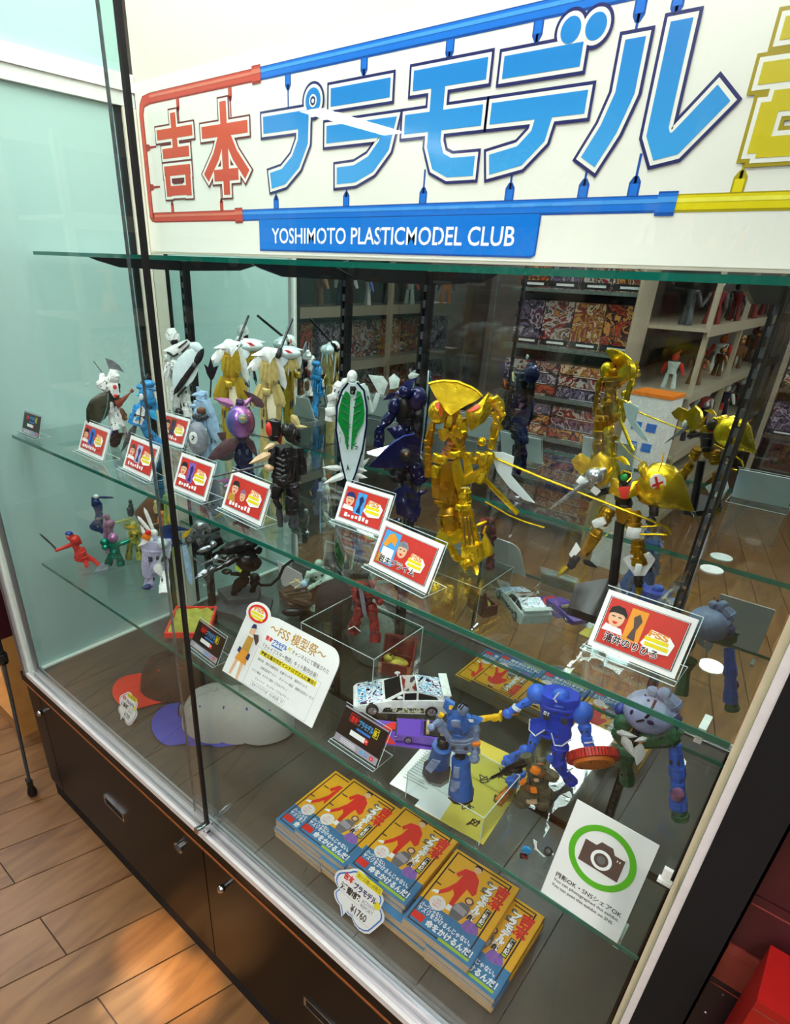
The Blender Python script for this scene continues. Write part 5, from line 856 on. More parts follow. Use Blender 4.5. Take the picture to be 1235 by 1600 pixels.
 ('leg.l/bell_foot','blue_m',[('S',(-30,-6,90),(-34,26,0),44.4,42.4,3,14)]),
 ('leg.l/bell_foot','black',[('S',(-34,-2,32),(-34,23,0),44.4,41.4,5,8)]),
 ('leg.l/ladder','grey_b',[('Q',[(-42,-22,71),(-29,-24,72),(-41,-26,46),(-51,-24,52)],3.2,1)]),
 ('leg','black',[('S',(0,-4,91),(0,-6,69),15.8,14.6,0,8)]),
 ('leg.r/bell_foot','blue_m',[('S',(2,-8,74),(11,-11,0),42.4,40.4,3,14)]),
 ('leg.r/bell_foot','black',[('S',(10,-2,0),(11,-13,0),42.4,40.4,5,8)]),
 ('leg.r/ladder','grey_b',[('Q',[(-7,-24,67),(2,-25,69),(3,-26,48),(-6,-25,47)],3.2,1),('Q',[(-8,-24,38),(6,-26,41),(7,-27,18),(-7,-25,17)],3.2,1)]),
]),
('robot_figure','cobalt blue robot with yellow sword and round red shield','figure','model figures on the lower glass shelf',(1.562,0.346,0.940),0.239,[
 ('head','blue',[('S',(-35,-11,166),(-40,-8,194),29.6,27.5,4,8),('B',(-39,-8,187),13.9,12.7,10.6)]),
 ('head/slit','white_p',[('Q',[(-49,-23,184),(-43,-20,199),(-41,-21,199),(-47,-23,183)],1.1,0),('Q',[(-46,-24,184),(-44,-24,186),(-39,-24,179),(-41,-24,177)],1.1,0)]),
 ('torso','blue_r',[('S',(-34,0,111),(-42,0,185),69.7,48.6,3,8),('S',(-30,0,145),(-33,0,170),46.5,40.2,0,8)]),
 ('waist','blue_r',[('S',(-37,-2,95),(-40,-2,126),48.6,40.2,0,8)]),
 ('skirt_plate','blue_r',[('Q',[(-78,-13,113),(-50,-21,133),(-47,-23,117),(-63,-21,93),(-77,-15,98)],12.7,3)]),
 ('skirt_plate.l/trim','white_p',[('T',[(-79,-16,123),(-76,-18,101),(-63,-24,97),(-50,-26,118)],1.3)]),
 ('skirt_plate','blue_r',[('Q',[(-44,-21,133),(-16,-17,142),(-5,-15,108),(-16,-21,92),(-29,-22,89),(-38,-23,113)],12.7,3)]),
 ('skirt_plate.r/trim','white_p',[('T',[(-38,-26,116),(-28,-25,92),(-16,-24,95),(-5,-18,110)],1.3)]),
 ('shoulder_armor','blue',[('B',(-78,-4,172),17.3,16.9,18.6)]),
 ('shoulder_armor','blue',[('B',(2,-4,161),17.3,16.9,22.2)]),
 ('arm','blue',[('S',(-83,-8,161),(-107,-15,135),14.8,13.5,4,8),('S',(-103,-15,139),(-115,-17,126),13.5,12.7,0,8),('B',(-118,-19,121),9.7,7.6,9.7)]),
 ('arm.l/cuff','white_p',[('S',(-104,-16,141),(-106,-17,136),16.1,14.8,5,8)]),
 ('arm','blue',[('S',(8,-6,144),(19,-11,120),21.1,19,4,8),('S',(18,-11,122),(22,-13,110),19,16.9,0,8),('B',(25,-13,107),9.7,8.5,7.6)]),
 ('arm.r/cuff','white_p',[('S',(22,-12,114),(23,-13,112),19.4,17.8,5,8)]),
 ('sword','yellow_p',[('S',(-129,-19,111),(-169,-21,89),10.6,8.5,0,8),('S',(-131,-19,121),(-127,-19,102),5.5,12.7,0,12),('S',(-169,-21,89),(-188,-22,78),9.7,7.2,1,8)]),
 ('sword/pommel','bronze',[('S',(-123,-20,116),(-98,-20,130),4.2,3.8,5,8)]),
 ('leg','blue',[('S',(-63,-6,92),(-67,-13,50),19,17.8,4,8),('B',(-76,-17,52),10.1,9.3,10.6),('S',(-72,-13,53),(-98,-15,13),20.3,17.8,3,8),('S',(-97,-15,20),(-101,-19,0),23.2,19,0,8)]),
 ('leg','blue_r',[('S',(-20,-2,85),(-16,-4,43),29.6,25.4,4,8),('S',(-19,-4,48),(-3,-4,20),25.4,23.2,4,8),('S',(-4,-4,25),(17,0,0),23.2,19,3,8)]),
 ('leg.r/trim','white_p',[('T',[(3,-15,35),(11,-13,47)],1.3)]),
 ('leg/knee','blue',[('B',(-30,-13,48),7.6,7.2,9.3)]),
 ('number','white_p',[('T',[(-57,-28,158),(-54,-28,158),(-54,-28,152),(-57,-28,153),(-57,-28,158)],1),('T',[(-52,-28,157),(-49,-28,157),(-51,-28,152),(-49,-28,152)],1)]),
 ('bird_mark','yellow_p',[('Q',[(-29,-24,152),(-25,-24,151),(-20,-23,151),(-23,-24,146),(-26,-24,148)],1,0)]),
 ('shield','red_p',[('S',(33,-6,88),(39,-17,80),86.7,84.5,5,28)]),
 ('shield/rim','orange_p',[('S',(39,-17,80),(42,-23,76),69.7,68.1,0,28)]),
 ('shield/groove','red_d',[('S',(72.9,7.7,98),(78.4,-2.4,90.6),1.2,1.6,5,8),('S',(72.6,4.3,102.5),(78.1,-5.9,95.1),1.2,1.6,5,8),('S',(71.6,0.6,106.7),(77.1,-9.5,99.3),1.2,1.6,5,8),('S',(69.9,-3.1,110.6),(75.4,-13.2,103.2),1.2,1.6,5,8),('S',(67.6,-6.9,114.1),(73.1,-17.1,106.8),1.2,1.6,5,8),('S',(64.7,-10.7,117.2),(70.2,-20.9,109.8),1.2,1.6,5,8),('S',(61.3,-14.5,119.7),(66.8,-24.6,112.4),1.2,1.6,5,8),('S',(57.4,-18.1,121.8),(62.9,-28.2,114.4),1.2,1.6,5,8),('S',(53.1,-21.5,123.2),(58.6,-31.6,115.8),1.2,1.6,5,8),('S',(48.4,-24.6,124),(53.9,-34.7,116.7),1.2,1.6,5,8),('S',(43.5,-27.4,124.2),(49,-37.5,116.9),1.2,1.6,5,8),('S',(38.4,-29.9,123.8),(43.9,-40,116.4),1.2,1.6,5,8),('S',(33.2,-31.9,122.7),(38.8,-42.1,115.4),1.2,1.6,5,8),('S',(28.1,-33.6,121.1),(33.6,-43.7,113.7),1.2,1.6,5,8),('S',(23,-34.7,118.9),(28.5,-44.8,111.5),1.2,1.6,5,8),('S',(18.1,-35.4,116.1),(23.6,-45.5,108.8),1.2,1.6,5,8),('S',(13.4,-35.6,112.9),(18.9,-45.7,105.5),1.2,1.6,5,8),('S',(9.1,-35.3,109.2),(14.6,-45.4,101.9),1.2,1.6,5,8),('S',(5.2,-34.5,105.2),(10.7,-44.6,97.8),1.2,1.6,5,8),('S',(1.8,-33.2,100.9),(7.3,-43.3,93.5),1.2,1.6,5,8),('S',(-1.1,-31.4,96.3),(4.4,-41.6,88.9),1.2,1.6,5,8),('S',(-3.4,-29.3,91.6),(2.1,-39.4,84.2),1.2,1.6,5,8),('S',(-5.1,-26.7,86.8),(0.4,-36.8,79.5),1.2,1.6,5,8),('S',(-6.1,-23.8,82.1),(-0.6,-33.9,74.7),1.2,1.6,5,8),('S',(-6.4,-20.6,77.4),(-0.9,-30.7,70),1.2,1.6,5,8),('S',(-6.1,-17.1,72.9),(-0.6,-27.3,65.5),1.2,1.6,5,8),('S',(-5.1,-13.5,68.7),(0.4,-23.6,61.3),1.2,1.6,5,8),('S',(-3.4,-9.8,64.8),(2.1,-19.9,57.4),1.2,1.6,5,8),('S',(-1.1,-5.9,61.2),(4.4,-16.1,53.9),1.2,1.6,5,8),('S',(1.8,-2.1,58.2),(7.3,-12.3,50.8),1.2,1.6,5,8),('S',(5.2,1.6,55.6),(10.7,-8.5,48.3),1.2,1.6,5,8),('S',(9.1,5.2,53.6),(14.6,-4.9,46.2),1.2,1.6,5,8),('S',(13.4,8.6,52.2),(18.9,-1.5,44.8),1.2,1.6,5,8),('S',(18.1,11.7,51.3),(23.6,1.6,44),1.2,1.6,5,8),('S',(23,14.5,51.1),(28.5,4.4,43.8),1.2,1.6,5,8),('S',(28.1,17,51.6),(33.6,6.9,44.2),1.2,1.6,5,8),('S',(33.2,19.1,52.6),(38.8,8.9,45.3),1.2,1.6,5,8),('S',(38.4,20.7,54.3),(43.9,10.6,46.9),1.2,1.6,5,8),('S',(43.5,21.8,56.5),(49,11.7,49.1),1.2,1.6,5,8),('S',(48.4,22.5,59.2),(53.9,12.4,51.9),1.2,1.6,5,8),('S',(53.1,22.7,62.5),(58.6,12.6,55.1),1.2,1.6,5,8),('S',(57.4,22.4,66.1),(62.9,12.3,58.8),1.2,1.6,5,8),('S',(61.3,21.6,70.2),(66.8,11.5,62.8),1.2,1.6,5,8),('S',(64.7,20.3,74.5),(70.2,10.2,67.1),1.2,1.6,5,8),('S',(67.6,18.6,79.1),(73.1,8.4,71.7),1.2,1.6,5,8),('S',(69.9,16.4,83.8),(75.4,6.3,76.4),1.2,1.6,5,8),('S',(71.6,13.8,88.5),(77.1,3.7,81.2),1.2,1.6,5,8),('S',(72.6,10.9,93.3),(78.1,0.8,85.9),1.2,1.6,5,8)]),
 ('shield/hole','brown',[('B',(64.2,-15.1,81.8),2.6,1.6,1.6),('B',(60,-25,92.2),2.6,1.6,1.6),('B',(48.9,-34.1,96.5),2.6,1.6,1.6),('B',(35.1,-39,92.9),2.6,1.6,1.6),('B',(24,-37.8,82.9),2.6,1.6,1.6),('B',(19.8,-30.9,70.2),2.6,1.6,1.6),('B',(24,-21,59.8),2.6,1.6,1.6),('B',(35.1,-11.9,55.5),2.6,1.6,1.6),('B',(48.9,-7,59.1),2.6,1.6,1.6),('B',(60,-8.2,69.1),2.6,1.6,1.6)]),
]),
('robot_figure','brown and orange patchwork robot kneeling with a black rifle','figure','model figures on the lower glass shelf',(1.545,0.246,0.940),0.287,[
 ('body','olive_b',[('S',(6,0,55),(-5,0,99),40,30,3,8),('X',(-22,-12,113),20,16,14,-30),('X',(20,-12,94),24,16,14,20)]),
 ('head','olive_b',[('B',(0,-12,117),8.8,8.8,8.8),('L',(-3,-14,120),(1,-10,139),4.8,2.4,0),('L',(-5,-14,122),(-10,-12,123),4,2,0)]),
 ('head/jaw','copper',[('L',(-5,-22,118),(7,-20,119),4.8,2.4,0)]),
 ('chest_plate','orange_p',[('X',(-5,-18,99),16,8,12,10),('X',(-20,-22,70),8,6,12,20),('X',(-1,-22,60),12,6,10,-20)]),
 ('panel','brown',[('X',(6,-18,96),12,8,12,20),('X',(-1,-20,81),10,6,6,-15),('X',(-11,-22,59),14,8,10,-30)]),
 ('panel','tan_p',[('X',(0,-22,83),8,4,4.8,-20),('X',(1,-20,32),18,8,6,-25)]),
 ('arm','olive_b',[('S',(-21,-12,111),(-31,-18,95),14,12,4,8)]),
 ('arm','olive_b',[('S',(20,-8,96),(29,-10,86),16,14,4,8)]),
 ('leg','olive_b',[('S',(-5,-8,46),(-19,-3,0),28,22,0,8)]),
 ('leg','olive_b',[('S',(15,-4,52),(19,10,0),28,22,0,8),('X',(21,-14,30),18,10,12,-20)]),
 ('rifle','black',[('S',(-71,-26,59),(-39,-22,96),5.2,4.8,5,8),('S',(-53,-24,77),(-24,-20,113),14,8.8,0,8),('X',(-34,-22,92),18,8,12,-25)]),
]),
('robot_figure','blue and orange robot lying under the kneeling brown robot','figure','model figures on the lower glass shelf',(1.506,0.244,0.940),0.332,[
 ('body','blue',[('S',(-6,0,29),(10,0,44),18.4,14.3,0,8),('S',(4,-2,47),(13,-2,62),16.3,14.3,0,8)]),
 ('armor','blue',[('X',(-1,-10,44),22.4,10.2,7.3,-20),('X',(3,-8,32),18.4,8.2,6.1,-20)]),
 ('leg','orange_p',[('S',(-2,0,16),(-15,-25,0),18.4,14.3,3,8),('S',(-10,-2,0),(-13,-33,0),14.3,10.2,3,8)]),
 ('arm','orange_p',[('S',(6,0,29),(5,11,0),8.2,8.2,4,8)]),
 ('head','blue',[('B',(14,-4,62),6.1,6.1,6.1)]),
]),
('robot_figure','lavender round-bodied robot with dark green clawed arms at the case right end','figure','model figures on the lower glass shelf',(1.747,0.404,0.940),0.035,[
 ('body','lav_grey',[('B',(-92,0,180),43.1,41,36.7),('S',(-65,0,178),(-84,0,192),51.8,43.1,4,8)]),
 ('body/slot','black',[('S',(-87,-32,227),(-88,-40,213),4.3,3,0,8),('S',(-88,-42,204),(-92,-43,194),4.3,3,0,8),('S',(-93,-42,189),(-103,-41,179),3.5,2.6,0,8)]),
 ('body/port','purple_d',[('B',(-83,-42,189),5.6,2.6,4.3),('B',(-115,-32,187),3,3,5.2),('B',(-97,-32,221),2.6,2.6,2.6),('B',(-104,-28,226),1.9,1.9,1.9),('B',(-90,-28,229),1.7,1.7,1.7)]),
 ('horn','lav_grey',[('S',(-90,-4,219),(-107,-2,226),16.4,16.4,6,8),('S',(-55,0,208),(-81,-2,227),21.6,21.6,4,8),('B',(-81,-4,227),10.8,10.8,10.8)]),
 ('shoulder_armor','blue_d',[('B',(-138,9,155),10.8,12.9,12.9),('S',(-61,0,166),(-57,4,191),25.9,28,0,8)]),
 ('arm','green_d',[('S',(-137,-9,155),(-112,-19,138),32.4,28,6,8),('S',(-131,-9,129),(-112,-13,102),25.9,21.6,4,8)]),
 ('arm','green_d',[('S',(-44,-4,165),(-87,-28,136),36.7,32.4,4,8),('Q',[(-55,-22,148),(-44,-17,176),(-35,-15,175),(-46,-19,141)],8.6,2.2)]),
 ('arm.l/claw','white_p',[('L',(-128,-26,132),(-95,-32,145),15.1,6.5,0),('L',(-116,-30,132),(-90,-32,102),19.4,6.5,0),('L',(-135,-13,115),(-121,-15,103),10.8,4.3,0)]),
 ('arm.r/claw','white_p',[('L',(-81,-37,154),(-97,-41,140),10.8,6.5,0),('L',(-86,-32,134),(-82,-35,90),19.4,6.5,0),('L',(-101,-32,116),(-91,-35,106),8.6,3.5,0)]),
 ('leg','blue',[('S',(-42,0,138),(-22,0,80),25.9,23.7,3,8),('S',(-23,0,83),(-4,-2,18),28,25.9,3,8)]),
 ('leg.l/foot','green_d',[('S',(-8,-4,30),(5,-3,0),28,28,3,8)]),
 ('leg/knee','mauve',[('B',(-12,-13,53),10.8,6.5,15.1)]),
 ('leg','green_d',[('S',(-108,4,86),(-104,4,58),36.7,25.9,4,8),('S',(-105,4,60),(-93,22,0),25.9,23.7,3,8)]),
]),
('toy_motorcycle','tiny blue and white toy motorbike with rider parts','toy',None,(1.596,0.149,0.940),0.258,[
 ('frame','white_p',[('T',[(-3,-2,39),(3,-2,26),(16,-2,17),(28,-2,30)],1.4),('T',[(-5,0,41),(0,0,39),(1,0,23)],1.4)]),
 ('cowl','cyan',[('B',(-11,-2,16),7.9,5,7.2),('X',(-10,-4,22),7.2,5,6.5,15)]),
 ('wheel','black',[('S',(-15,1,0),(-13,-2,0),12.2,12.2,5,14)]),
 ('wheel','black',[('S',(19,1,26),(20,-2,31),14.3,14.3,5,14)]),
 ('wheel/rim','silver',[('S',(19,-2,31),(20,-3,33),7.9,7.9,5,12)]),
 ('seat','red_d',[('X',(-11,-3,1),10.8,5,3.6,10)]),
]),
]
SMOOTH = {'blue', 'blue_r', 'blue_m', 'grey_b', 'lav_grey', 'green_d', 'red_p', 'navy_b', 'mauve', 'iridescent', 'fur'}
def figure(name, label, cat, group, loc, rot, parts):
    root = empty(name, loc, (0, 0, rot), label, cat, group); last = {}; dt = MB(); rnd = random.Random(label); gold = any(p[1] == 'gold' for p in parts)
    for pn, mt, prims in parts:
        mb = MB()
        for q in prims:
            k = q[0]
            if k == 'S':
                mb.seg(*q[1:]); a_, b_ = Vector(q[1]), Vector(q[2]); L_ = (b_-a_).length; w_, d_ = q[3], q[4]
                if q[6] == 8 and w_ > 8 and L_ > 14 and q[5] in (0, 3, 4):      # armour bands and vents
                    for t_ in (.24, .70):
                        kk = [v for u, v in PROF[q[5]] if u >= t_-.2][0]
                        mb.seg(a_.lerp(b_, t_-.045), a_.lerp(b_, t_+.045), w_*kk*1.12, d_*kk*1.12, [(0, .93), (.3, 1), (.7, 1), (1, .93)])
                    ax_, sd_, dp_, _ = frame(a_, b_)
                    for i_ in range(0 if mt in SMOOTH else 7 if w_ > 13 else 4):                       # overlapping armour scales around the limb
                        an = rnd.uniform(0, 2*PI); t_ = rnd.uniform(.12, .8); kk = [v for u, v in PROF[q[5]] if u >= t_-.15][0]
                        o_ = sd_*(math.cos(an)*w_/2*kk)+dp_*(math.sin(an)*d_/2*kk); n_ = o_.normalized(); tg = ax_.cross(n_).normalized()
                        c_ = a_.lerp(b_, t_)+o_*rnd.uniform(.96, 1.08); hw, hl = w_*rnd.uniform(.2, .36), min(L_*.22, w_*.9)*rnd.uniform(.7, 1.3)
                        tip = n_*rnd.uniform(.2, 2.2)
                        mb.plate([c_-tg*hw-ax_*hl*.6, c_+tg*hw-ax_*hl*.6, c_+tg*hw*.9+ax_*hl*.3+tip, c_+ax_*hl+tip*1.4, c_-tg*hw*.9+ax_*hl*.3+tip], max(1.2, d_*.06), .6, -n_)
                    if w_ > 12 and mt not in ('black', 'black_g') and pn.split('/')[0] not in ('head', 'hood', 'hat', 'helmet', 'orb', 'horn'):
                        ax_, sd_, dp_, _ = frame(a_, b_); f_ = dp_ if dp_.y < 0 else -dp_
                        for s_ in (-.22, .22): 
                            c_ = a_.lerp(b_, .47)+f_*(d_*.46)+sd_*(w_*s_); dt.seg(c_-ax_*L_*.07, c_+ax_*L_*.07, w_*.16, d_*.14, 0)
            elif k == 'L': mb.leaf(*q[1:])
            elif k == 'B': mb.ball(*q[1:])
            elif k == 'X':
                c = Vector(q[1]); d_ = Matrix.Rotation(math.radians(q[5]), 3, 'Y') @ Vector((0, 0, q[4]/2)); mb.seg(c-d_, c+d_, q[2], q[3], [(0, .9), (.07, 1), (.93, 1), (1, .9)])
            elif k == 'T': mb.tube(q[1], q[2])
            elif k == 'Q':
                flat = max(p[2] for p in q[1]) < 1
                mb.plate(q[1], q[2], q[3], Vector((0, 0, 1)) if flat else Vector((0, 1, 0)))
                if q[3] > 4 and not flat and len(q[1]) > 3:      # raised inner panel on an armour plate
                    vs_ = [Vector(p) for p in q[1]]; c_ = sum(vs_, Vector())/len(vs_); mb.plate([c_+(p-c_)*.55-Vector((0, q[3]*.62, 0)) for p in vs_], 1.5, q[3]*.5)
        if '/' in pn:
            a, b = pn.split('/'); par = last[a.split('.')[0]]
            mb.build(b, mt, par, True, .001)
        else:
            last[pn] = mb.build(pn, mt, root, True, .001)
    if dt.v: dt.build('surface_vent', 'bronze' if gold else 'grey_d', root, True, .001)
    return root
for F_ in FIGS: figure(*F_)

# ================================================================== name cards in clear stands
def lean_root(name, x0, y0, x1, y1, z, lean, label, cat, group=None):
    rz = math.atan2(y1-y0, x1-x0); rt = empty(name, (x0, y0, z), (0, 0, rz), label, cat, group)
    return rt
def tilt(name, mt_builder, parent, lean, lift):
    pass
def stand(rt, w_, h_, lean):
    # clear L-shaped stand: foot plate and sloping sleeve
    foot = MB().bb(-.004, -.012, .0003, w_+.004, h_*math.sin(lean)+.012, .0022).build('stand_foot', 'acrylic', rt, False)
    c, s_ = math.cos(lean), math.sin(lean); sl = MB()
    for y0, y1 in ((.0016, .003),): 
        pts = [(-.003, 0), (w_+.003, 0), (w_+.003, h_+.006), (-.003, h_+.006)]
        vs = [(x, y0*c+z*s_, .003+z*c-y0*s_) for x, z in pts]+[(x, y1*c+z*s_, .003+z*c-y1*s_) for x, z in pts]
        sl.add(vs, [(3, 2, 1, 0), (4, 5, 6, 7), (0, 1, 5, 4), (1, 2, 6, 5), (2, 3, 7, 6), (3, 0, 4, 7)])
    sl.build('stand_sleeve', 'acrylic', rt, False)
    MB().tube([(-.004, -.009, .004), (w_+.004, -.009, .004)], .0022, 8).build('stand_lip', 'clear_p', rt)
    yb = h_*s_+.012; e_ = MB()
    for pts in ([(-.004, -.012, .0022), (w_+.004, -.012, .0022), (w_+.004, yb, .0022), (-.004, yb, .0022), (-.004, -.012, .0022)], [(-.004, -.0065, .006), (w_+.004, -.0065, .006)], [(-.003, (h_+.006)*s_, .003+(h_+.006)*c), (w_+.003, (h_+.006)*s_, .003+(h_+.006)*c)], [(w_+.0032, .002, .004), (w_+.0032, (h_+.006)*s_, .003+(h_+.006)*c)]): e_.tube(pts, .0006, 4)
    e_.build('stand_edge', 'white_b', rt)
def face(sh, x, z, r, hair='print_brown', l=3, cap=None):
    sh.disc('portrait', 'print_skin', x, z, r*.8, r, l); sh.poly('portrait_hair', cap or hair, [(x-r*.92, z+r*.25), (x-r*.8, z+r*.95), (x-r*.2, z+r*1.3), (x+r*.5, z+r*1.2), (x+r*.95, z+r*.6), (x+r*1.0, z+r*.25), (x+r*.5, z+r*.5), (x-r*.4, z+r*.5)], l+1)
    sh.rects('portrait_eyes', 'ink', [(x-r*.5, z+r*.05, x-r*.15, z+r*.16), (x+r*.15, z+r*.05, x+r*.5, z+r*.16)], l+1); sh.poly('portrait_mouth', 'print_redb', [(x-r*.3, z-r*.4), (x+r*.3, z-r*.4), (x+r*.12, z-r*.66), (x-r*.12, z-r*.66)], l+1)
def logo(sh, x, z, k, l=4):
    sh.polys('logo_wing', 'print_white', [[(x-.9*k, z-.5*k), (x-.2*k, z-.9*k), (x+1.0*k, z-.7*k), (x+1.15*k, z+.1*k), (x+.7*k, z+.5*k), (x-.5*k, z+.6*k)]], l)
    sh.rects('logo_ribbon', 'print_yellow', [(x-.75*k, z-.18*k, x+.8*k, z+.08*k), (x-.65*k, z-.55*k, x+.9*k, z-.28*k)], l+1)
    sh.text('logo_letters', 'FSS', 'print_orange', x-.6*k, z+.12*k, .42*k, l+1, w=1.3*k, bold=.04)
def name_card(x0, y0, x1, y1, h_, label, style, lean=.42, caption=None, pic=None, hair=None):
    w_ = math.hypot(x1-x0, y1-y0); rt = empty('name_card', (x0, y0, Z2), (0, 0, math.atan2(y1-y0, x1-x0)), label, 'name card', 'red name cards in clear stands')
    stand(rt, w_, h_, lean)
    card = MB().bb(0, 0, 0, w_, .0012, h_).build('card', 'paper', rt, False); card.location = (0, 0, .0045); card.rotation_euler = (-lean, 0, 0)
    sh = Sheet(card, -.0002); m_ = w_*.055
    sh.rect('border', 'ink', m_, m_*1.1, w_-m_, h_-m_*1.1, 1); m2 = m_+.0011; sh.rect('border_gap', 'paper', m2, m2, w_-m2, h_-m2, 2); m3 = m2+.0011
    sh.rect('border', 'ink', m3-.0004, m3-.0004, w_-m3+.0004, h_-m3+.0004, 2.5); sh.rect('print', 'print_red', m3, m3, w_-m3, h_-m3, 3)
    a, b = w_-2*m3, h_-2*m3; U = lambda u: m3+u*a; V = lambda v: m3+v*b
    if style == 'face_left':
        face(sh, U(.15), V(.62), b*.2, 'ink', 5, hair); sh.poly('shirt', 'print_white', [(U(.01), V(.30)), (U(.3), V(.30)), (U(.26), V(.42)), (U(.04), V(.45))], 4)
        if pic: sh.rect('picture', pic, U(.3), V(.24), U(.52), V(.93), 4); sh.poly('picture_robot', 'print_navy' if pic != 'print_orange' else 'print_brown', [(U(.36), V(.3)), (U(.40), V(.55)), (U(.36), V(.75)), (U(.42), V(.85)), (U(.48), V(.72)), (U(.44), V(.5)), (U(.47), V(.28))], 5)
    elif style == 'face_mid':
        sh.rect('picture', 'print_sky', U(.03), V(.05), U(.34), V(.96), 4); sh.poly('picture_robot', 'print_orange', [(U(.06), V(.55)), (U(.12), V(.85)), (U(.2), V(.92)), (U(.3), V(.8)), (U(.28), V(.6)), (U(.2), V(.68)), (U(.12), V(.5))], 5); sh.rect('picture_sky', 'print_white', U(.08), V(.1), U(.3), V(.5), 5)
        face(sh, U(.44), V(.58), b*.2, 'ink', 5, 'grey_s'); sh.rect('picture_ground', 'print_gold', U(.03), V(.05), U(.12), V(.3), 6)
    elif style == 'two_faces':
        face(sh, U(.16), V(.62), b*.2, 'ink', 5, hair); face(sh, U(.42), V(.48), b*.17, 'print_purple', 5, 'mauve'); sh.poly('shirt', 'print_gold', [(U(.02), V(.2)), (U(.25), V(.2)), (U(.2), V(.42)), (U(.04), V(.45))], 4)
    logo(sh, U(.72), V(.58) if style != 'face_mid' and not caption else V(.46), b*.35 if not caption else b*.30, 6)
    if caption: sh.text('lettering', caption, 'ink', U(.08), V(.08), b*.2, 9, w=a*.72, bold=.02); sh.text('lettering_outline', caption, 'print_white', U(.08)-.0006, V(.08)-.0006, b*.2+.0012, 8.5, w=a*.72+.0012, bold=.07)
    else:
        random.seed(int(x0*1000)); sh.rects('scribbled_lettering', 'print_white', [(U(.12+.09*i), V(.07+.02*(i % 2)), U(.12+.09*i+.05+.02*random.random()), V(.10+.1*random.random()+.04)) for i in range(7)], 8)
    return rt
name_card(1.588, .176, 1.698, .174, .078, 'red name card with captioned portrait beside an orange picture, rightmost of the row', 'face_left', .42, '浦井のりひろ', 'print_orange', 'ink')
name_card(1.226, .157, 1.352, .141, .078, 'red name card with portrait in a grey cap, in front of the golden knight', 'face_mid', .42, '哲夫プライム')
name_card(1.052, .266, 1.166, .266, .076, 'red name card with sky picture standing below the green shield robot', 'face_left', .42, None, 'print_sky', 'print_navy')
name_card(.852, .150, .978, .141, .078, 'red name card with two portraits, in front of the black spiny robot', 'two_faces', .42, None, None, 'ink')
name_card(.686, .150, .802, .148, .078, 'red name card with portrait in a blue shirt, left of the two-portrait card', 'face_left', .42, None, 'print_purple', 'ink')
name_card(.488, .150, .616, .142, .078, 'red name card with a pale robot picture, below the blue robot sword', 'face_left', .42, None, 'lavender', 'print_brown')
name_card(.280, .150, .408, .145, .076, 'red name card with a blue figure picture, leftmost of the red cards', 'face_left', .42, None, 'print_blue', 'ink')
name_card(.330, .352, .440, .352, .076, 'red name card set further back behind the black door edge', 'face_left', .42, None, 'brown_w', 'ink')
def channel_card(x0, y0, x1, y1, z, h_, label, lean=.5):
    w_ = math.hypot(x1-x0, y1-y0); rt = empty('channel_card', (x0, y0, z), (0, 0, math.atan2(y1-y0, x1-x0)), label, 'card', 'black channel cards in clear stands')
    stand(rt, w_, h_, lean); card = MB().bb(0, 0, 0, w_, .0012, h_).build('card', 'card_black', rt, False); card.location = (0, 0, .0045); card.rotation_euler = (-lean, 0, 0)
    sh = Sheet(card, -.0002); sh.rect('strip', 'card_grey', 0, 0, w_, h_*.2, 1); sh.rect('top_edge', 'card_grey', 0, h_*.96, w_, h_, 1)
    sh.rect('plate', 'print_redb', w_*.17, h_*.66, w_*.37, h_*.9, 1); sh.rect('plate', 'card_black', w_*.18, h_*.67, w_*.365, h_*.89, 2)
    sh.text('lettering', '吉本', 'print_redb', w_*.2, h_*.68, h_*.18, 3, w=w_*.16, bold=.05); sh.text('lettering', 'プラモデル', 'print_sky', w_*.38, h_*.66, h_*.2, 3, w=w_*.34, bold=.04)
    sh.frame('plate', 'print_yellow', w_*.73, h_*.62, w_*.84, h_*.88, .001, 2); sh.text('lettering', '部', 'print_yellow', w_*.745, h_*.66, h_*.18, 3, w=w_*.08, bold=.04)
    sh.rect('tag', 'print_blue', w_*.38, h_*.55, w_*.7, h_*.61, 2)
    sh.rect('search_bar', 'paper', w_*.28, h_*.34, w_*.62, h_*.48, 2); sh.rect('search_button', 'print_redb', w_*.62, h_*.34, w_*.70, h_*.48, 2); sh.ring('search_glass', 'paper', w_*.657, h_*.42, h_*.018, h_*.03, 3, 16)
    sh.rects('small_print', 'paper', [(w_*.14, h_*(.04+.045*i), w_*(.52-.02*i), h_*(.055+.045*i)) for i in range(3)], 2)
    sh.disc('icon', 'print_sky', w_*.64, h_*.1, h_*.055, None, 2, 14); sh.rect('icon', 'print_blue', w_*.72, h_*.05, w_*.77, h_*.15, 2); sh.text('icon_letter', 'f', 'paper', w_*.735, h_*.06, h_*.085, 3); sh.rect('icon', 'print_redb', w_*.83, h_*.05, w_*.91, h_*.15, 2)
    sh.polys('icon_play', 'paper', [[(w_*.86, h_*.075), (w_*.885, h_*.1), (w_*.86, h_*.125)]], 3)
channel_card(.012, .128, .104, .130, Z2, .056, 'small black channel card at the far left end of the middle shelf', .35)
channel_card(.705, .140, .815, .132, Z3, .066, 'small black channel card in front of the red framed tray')
channel_card(1.180, .135, 1.288, .132, Z3, .072, 'small black channel card in front of the decorated white car')

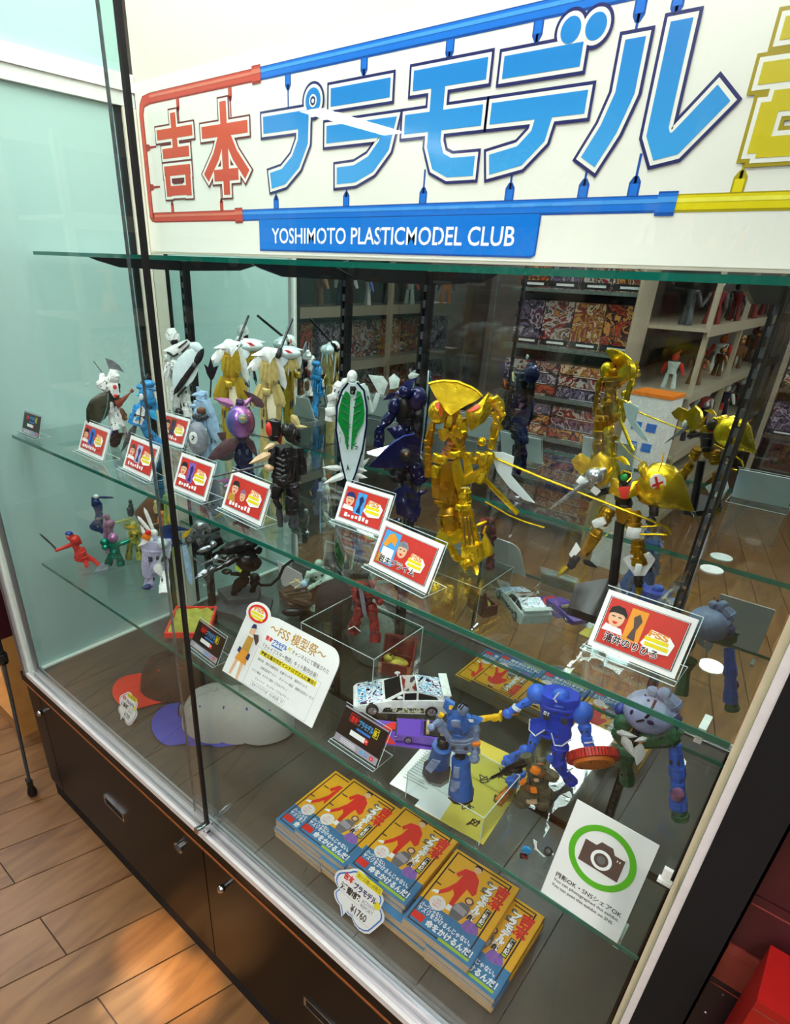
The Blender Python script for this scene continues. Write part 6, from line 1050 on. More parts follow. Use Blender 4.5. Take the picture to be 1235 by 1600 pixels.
# ------------------------------------------------------------------ white event poster
po = empty('poster', (.842, .128, Z3+.002), (0, 0, 0), 'large white event poster with rounded corner and lettering, leaning on the lower shelf', 'poster'); ps = .60; PWD, PHT = .284, .165
body = [(0, 0), (PWD, 0), (PWD, PHT*.8)]+[(PWD-.035+.035*math.cos(a*PI/12), PHT-.035+.035*math.sin(a*PI/12)) for a in range(0, 7)]+[(.09, PHT)]+[(.032+.038*math.cos(a*PI/10), PHT-.012+.026*math.sin(a*PI/10)) for a in range(1, 13)]+[(0, PHT*.86)]
sheet_ = MB().prism(body, 0, .0022).build('sheet', 'paper', po, False); sheet_.rotation_euler = (-ps, 0, 0)
sh = Sheet(sheet_, -.0002)
sh.disc('emblem', 'print_redb', .032, PHT-.012, .031, .020, 1); sh.disc('emblem', 'print_white', .032, PHT-.012, .024, .014, 2); sh.rects('emblem_ribbon', 'print_yellow', [(.012, PHT-.016, .05, PHT-.010), (.014, PHT-.024, .053, PHT-.018)], 3); sh.text('emblem_letters', 'FSS', 'print_orange', .016, PHT-.008, .009, 3, w=.032, bold=.05)
sh.text('title', '～FSS 模型祭～', 'print_gold', .082, .128, .026, 1, w=.165, bold=.012)
sh.text('lettering', '吉本', 'print_redb', .080, .111, .011, 1, w=.022, bold=.05); sh.text('lettering', 'プラモデル', 'print_blue', .103, .110, .012, 1, w=.044, bold=.05); sh.text('lettering', '部', 'print_yellow', .149, .111, .011, 1, w=.011, bold=.05); sh.rect('tag', 'print_blue', .103, .1055, .137, .1085, 1)
sh.text('lettering', 'チャンネルにて開催された', 'ink', .163, .111, .010, 1, w=.106); sh.text('lettering', '「ファイブスター物語」キット製作企画！', 'ink', .082, .092, .0105, 1, w=.165)
sh.rect('highlight', 'print_yellow', .082, .076, .252, .087, 1); sh.text('lettering', '素敵な皇の方がイントロでさんに集合！', 'ink', .085, .0775, .0085, 2, w=.164, bold=.02)
for i, (t_, x_, w_) in enumerate((('製作者　徳井 佐藤哲夫　近藤パッチ夫　浦井のりひろ', .084, .150), ('大阪支部長アイバー　チャーリー飯田　福岡支部長せーまる', .100, .160), ('ゲスト審査　ケプライ銀砂（プロモデラー）', .080, .110), ('チャートフ　ランナチ（プロモデラー）', .098, .105))): sh.text('small_print', t_, 'ink_grey', x_, .063-.0135*i, .0062, 1, w=w_)
sh.frame('search_box', 'ink_grey', .092, .006, .196, .018, .0004, 1); sh.text('lettering', '吉本プラモデル部　FSS 模型祭', 'ink_grey', .096, .0085, .007, 1, w=.084); sh.ring('search_glass', 'ink_grey', .189, .0125, .0022, .003, 1, 14)
sh.frame('panel_line', 'card_grey', .070, .002, .262, .090, .0005, .5)
# printed person in orange skirt on the poster (plain stand-in)
sh.polys('illustration', 'print_skin', [[(.020, .004), (.028, .004), (.034, .046), (.024, .046)], [(.046, -.0), (.053, 0), (.050, .046), (.040, .046)], [(.030, .105), (.046, .105), (.046, .118), (.042, .124), (.034, .124), (.030, .118)]], 1)
sh.polys('illustration_skirt', 'print_orange', [[(.020, .040), (.058, .038), (.052, .066), (.028, .066)]], 2); sh.polys('illustration_top', 'print_gold', [[(.028, .066), (.052, .066), (.050, .100), (.031, .100)]], 2); sh.polys('illustration_gloves', 'print_navy', [[(.018, .058), (.028, .056), (.028, .068), (.020, .070)], [(.050, .052), (.060, .050), (.060, .064), (.052, .066)], [(.030, .118), (.047, .122), (.042, .130), (.033, .129)]], 3)
sh.polys('illustration_hair', 'print_brown', [[(.044, .108), (.058, .112), (.066, .100), (.064, .088), (.056, .094), (.048, .102)]], 2)
MB().bb(.05, .0, .0003, .23, .125, .002).build('stand_foot', 'acrylic', po, False)

# ------------------------------------------------------------------ photography sign
sg = empty('photo_sign', (1.632, .104, Z3+.0005), (0, 0, -.02), 'white sign with a camera in a green ring allowing photographs', 'sign'); SW, SHH = .116, .160
pn = MB().bb(0, 0, 0, SW, .002, SHH).build('panel', 'paper', sg, False); pn.rotation_euler = (-.36, 0, 0); sh = Sheet(pn, -.0002)
sh.ring('green_ring', 'print_green', .058, .100, .0375, .0465, 1, 48)
sh.polys('camera_body', 'print_brown', [[(.030, .080), (.087, .080), (.087, .114), (.072, .114), (.067, .122), (.051, .122), (.046, .114), (.030, .114)]], 1); sh.ring('camera_lens', 'print_white', .0585, .097, .0100, .0145, 2, 32); sh.ring('camera_lens', 'print_brown', .0585, .097, .0060, .0098, 2, 32); sh.disc('camera_lens', 'ink_grey', .0585, .097, .0060, None, 2); sh.rects('camera_mark', 'print_white', [(.077, .107, .0785, .110), (.0805, .107, .082, .110)], 2)
sh.text('lettering', '撮影OK・SNSシェアOK', 'ink', .010, .036, .0085, 1, w=.098, bold=.012); sh.text('lettering', 'You can photographed this exhibit.', 'ink', .010, .0275, .0060, 1, w=.097, bold=.01); sh.text('lettering', 'You can post this exhibit on SNS.', 'ink', .010, .0190, .0060, 1, w=.092, bold=.01)
MB().bb(.035, .003, .0, .080, .075, .0018).build('stand_foot', 'acrylic', sg, False)
MB().bb(.085, .0, .0, .118, .0016, .118).build('stand_sleeve', 'acrylic', sg, False).rotation_euler = (-.36, 0, 0)

# ------------------------------------------------------------------ books
BW, BL, BT = .148, .208, .0118
bk = empty('book', (0, 0, 0)); bk['category'] = 'book'
MB().bb(0.0005, .0008, .0008, BW-.0015, BL-.0008, BT-.0008).build('pages', 'page_edge', bk, False)
MB().bb(0, 0, BT-.0007, BW, BL, BT).bb(0, 0, 0, BW, BL, .0007).bb(BW-.0012, 0, 0, BW, BL, BT).build('cover', 'cover_yellow', bk, False)
MB().bb(-.0001, .0, BT-.00005, BW+.0002, .062, BT+.0003).bb(BW-.001, 0, 0, BW+.0003, .062, BT+.0003).build('obi_band', 'obi_blue', bk, False)
cv = empty('cover_print', (0, 0, 0)); cv.parent = bk; cv.location = (0, 0, BT+.0004); cv.rotation_euler = (-PI/2, 0, 0)
sh = Sheet(cv, 0)
SUIT = [(x, z-.008*(z-.08)/.1) for x, z in [(.020, .092), (.026, .088), (.040, .108), (.044, .120), (.052, .110), (.054, .082), (.062, .082), (.064, .116), (.066, .140), (.082, .132), (.086, .142), (.076, .176), (.060, .190), (.040, .184), (.030, .160), (.038, .154), (.044, .166), (.042, .140), (.034, .118)]]
sh.frame('cover_frame', 'ink', .006, .006, BW-.014, BL-.006, .003, .6)
sh.polys('runner_art', 'ink', [[(.09, .190), (.130, .190), (.130, .193), (.09, .193)], [(.012, .150), (.028, .150), (.028, .153), (.012, .153)], [(.006, .108), (.020, .108), (.020, .111), (.006, .111)], [(.088, .150), (.100, .150), (.100, .152), (.088, .152)]], .7)
for x_, z_ in ((.096, .178), (.094, .158)): sh.ring('runner_art', 'ink_grey', x_, z_, .002, .006, .7, 16)
sh.poly('cover_suit', 'print_redb', SUIT, 1); sh.disc('cover_face', 'print_skin', .062, .189, .008, .0095, 2, 14); sh.poly('cover_hair', 'ink', [(.053, .190), (.055, .200), (.069, .200), (.071, .190), (.066, .195), (.058, .195)], 3); sh.polys('cover_shoes', 'print_white', [[(.012, .086), (.026, .088), (.024, .096), (.014, .092)], [(.052, .070), (.063, .070), (.062, .083), (.053, .083)]], 2)
sh.disc('cover_badge', 'paper', .036, .070, .0165, .0165, 2); sh.text('badge_lettering', '日本', 'print_redb', .031, .074, .005, 3); sh.text('badge_lettering', 'プロモデラー', 'print_redb', .025, .067, .0045, 3, w=.022); sh.text('badge_lettering', '名鑑付き', 'print_redb', .028, .060, .0045, 3, w=.016)
sh.poly('cover_person', 'ink_grey', [(.066, .062), (.086, .062), (.094, .086), (.090, .106), (.072, .104), (.062, .088)], 1); sh.poly('cover_person', 'card_grey', [(.064, .080), (.090, .078), (.092, .092), (.066, .096)], 2); sh.disc('cover_face', 'print_skin', .083, .112, .006, .0075, 2, 14); sh.ring('cover_hair', 'print_brown', .083, .114, .006, .009, 3, 14)
sh.poly('cover_robot', 'print_purple', [(.094, .060), (.098, .076), (.104, .082), (.112, .078), (.118, .086), (.124, .076), (.130, .064), (.120, .056), (.104, .054)], 1)
sh.text('title', '吉本', 'print_redb', .112, .128, .062, 2, w=.028, bold=.06, vert=True); sh.text('title', 'プラモデル部', 'print_white', .094, .080, .100, 2.4, w=.0195, bold=.075, vert=True); sh.text('title_shadow', 'プラモデル部', 'ink', .0932, .0788, .1015, 2, w=.0215, bold=.11, vert=True)
sh.rect('subtitle_plate', 'ink', .1165, .078, .1285, .124, 2); sh.text('subtitle', '活動記', 'print_white', .118, .086, .036, 3, w=.0092, bold=.03, vert=True); sh.rect('subtitle_mark', 'print_lime', .118, .0795, .127, .0845, 3)
sh.text('side_lettering', 'ACTIVITY REPORT', 'print_brown', .089, .120, .004, 2, w=.04, rot=-90)
sh.text('obi_lettering', 'パーツじゃない。', 'print_white', .010, .044, .011, 2, w=.052, bold=.03); sh.text('obi_lettering', 'ヤスリをかけるんじゃない。', 'print_white', .010, .033, .012, 2, w=.118, bold=.03); sh.text('obi_lettering', '命をかけるんだ！', 'print_white', .040, .014, .017, 2, w=.100, bold=.04)
sh.rect('obi_patch', 'print_redb', .008, .014, .034, .030, 2); sh.rects('obi_small', 'print_lime', [(.075, .006, .140, .012)], 2)
first = True
def book(x, y, z, rz, label, group='activity books piled on the case floor'):
    global first
    b_ = bk if first else copy_tree(bk); first = False
    b_.location = (x, y, z); b_.rotation_euler = (0, 0, rz); b_['label'] = label; b_['category'] = 'book'; b_['group'] = group
plain = None
nb = bpy.data.objects
def plainbook(x, y, z, rz, label):
    global plain
    if plain is None:
        plain = empty('book', (0, 0, 0)); 
        for n_ in ('pages', 'cover', 'obi_band'):
            o_ = [c for c in bk.children if c.name.split('.')[0] == n_][0]; c_ = o_.copy(); COL.objects.link(c_); c_.parent = plain
        b_ = plain
    else: b_ = copy_tree(plain)
    b_.location = (x, y, z); b_.rotation_euler = (0, 0, rz); b_['label'] = label; b_['category'] = 'book'; b_['group'] = 'activity books piled on the case floor'
for i, (x, nm_) in enumerate(((1.031, 'leftmost'), (1.179, 'second'), (1.325, 'third'), (1.460, 'rightmost'))):
    for k in range(4):
        dx = random.uniform(-.0015, .0015); top = k == 3
        lb = 'yellow book with blue band, %s of the %s pile' % (('bottom', 'second from bottom', 'third from bottom', 'top')[k], nm_)
        (book if (top and i in (0, 3)) else plainbook)(x+dx, .106+random.uniform(-.003, .003)+i*-.002, Z0+.0004+k*(BT+.0006), random.uniform(-.008, .008), lb)
zt_ = Z0+.0004+4*(BT+.0006)
book(1.092, .110, zt_, .012, 'yellow book with red-suited figure, lying across the two leftmost piles')
plainbook(1.2415, .116, zt_, .018, 'yellow book under the cover-up book between the second and third piles'); book(1.2455, .118, zt_+BT+.0006, .02, 'fully visible yellow book with red-suited figure, on top of the second and third piles')
plainbook(1.400, .101, zt_, .03, 'yellow book under the front cover-up book between the third and rightmost piles'); book(1.403, .099, zt_+BT+.0006, .03, 'fully visible yellow book with red-suited figure, on top of the third and rightmost piles')

# ------------------------------------------------------------------ price tags
def cloud_tag(x, y, z, w_, h_, label, big):
    rt = empty('price_tag', (x, y, z), (0, 0, 0), label, 'price tag')
    pts = []
    for cx, cz, r, a0, a1 in ((.20, .62, .20, 120, 250), (.28, .36, .20, 190, 265), (.46, .24, .12, 240, 300), (.72, .24, .22, 215, 350), (.86, .50, .18, -30, 70), (.72, .74, .22, 20, 110), (.42, .80, .22, 60, 150)):
        for k in range(6): a = math.radians(a0+(a1-a0)*k/5); pts.append(((cx+r*math.cos(a))*w_, (cz+r*math.sin(a))*h_))
        if cx == .28: pts += [(.36*w_, .0), (.40*w_, .16*h_)]
    body_ = MB().prism(pts, 0, .0015).build('card', 'paper', rt, False); body_.rotation_euler = (-.45, 0, 0)
    sh = Sheet(body_, -.0002); cx, cz = .55*w_, .5*h_
    sh.poly('outline', 'print_blue' if big else 'pink_m', [(cx+(a-cx)*.93, cz+(b-cz)*.93) for a, b in pts], 1); sh.poly('inner', 'paper', [(cx+(a-cx)*.88, cz+(b-cz)*.88) for a, b in pts], 2)
    sh.rect('sticker', 'print_yellow', .36*w_, .86*h_, .86*w_, 1.0*h_, 3); sh.text('sticker_lettering', 'お一人様一点限り', 'ink', .39*w_, .89*h_, .08*h_, 4, w=.44*w_)
    sh.text('lettering', '吉本', 'print_redb', .16*w_, .68*h_, .15*h_, 3, w=.2*w_, bold=.05); sh.text('lettering', 'プラモデル', 'print_navy', .38*w_, .64*h_, .14*h_, 3, w=.45*w_, bold=.05); sh.disc('lettering_back', 'print_yellow', .86*w_, .66*h_, .06*w_, None, 3); sh.text('lettering', '活動記', 'ink', .16*w_, .46*h_, .16*h_, 3, w=.4*w_, bold=.04)
    sh.text('lettering', 'ACTIVITY', 'ink_grey', .60*w_, .52*h_, .07*h_, 3, w=.25*w_); sh.text('lettering', 'REPORT', 'ink_grey', .60*w_, .43*h_, .07*h_, 3, w=.24*w_); sh.text('lettering', '¥1760', 'ink', .45*w_, .22*h_, .15*h_, 3, w=.32*w_, bold=.02)
    sh.rects('rule', 'ink_grey', [(.15*w_, .42*h_, .56*w_, .425*h_), (.44*w_, .19*h_, .86*w_, .195*h_)], 3)
    MB().bb(.5*w_, .005, .0003, .7*w_, h_*.45, .002).build('stand_foot', 'acrylic', rt, False)
cloud_tag(1.236, .058, Z0, .130, .110, 'white cloud shaped price tag with blue outline in front of the books', True)
cloud_tag(.372, .075, Z0, .092, .088, 'white cloud shaped tag with yellow sticker in front of the red cap', False)

# ------------------------------------------------------------------ caps
def cap(x, y, rz, crown, brim, label, group=None, sc=1.0, tilt_=0, emblem=False):
    rt = empty('baseball_cap', (x, y, Z0+.002), (tilt_, 0, rz), label, 'cap', group); rt.scale = (sc, sc, sc)
    mb = MB(); rs = []
    for i in range(9):
        t = i/8; a = t*PI/2*.985; rr = math.cos(a)**.72; rs.append([(.088*rr*math.cos(2*PI*j/36)*(1+.012*math.cos(12*PI*j/36)), .102*rr*math.sin(2*PI*j/36)*(1+.012*math.cos(12*PI*j/36)), .006+.118*math.sin(a)) for j in range(36)])
    mb.rings(rs); cr_ = mb.build('crown', crown, rt)
    MB().ball((0, 0, .126), .008, .008, .005).build('button', crown, cr_)
    for k in range(6):
        a = PI/6+k*PI/3; pts = []
        for i in range(8): b_ = i/7*PI/2*.98; rr = math.cos(b_)**.72; pts.append((.0885*rr*math.cos(a+PI/6), .1025*rr*math.sin(a+PI/6), .006+.1185*math.sin(b_)))
        MB().tube(pts, .0012, 5).build('seam', crown, cr_)
        MB().ball((.0895*.62*math.cos(a), .1035*.62*math.sin(a), .006+.112*.86), .004, .004, .004, 8, 5).build('eyelet', brim, cr_)
    # brim forward (-y)
    n_ = 18; vs = []; top = []
    for i in range(n_+1):
        u = -1+2*i/n_; ang = -PI/2+u*1.22; xi, yi = .0885*math.cos(ang), .1025*math.sin(ang); xo = .097*math.sin(u*1.35); yo = -.10-.085*math.cos(u*1.45)**.8 if abs(u*1.45) < PI/2 else -.10
        zc = .008-.020*u*u
        top.append(((xi, yi, .012+zc*.3), (xo, yo, .010+zc)))
    for k in range(2):
        for a_, b_ in top: vs += [(a_[0], a_[1], max(.0005, a_[2]-.0028*k)), (b_[0], b_[1], max(.0005, b_[2]-.0028*k))]
    N = 2*(n_+1); fs = []
    for i in range(n_): a_ = 2*i; fs += [(a_, a_+1, a_+3, a_+2), (N+a_+2, N+a_+3, N+a_+1, N+a_), (a_+1, N+a_+1, N+a_+3, a_+3), (a_, a_+2, N+a_+2, N+a_)]
    fs += [(0, N, N+1, 1), (N-2, N-1, 2*N-1, 2*N-2)]
    MB().add(vs, fs).build('brim', brim, rt)
    if emblem: 
        e_ = MB().ball((0, -.0965, .052), .026, .008, .022).build('emblem', 'ink_grey', cr_); MB().tube([(.02*math.cos(t), -.104, .052+.018*math.sin(t)) for t in [i*PI/6 for i in range(13)]], .002, 5).build('emblem_ring', 'ink', cr_)
    return rt
cap(.385, .27, -.62, 'cap_brown', 'cap_red', 'dark brown baseball cap with bright red brim at the far left', None, .97)
for k in range(3): cap(.625+.05*k, .255+.040*k, -.85, 'cap_grey', 'cap_blue', ('grey baseball cap with blue brim, foremost of the nested row', 'grey baseball cap, middle of the nested row', 'grey baseball cap, hindmost of the nested row')[k], 'nested grey caps', 1.0-.02*k, 0, k == 0)
# ------------------------------------------------------------------ decorated wedge car (nose at -x)
def wheel(parent, x, y, z, r, w_, side):
    t = MB().seg((x, y-w_/2, z), (x, y+w_/2, z), 2*r, 2*r, [(0, .93), (.12, 1), (.88, 1), (1, .93)], 20).build('wheel', 'rubber', parent)
    ys = y+side*(w_/2+.0004)
    MB().seg((x, ys-side*.002, z), (x, ys, z), 1.35*r, 1.35*r, 5, 18).build('rim', 'alu', t)
    mb = MB()
    for k in range(5): a = 2*PI*k/5; mb.tube([(x, ys+side*.0008, z), (x+.62*r*math.cos(a), ys+side*.0008, z+.62*r*math.sin(a))], r*.09, 5)
    mb.build('spoke', 'chrome', t)
LC, WC = .186, .082
car = empty('toy_car', (1.130, .252, Z3), (0, 0, math.radians(41)), 'white wedge-shaped toy car covered in black and blue artwork', 'toy car'); car.scale = (1.08, 1.08, 1.08)
def loftx(secs, fr=.55):   # sections: (x, half width, z bottom, z top, half width at top)
    mb = MB(); mb.rings([[(x, -hw, zb_), (x, hw, zb_), (x, hw, zb_+(zt_-zb_)*fr), (x, ht, zt_), (x, -ht, zt_), (x, -hw, zb_+(zt_-zb_)*fr)] for x, hw, zb_, zt_, ht in secs]); return mb
loftx([(0, .034, .007, .013, .032), (.006, .039, .006, .017, .036), (.05, .041, .006, .028, .037), (.075, .041, .006, .033, .037), (.13, .0415, .006, .035, .038), (.178, .041, .008, .036, .038), (.186, .039, .012, .034, .036)]).build('body', 'white_p', car)
loftx([(.058, .034, .028, .0295, .033), (.092, .035, .030, .047, .026), (.122, .035, .030, .049, .026), (.176, .036, .030, .038, .032)], .04).build('cabin', 'white_p', car)
MB().plate([(.060, -.031, .0305), (.060, .031, .0305), (.091, .0245, .0476), (.091, -.0245, .0476)], .0006, 0, Vector((.4, 0, -.9))).build('windscreen', 'black_g', car)
for s_ in (-1, 1):
    y_ = lambda z: s_*(.0352-(z-.031)*.50)
    for poly in ([(.072, .0335), (.094, .0445), (.094, .0335)], [(.097, .034), (.097, .045), (.120, .0465), (.120, .034)], [(.124, .034), (.124, .0465), (.158, .0405), (.164, .034)]):
        MB().plate([(x, y_(z)+s_*.0012, z) for x, z in poly], .0008, 0, Vector((0, -s_, 0))).build('side_window', 'black_g', car)
    MB().plate([(.052, s_*.0420, .009), (.136, s_*.0420, .009), (.136, s_*.0420, .0205), (.060, s_*.0420, .0205)], .0005, 0, Vector((0, -s_, 0))).build('side_art', 'car_art_g', car)
    MB().ball((.088, s_*.040, .043), .006, .003, .0035).tube([(.088, s_*.034, .040), (.088, s_*.040, .043)], .001, 5).build('mirror_pod', 'white_p', car)
    for x in (.036, .150): wheel(car, x, s_*.0375, .0125, .0125, .012, s_)
MB().plate([(.008, -.033, .0181), (.008, .033, .0181), (.056, .034, .0295), (.056, -.034, .0295)], .0004, .0003, Vector((.2, 0, -.97))).build('bonnet_art', 'car_art', car)
MB().plate([(.094, -.025, .0484), (.094, .025, .0484), (.121, .025, .0500), (.121, -.025, .0500)], .0004, 0, Vector((0, 0, -1))).build('roof_art', 'box_art_b', car)
MB().plate([(.124, -.028, .0495), (.124, .028, .0495), (.176, .033, .0387), (.176, -.033, .0387)], .0004, 0, Vector((0, 0, -1))).build('deck_art', 'car_art', car)
MB().bb(.170, -.036, .046, .186, .036, .048).bb(.174, -.030, .036, .178, -.028, .046).bb(.174, .028, .036, .178, .030, .046).build('rear_wing', 'white_p', car, False)

# purple convertible on a painted base
pc = empty('toy_car', (1.262, .232, Z3), (0, 0, math.radians(33)), 'purple open toy convertible on a purple and red painted base', 'toy car')
MB().bb(-.045, -.034, .0003, .07, .034, .004).build('base_plate', 'car_purple', pc, False)
MB().plate([(-.044, -.02, .0045), (-.02, -.033, .0045), (.0, -.033, .0045), (-.02, .0, .0045), (.01, .02, .0045), (-.01, .033, .0045), (-.035, .01, .0045)], .0004, 0, Vector((0, 0, -1))).build('base_paint', 'print_redb', pc)
loftx([(.0, .026, .009, .022, .025), (.05, .027, .008, .025, .026), (.062, .027, .008, .025, .026), (.105, .027, .008, .024, .026), (.125, .025, .010, .022, .024)]).build('body', 'car_purple', pc)
MB().bb(.052, -.021, .0252, .096, .021, .0262).build('cockpit', 'black_matte', pc, False); MB().seg((.06, -.018, .028), (.06, .018, .028), .007, .012, 0).seg((.088, -.018, .028), (.088, .018, .028), .007, .014, 0).build('seat', 'bone', pc)
MB().bb(-.003, -.026, .010, -.0002, .026, .0125).bb(-.003, -.026, .018, -.0002, .026, .020).build('bumper', 'chrome', pc, False)
MB().plate([(.046, -.022, .026), (.046, .022, .026), (.050, .020, .036), (.050, -.020, .036)], .001).build('windscreen', 'clear_p', pc)
for s_ in (-1, 1):
    for x in (.024, .1): wheel(pc, x, s_*.023, .0125, .0085, .008, s_)
# treasure chest
ch = empty('treasure_chest', (1.105, .368, Z3), (0, 0, math.radians(24)), 'small open red wooden treasure chest filled with gold', 'treasure chest')
b_ = MB(); b_.bb(0, 0, 0, .075, .045, .004)
for p in ((0, 0, .075, .004), (0, .041, .075, .045), (0, .0041, .004, .0409), (.071, .0041, .075, .0409)): b_.bb(p[0], p[1], .0041, p[2], p[3], .032)
b_.build('box', 'wood_red', ch, False); MB().ball((.036, .022, .026), .030, .016, .011).ball((.02, .02, .034), .014, .011, .010).build('gold_heap', 'treasure', ch)
MB().tube([(.016, .02, .036), (.034, .014, .058), (.038, .013, .062)], .0022, 6).build('dagger', 'brown', ch)
lid = MB(); lid.bb(0, 0, 0, .075, .006, .045).bb(0, -.012, 0, .004, -.0001, .045).bb(.071, -.012, 0, .075, -.0001, .045).bb(.0041, -.012, .041, .0709, -.0001, .045); lid = lid.build('lid', 'wood_red', ch, False); lid.location = (0, .046, .032); lid.rotation_euler = (-.3, 0, 0)
MB().bb(.0042, -.0014, .002, .0708, -.0002, .0408).build('lining', 'red_d', lid, False)
for x in (.0, .067): MB().bb(x, -.0012, .0041, x+.008, -.0001, .033).build('metal_band', 'copper', ch, False)
# red framed terrain tray
tr = empty('terrain_tray', (.631, .118, Z3), (0, 0, math.radians(43)), 'shallow red framed tray with mossy green terrain', 'tray'); TW, TD = .108, .135
b_ = MB(); b_.bb(0, 0, 0, TW, TD, .004)
for p in ((0, 0, TW, .005), (0, TD-.005, TW, TD), (0, .0051, .005, TD-.0051), (TW-.005, .0051, TW, TD-.0051)): b_.bb(p[0], p[1], .0041, p[2], p[3], .014)
b_.build('frame', 'red_p', tr, False); tm = MB(); gx, gy = 10, 12; random.seed(3)
tm.add([(.0055+(TW-.011)*i/gx, .0055+(TD-.011)*j/gy, .006+.010*random.random()) for j in range(gy+1) for i in range(gx+1)], [(j*(gx+1)+i, j*(gx+1)+i+1, (j+1)*(gx+1)+i+1, (j+1)*(gx+1)+i) for j in range(gy) for i in range(gx)]); tm.build('terrain', 'terrain', tr)
# clear risers
def riser(x0, y0, x1, y1, h_, label):
    o = empty('clear_riser', (x0, y0, Z3), (0, 0, 0), label, 'riser'); w_, d_ = x1-x0, y1-y0; t = .002
    MB().bb(0, 0, h_-t, w_, d_, h_).build('top_plate', 'acrylic', o, False)
    for p in ((0, 0, w_, t), (0, d_-t, w_, d_), (0, t, t, d_-t), (w_-t, t, w_, d_-t)): MB().bb(p[0], p[1], .0002, p[2], p[3], h_-t-.0001).build('side_plate', 'acrylic', o, False)
    e_ = MB()
    for a, b in (((0, 0), (w_, 0)), ((w_, 0), (w_, d_)), ((w_, d_), (0, d_)), ((0, d_), (0, 0))): e_.tube([(a[0], a[1], h_), (b[0], b[1], h_)], .0009, 4); e_.tube([(a[0], a[1], .001), (a[0], a[1], h_)], .0009, 4)
    e_.build('edge', 'white_g', o)
riser(1.372, .112, 1.520, .235, .064, 'clear acrylic box riser under the grey blue bell-foot robot'); riser(.935, .290, 1.150, .470, .099, 'clear acrylic box riser under the dark red robot'); riser(.10, .345, .21, .47, .055, 'clear acrylic block at the far left of the lower shelf')
# papers under the front riser
sq = empty('autograph_board', (1.395, .108, Z3+.0004), (-PI/2, 0, .08), 'yellow autograph board with black pen scribbles under the clear riser', 'board'); MB().bb(0, -.0009, -.0, .130, 0, .225).build('board', 'board_yellow', sq, False); sh = Sheet(sq, -.001)
sh.polys('white_patch', 'paper', [[(.0, .0), (.05, .0), (.045, .08), (.0, .10)]], 1)
def scribble(pts, r=.0011): 
    for i in range(len(pts)-1):
        a, b = Vector(pts[i]), Vector(pts[i+1]); n_ = (b-a).normalized(); n_ = Vector((-n_.y, n_.x))*r; yield [tuple(a+n_), tuple(a-n_), tuple(b-n_), tuple(b+n_)]
ln = []
random.seed(11)
for cx, cz, r in ((.095, .165, .016), (.10, .03, .014), (.075, .055, .012), (.11, .10, .012), (.07, .13, .014), (.105, .205, .01)):
    ln += list(scribble([(cx+r*math.cos(t*1.3+cz*50)*random.uniform(.4, 1), cz+r*math.sin(t*1.9)*random.uniform(.5, 1.1)) for t in range(9)]))
sh.polys('pen_scribble', 'ink', ln, 2)
pp = empty('info_sheet', (1.332, .118, Z3+.0015), (-PI/2, 0, .10), 'white printed information sheet partly under the clear riser', 'paper'); MB().bb(0, -.0004, 0, .075, 0, .165).build('sheet', 'paper', pp, False); sh = Sheet(pp, -.0005); sh.text('lettering', '吉本プラモ', 'ink', .012, .135, .009, 1, w=.042, bold=.03); sh.rects('small_print', 'ink_grey', [(.012, .12-.007*i, .05+.012*random.random(), .1215-.007*i) for i in range(14)], 1)
# picture card facing the mirror
ac = empty('picture_card', (.74, .505, Z3), (0, 0, PI-.1), 'small brown picture card standing with its face to the mirror', 'card'); pcd = MB().bb(0, 0, 0, .11, .0015, .085).build('card', 'paper', ac, False); pcd.rotation_euler = (-.2, 0, 0); sh = Sheet(pcd, -.0002); sh.rect('print', 'tan_p', .005, .005, .105, .08, 1); sh.poly('print_shape', 'print_brown', [(.01, .005), (.015, .06), (.04, .078), (.07, .06), (.1, .05), (.1, .005)], 2); sh.disc('print_shape', 'print_skin', .04, .05, .016, .02, 3)
# white disc on the middle shelf
tag(MB().seg((0, 0, 0), (0, 0, .002), .036, .036, 5, 28).build('white_disc', 'white_p'), 'small white round disc lying at the back of the middle shelf', 'disc').location = (1.652, .565, Z2+.0003)

# ================================================================== beside the case
bx = [(1.843, .0, .60, 2.3, .26, 1.115, 'star_black', 'black box with white speckles low beside the case end'), (1.843, -.004, 1.117, 2.25, .25, 1.170, 'plum_red', 'red brown box lying on the speckled black box'), (1.843, .0, 1.172, 2.3, .26, 1.245, 'dark_plum', 'dark plum box on the red brown box'), (1.843, .0, 1.247, 2.3, .26, 1.365, 'dark_plum', 'topmost dark plum box of the stack beside the case'), (1.870, -.075, .60, 2.1, -.008, 1.205, 'red_box', 'bright red box standing in front of the dark stack')]
for x0, y0, z0, x1, y1, z1, mt, lb in bx:
    o = empty('product_box', (x0, y0, z0), (0, 0, 0), lb, 'box'); MB().bb(0, 0, 0, x1-x0, y1-y0, z1-z0).build('carton', mt, o, False); MB().bb(.001, -.0008, z1-z0-.012, x1-x0-.001, -.0001, z1-z0-.0105).build('edge_print', 'plum_red', o, False)
    if mt == 'star_black':
        s_ = MB(); random.seed(5)
        for k in range(40): s_.ball((random.uniform(.005, .3), -.0006, random.uniform(.25, .51)), random.choice((.0008, .0012, .002)), .0004, None, 6, 4)
        s_.build('speckle_print', 'print_white', o)
tb = empty('side_table', (1.843, -.08, 0), (0, 0, 0), 'black plinth carrying the dark boxes beside the case', 'plinth'); MB().bb(0, 0, 0, .6, .7, .55).build('body', 'black_matte', tb, False); MB().bb(0, -.004, .5505, .6, .7, .599).build('top', 'black_panel', tb, False)
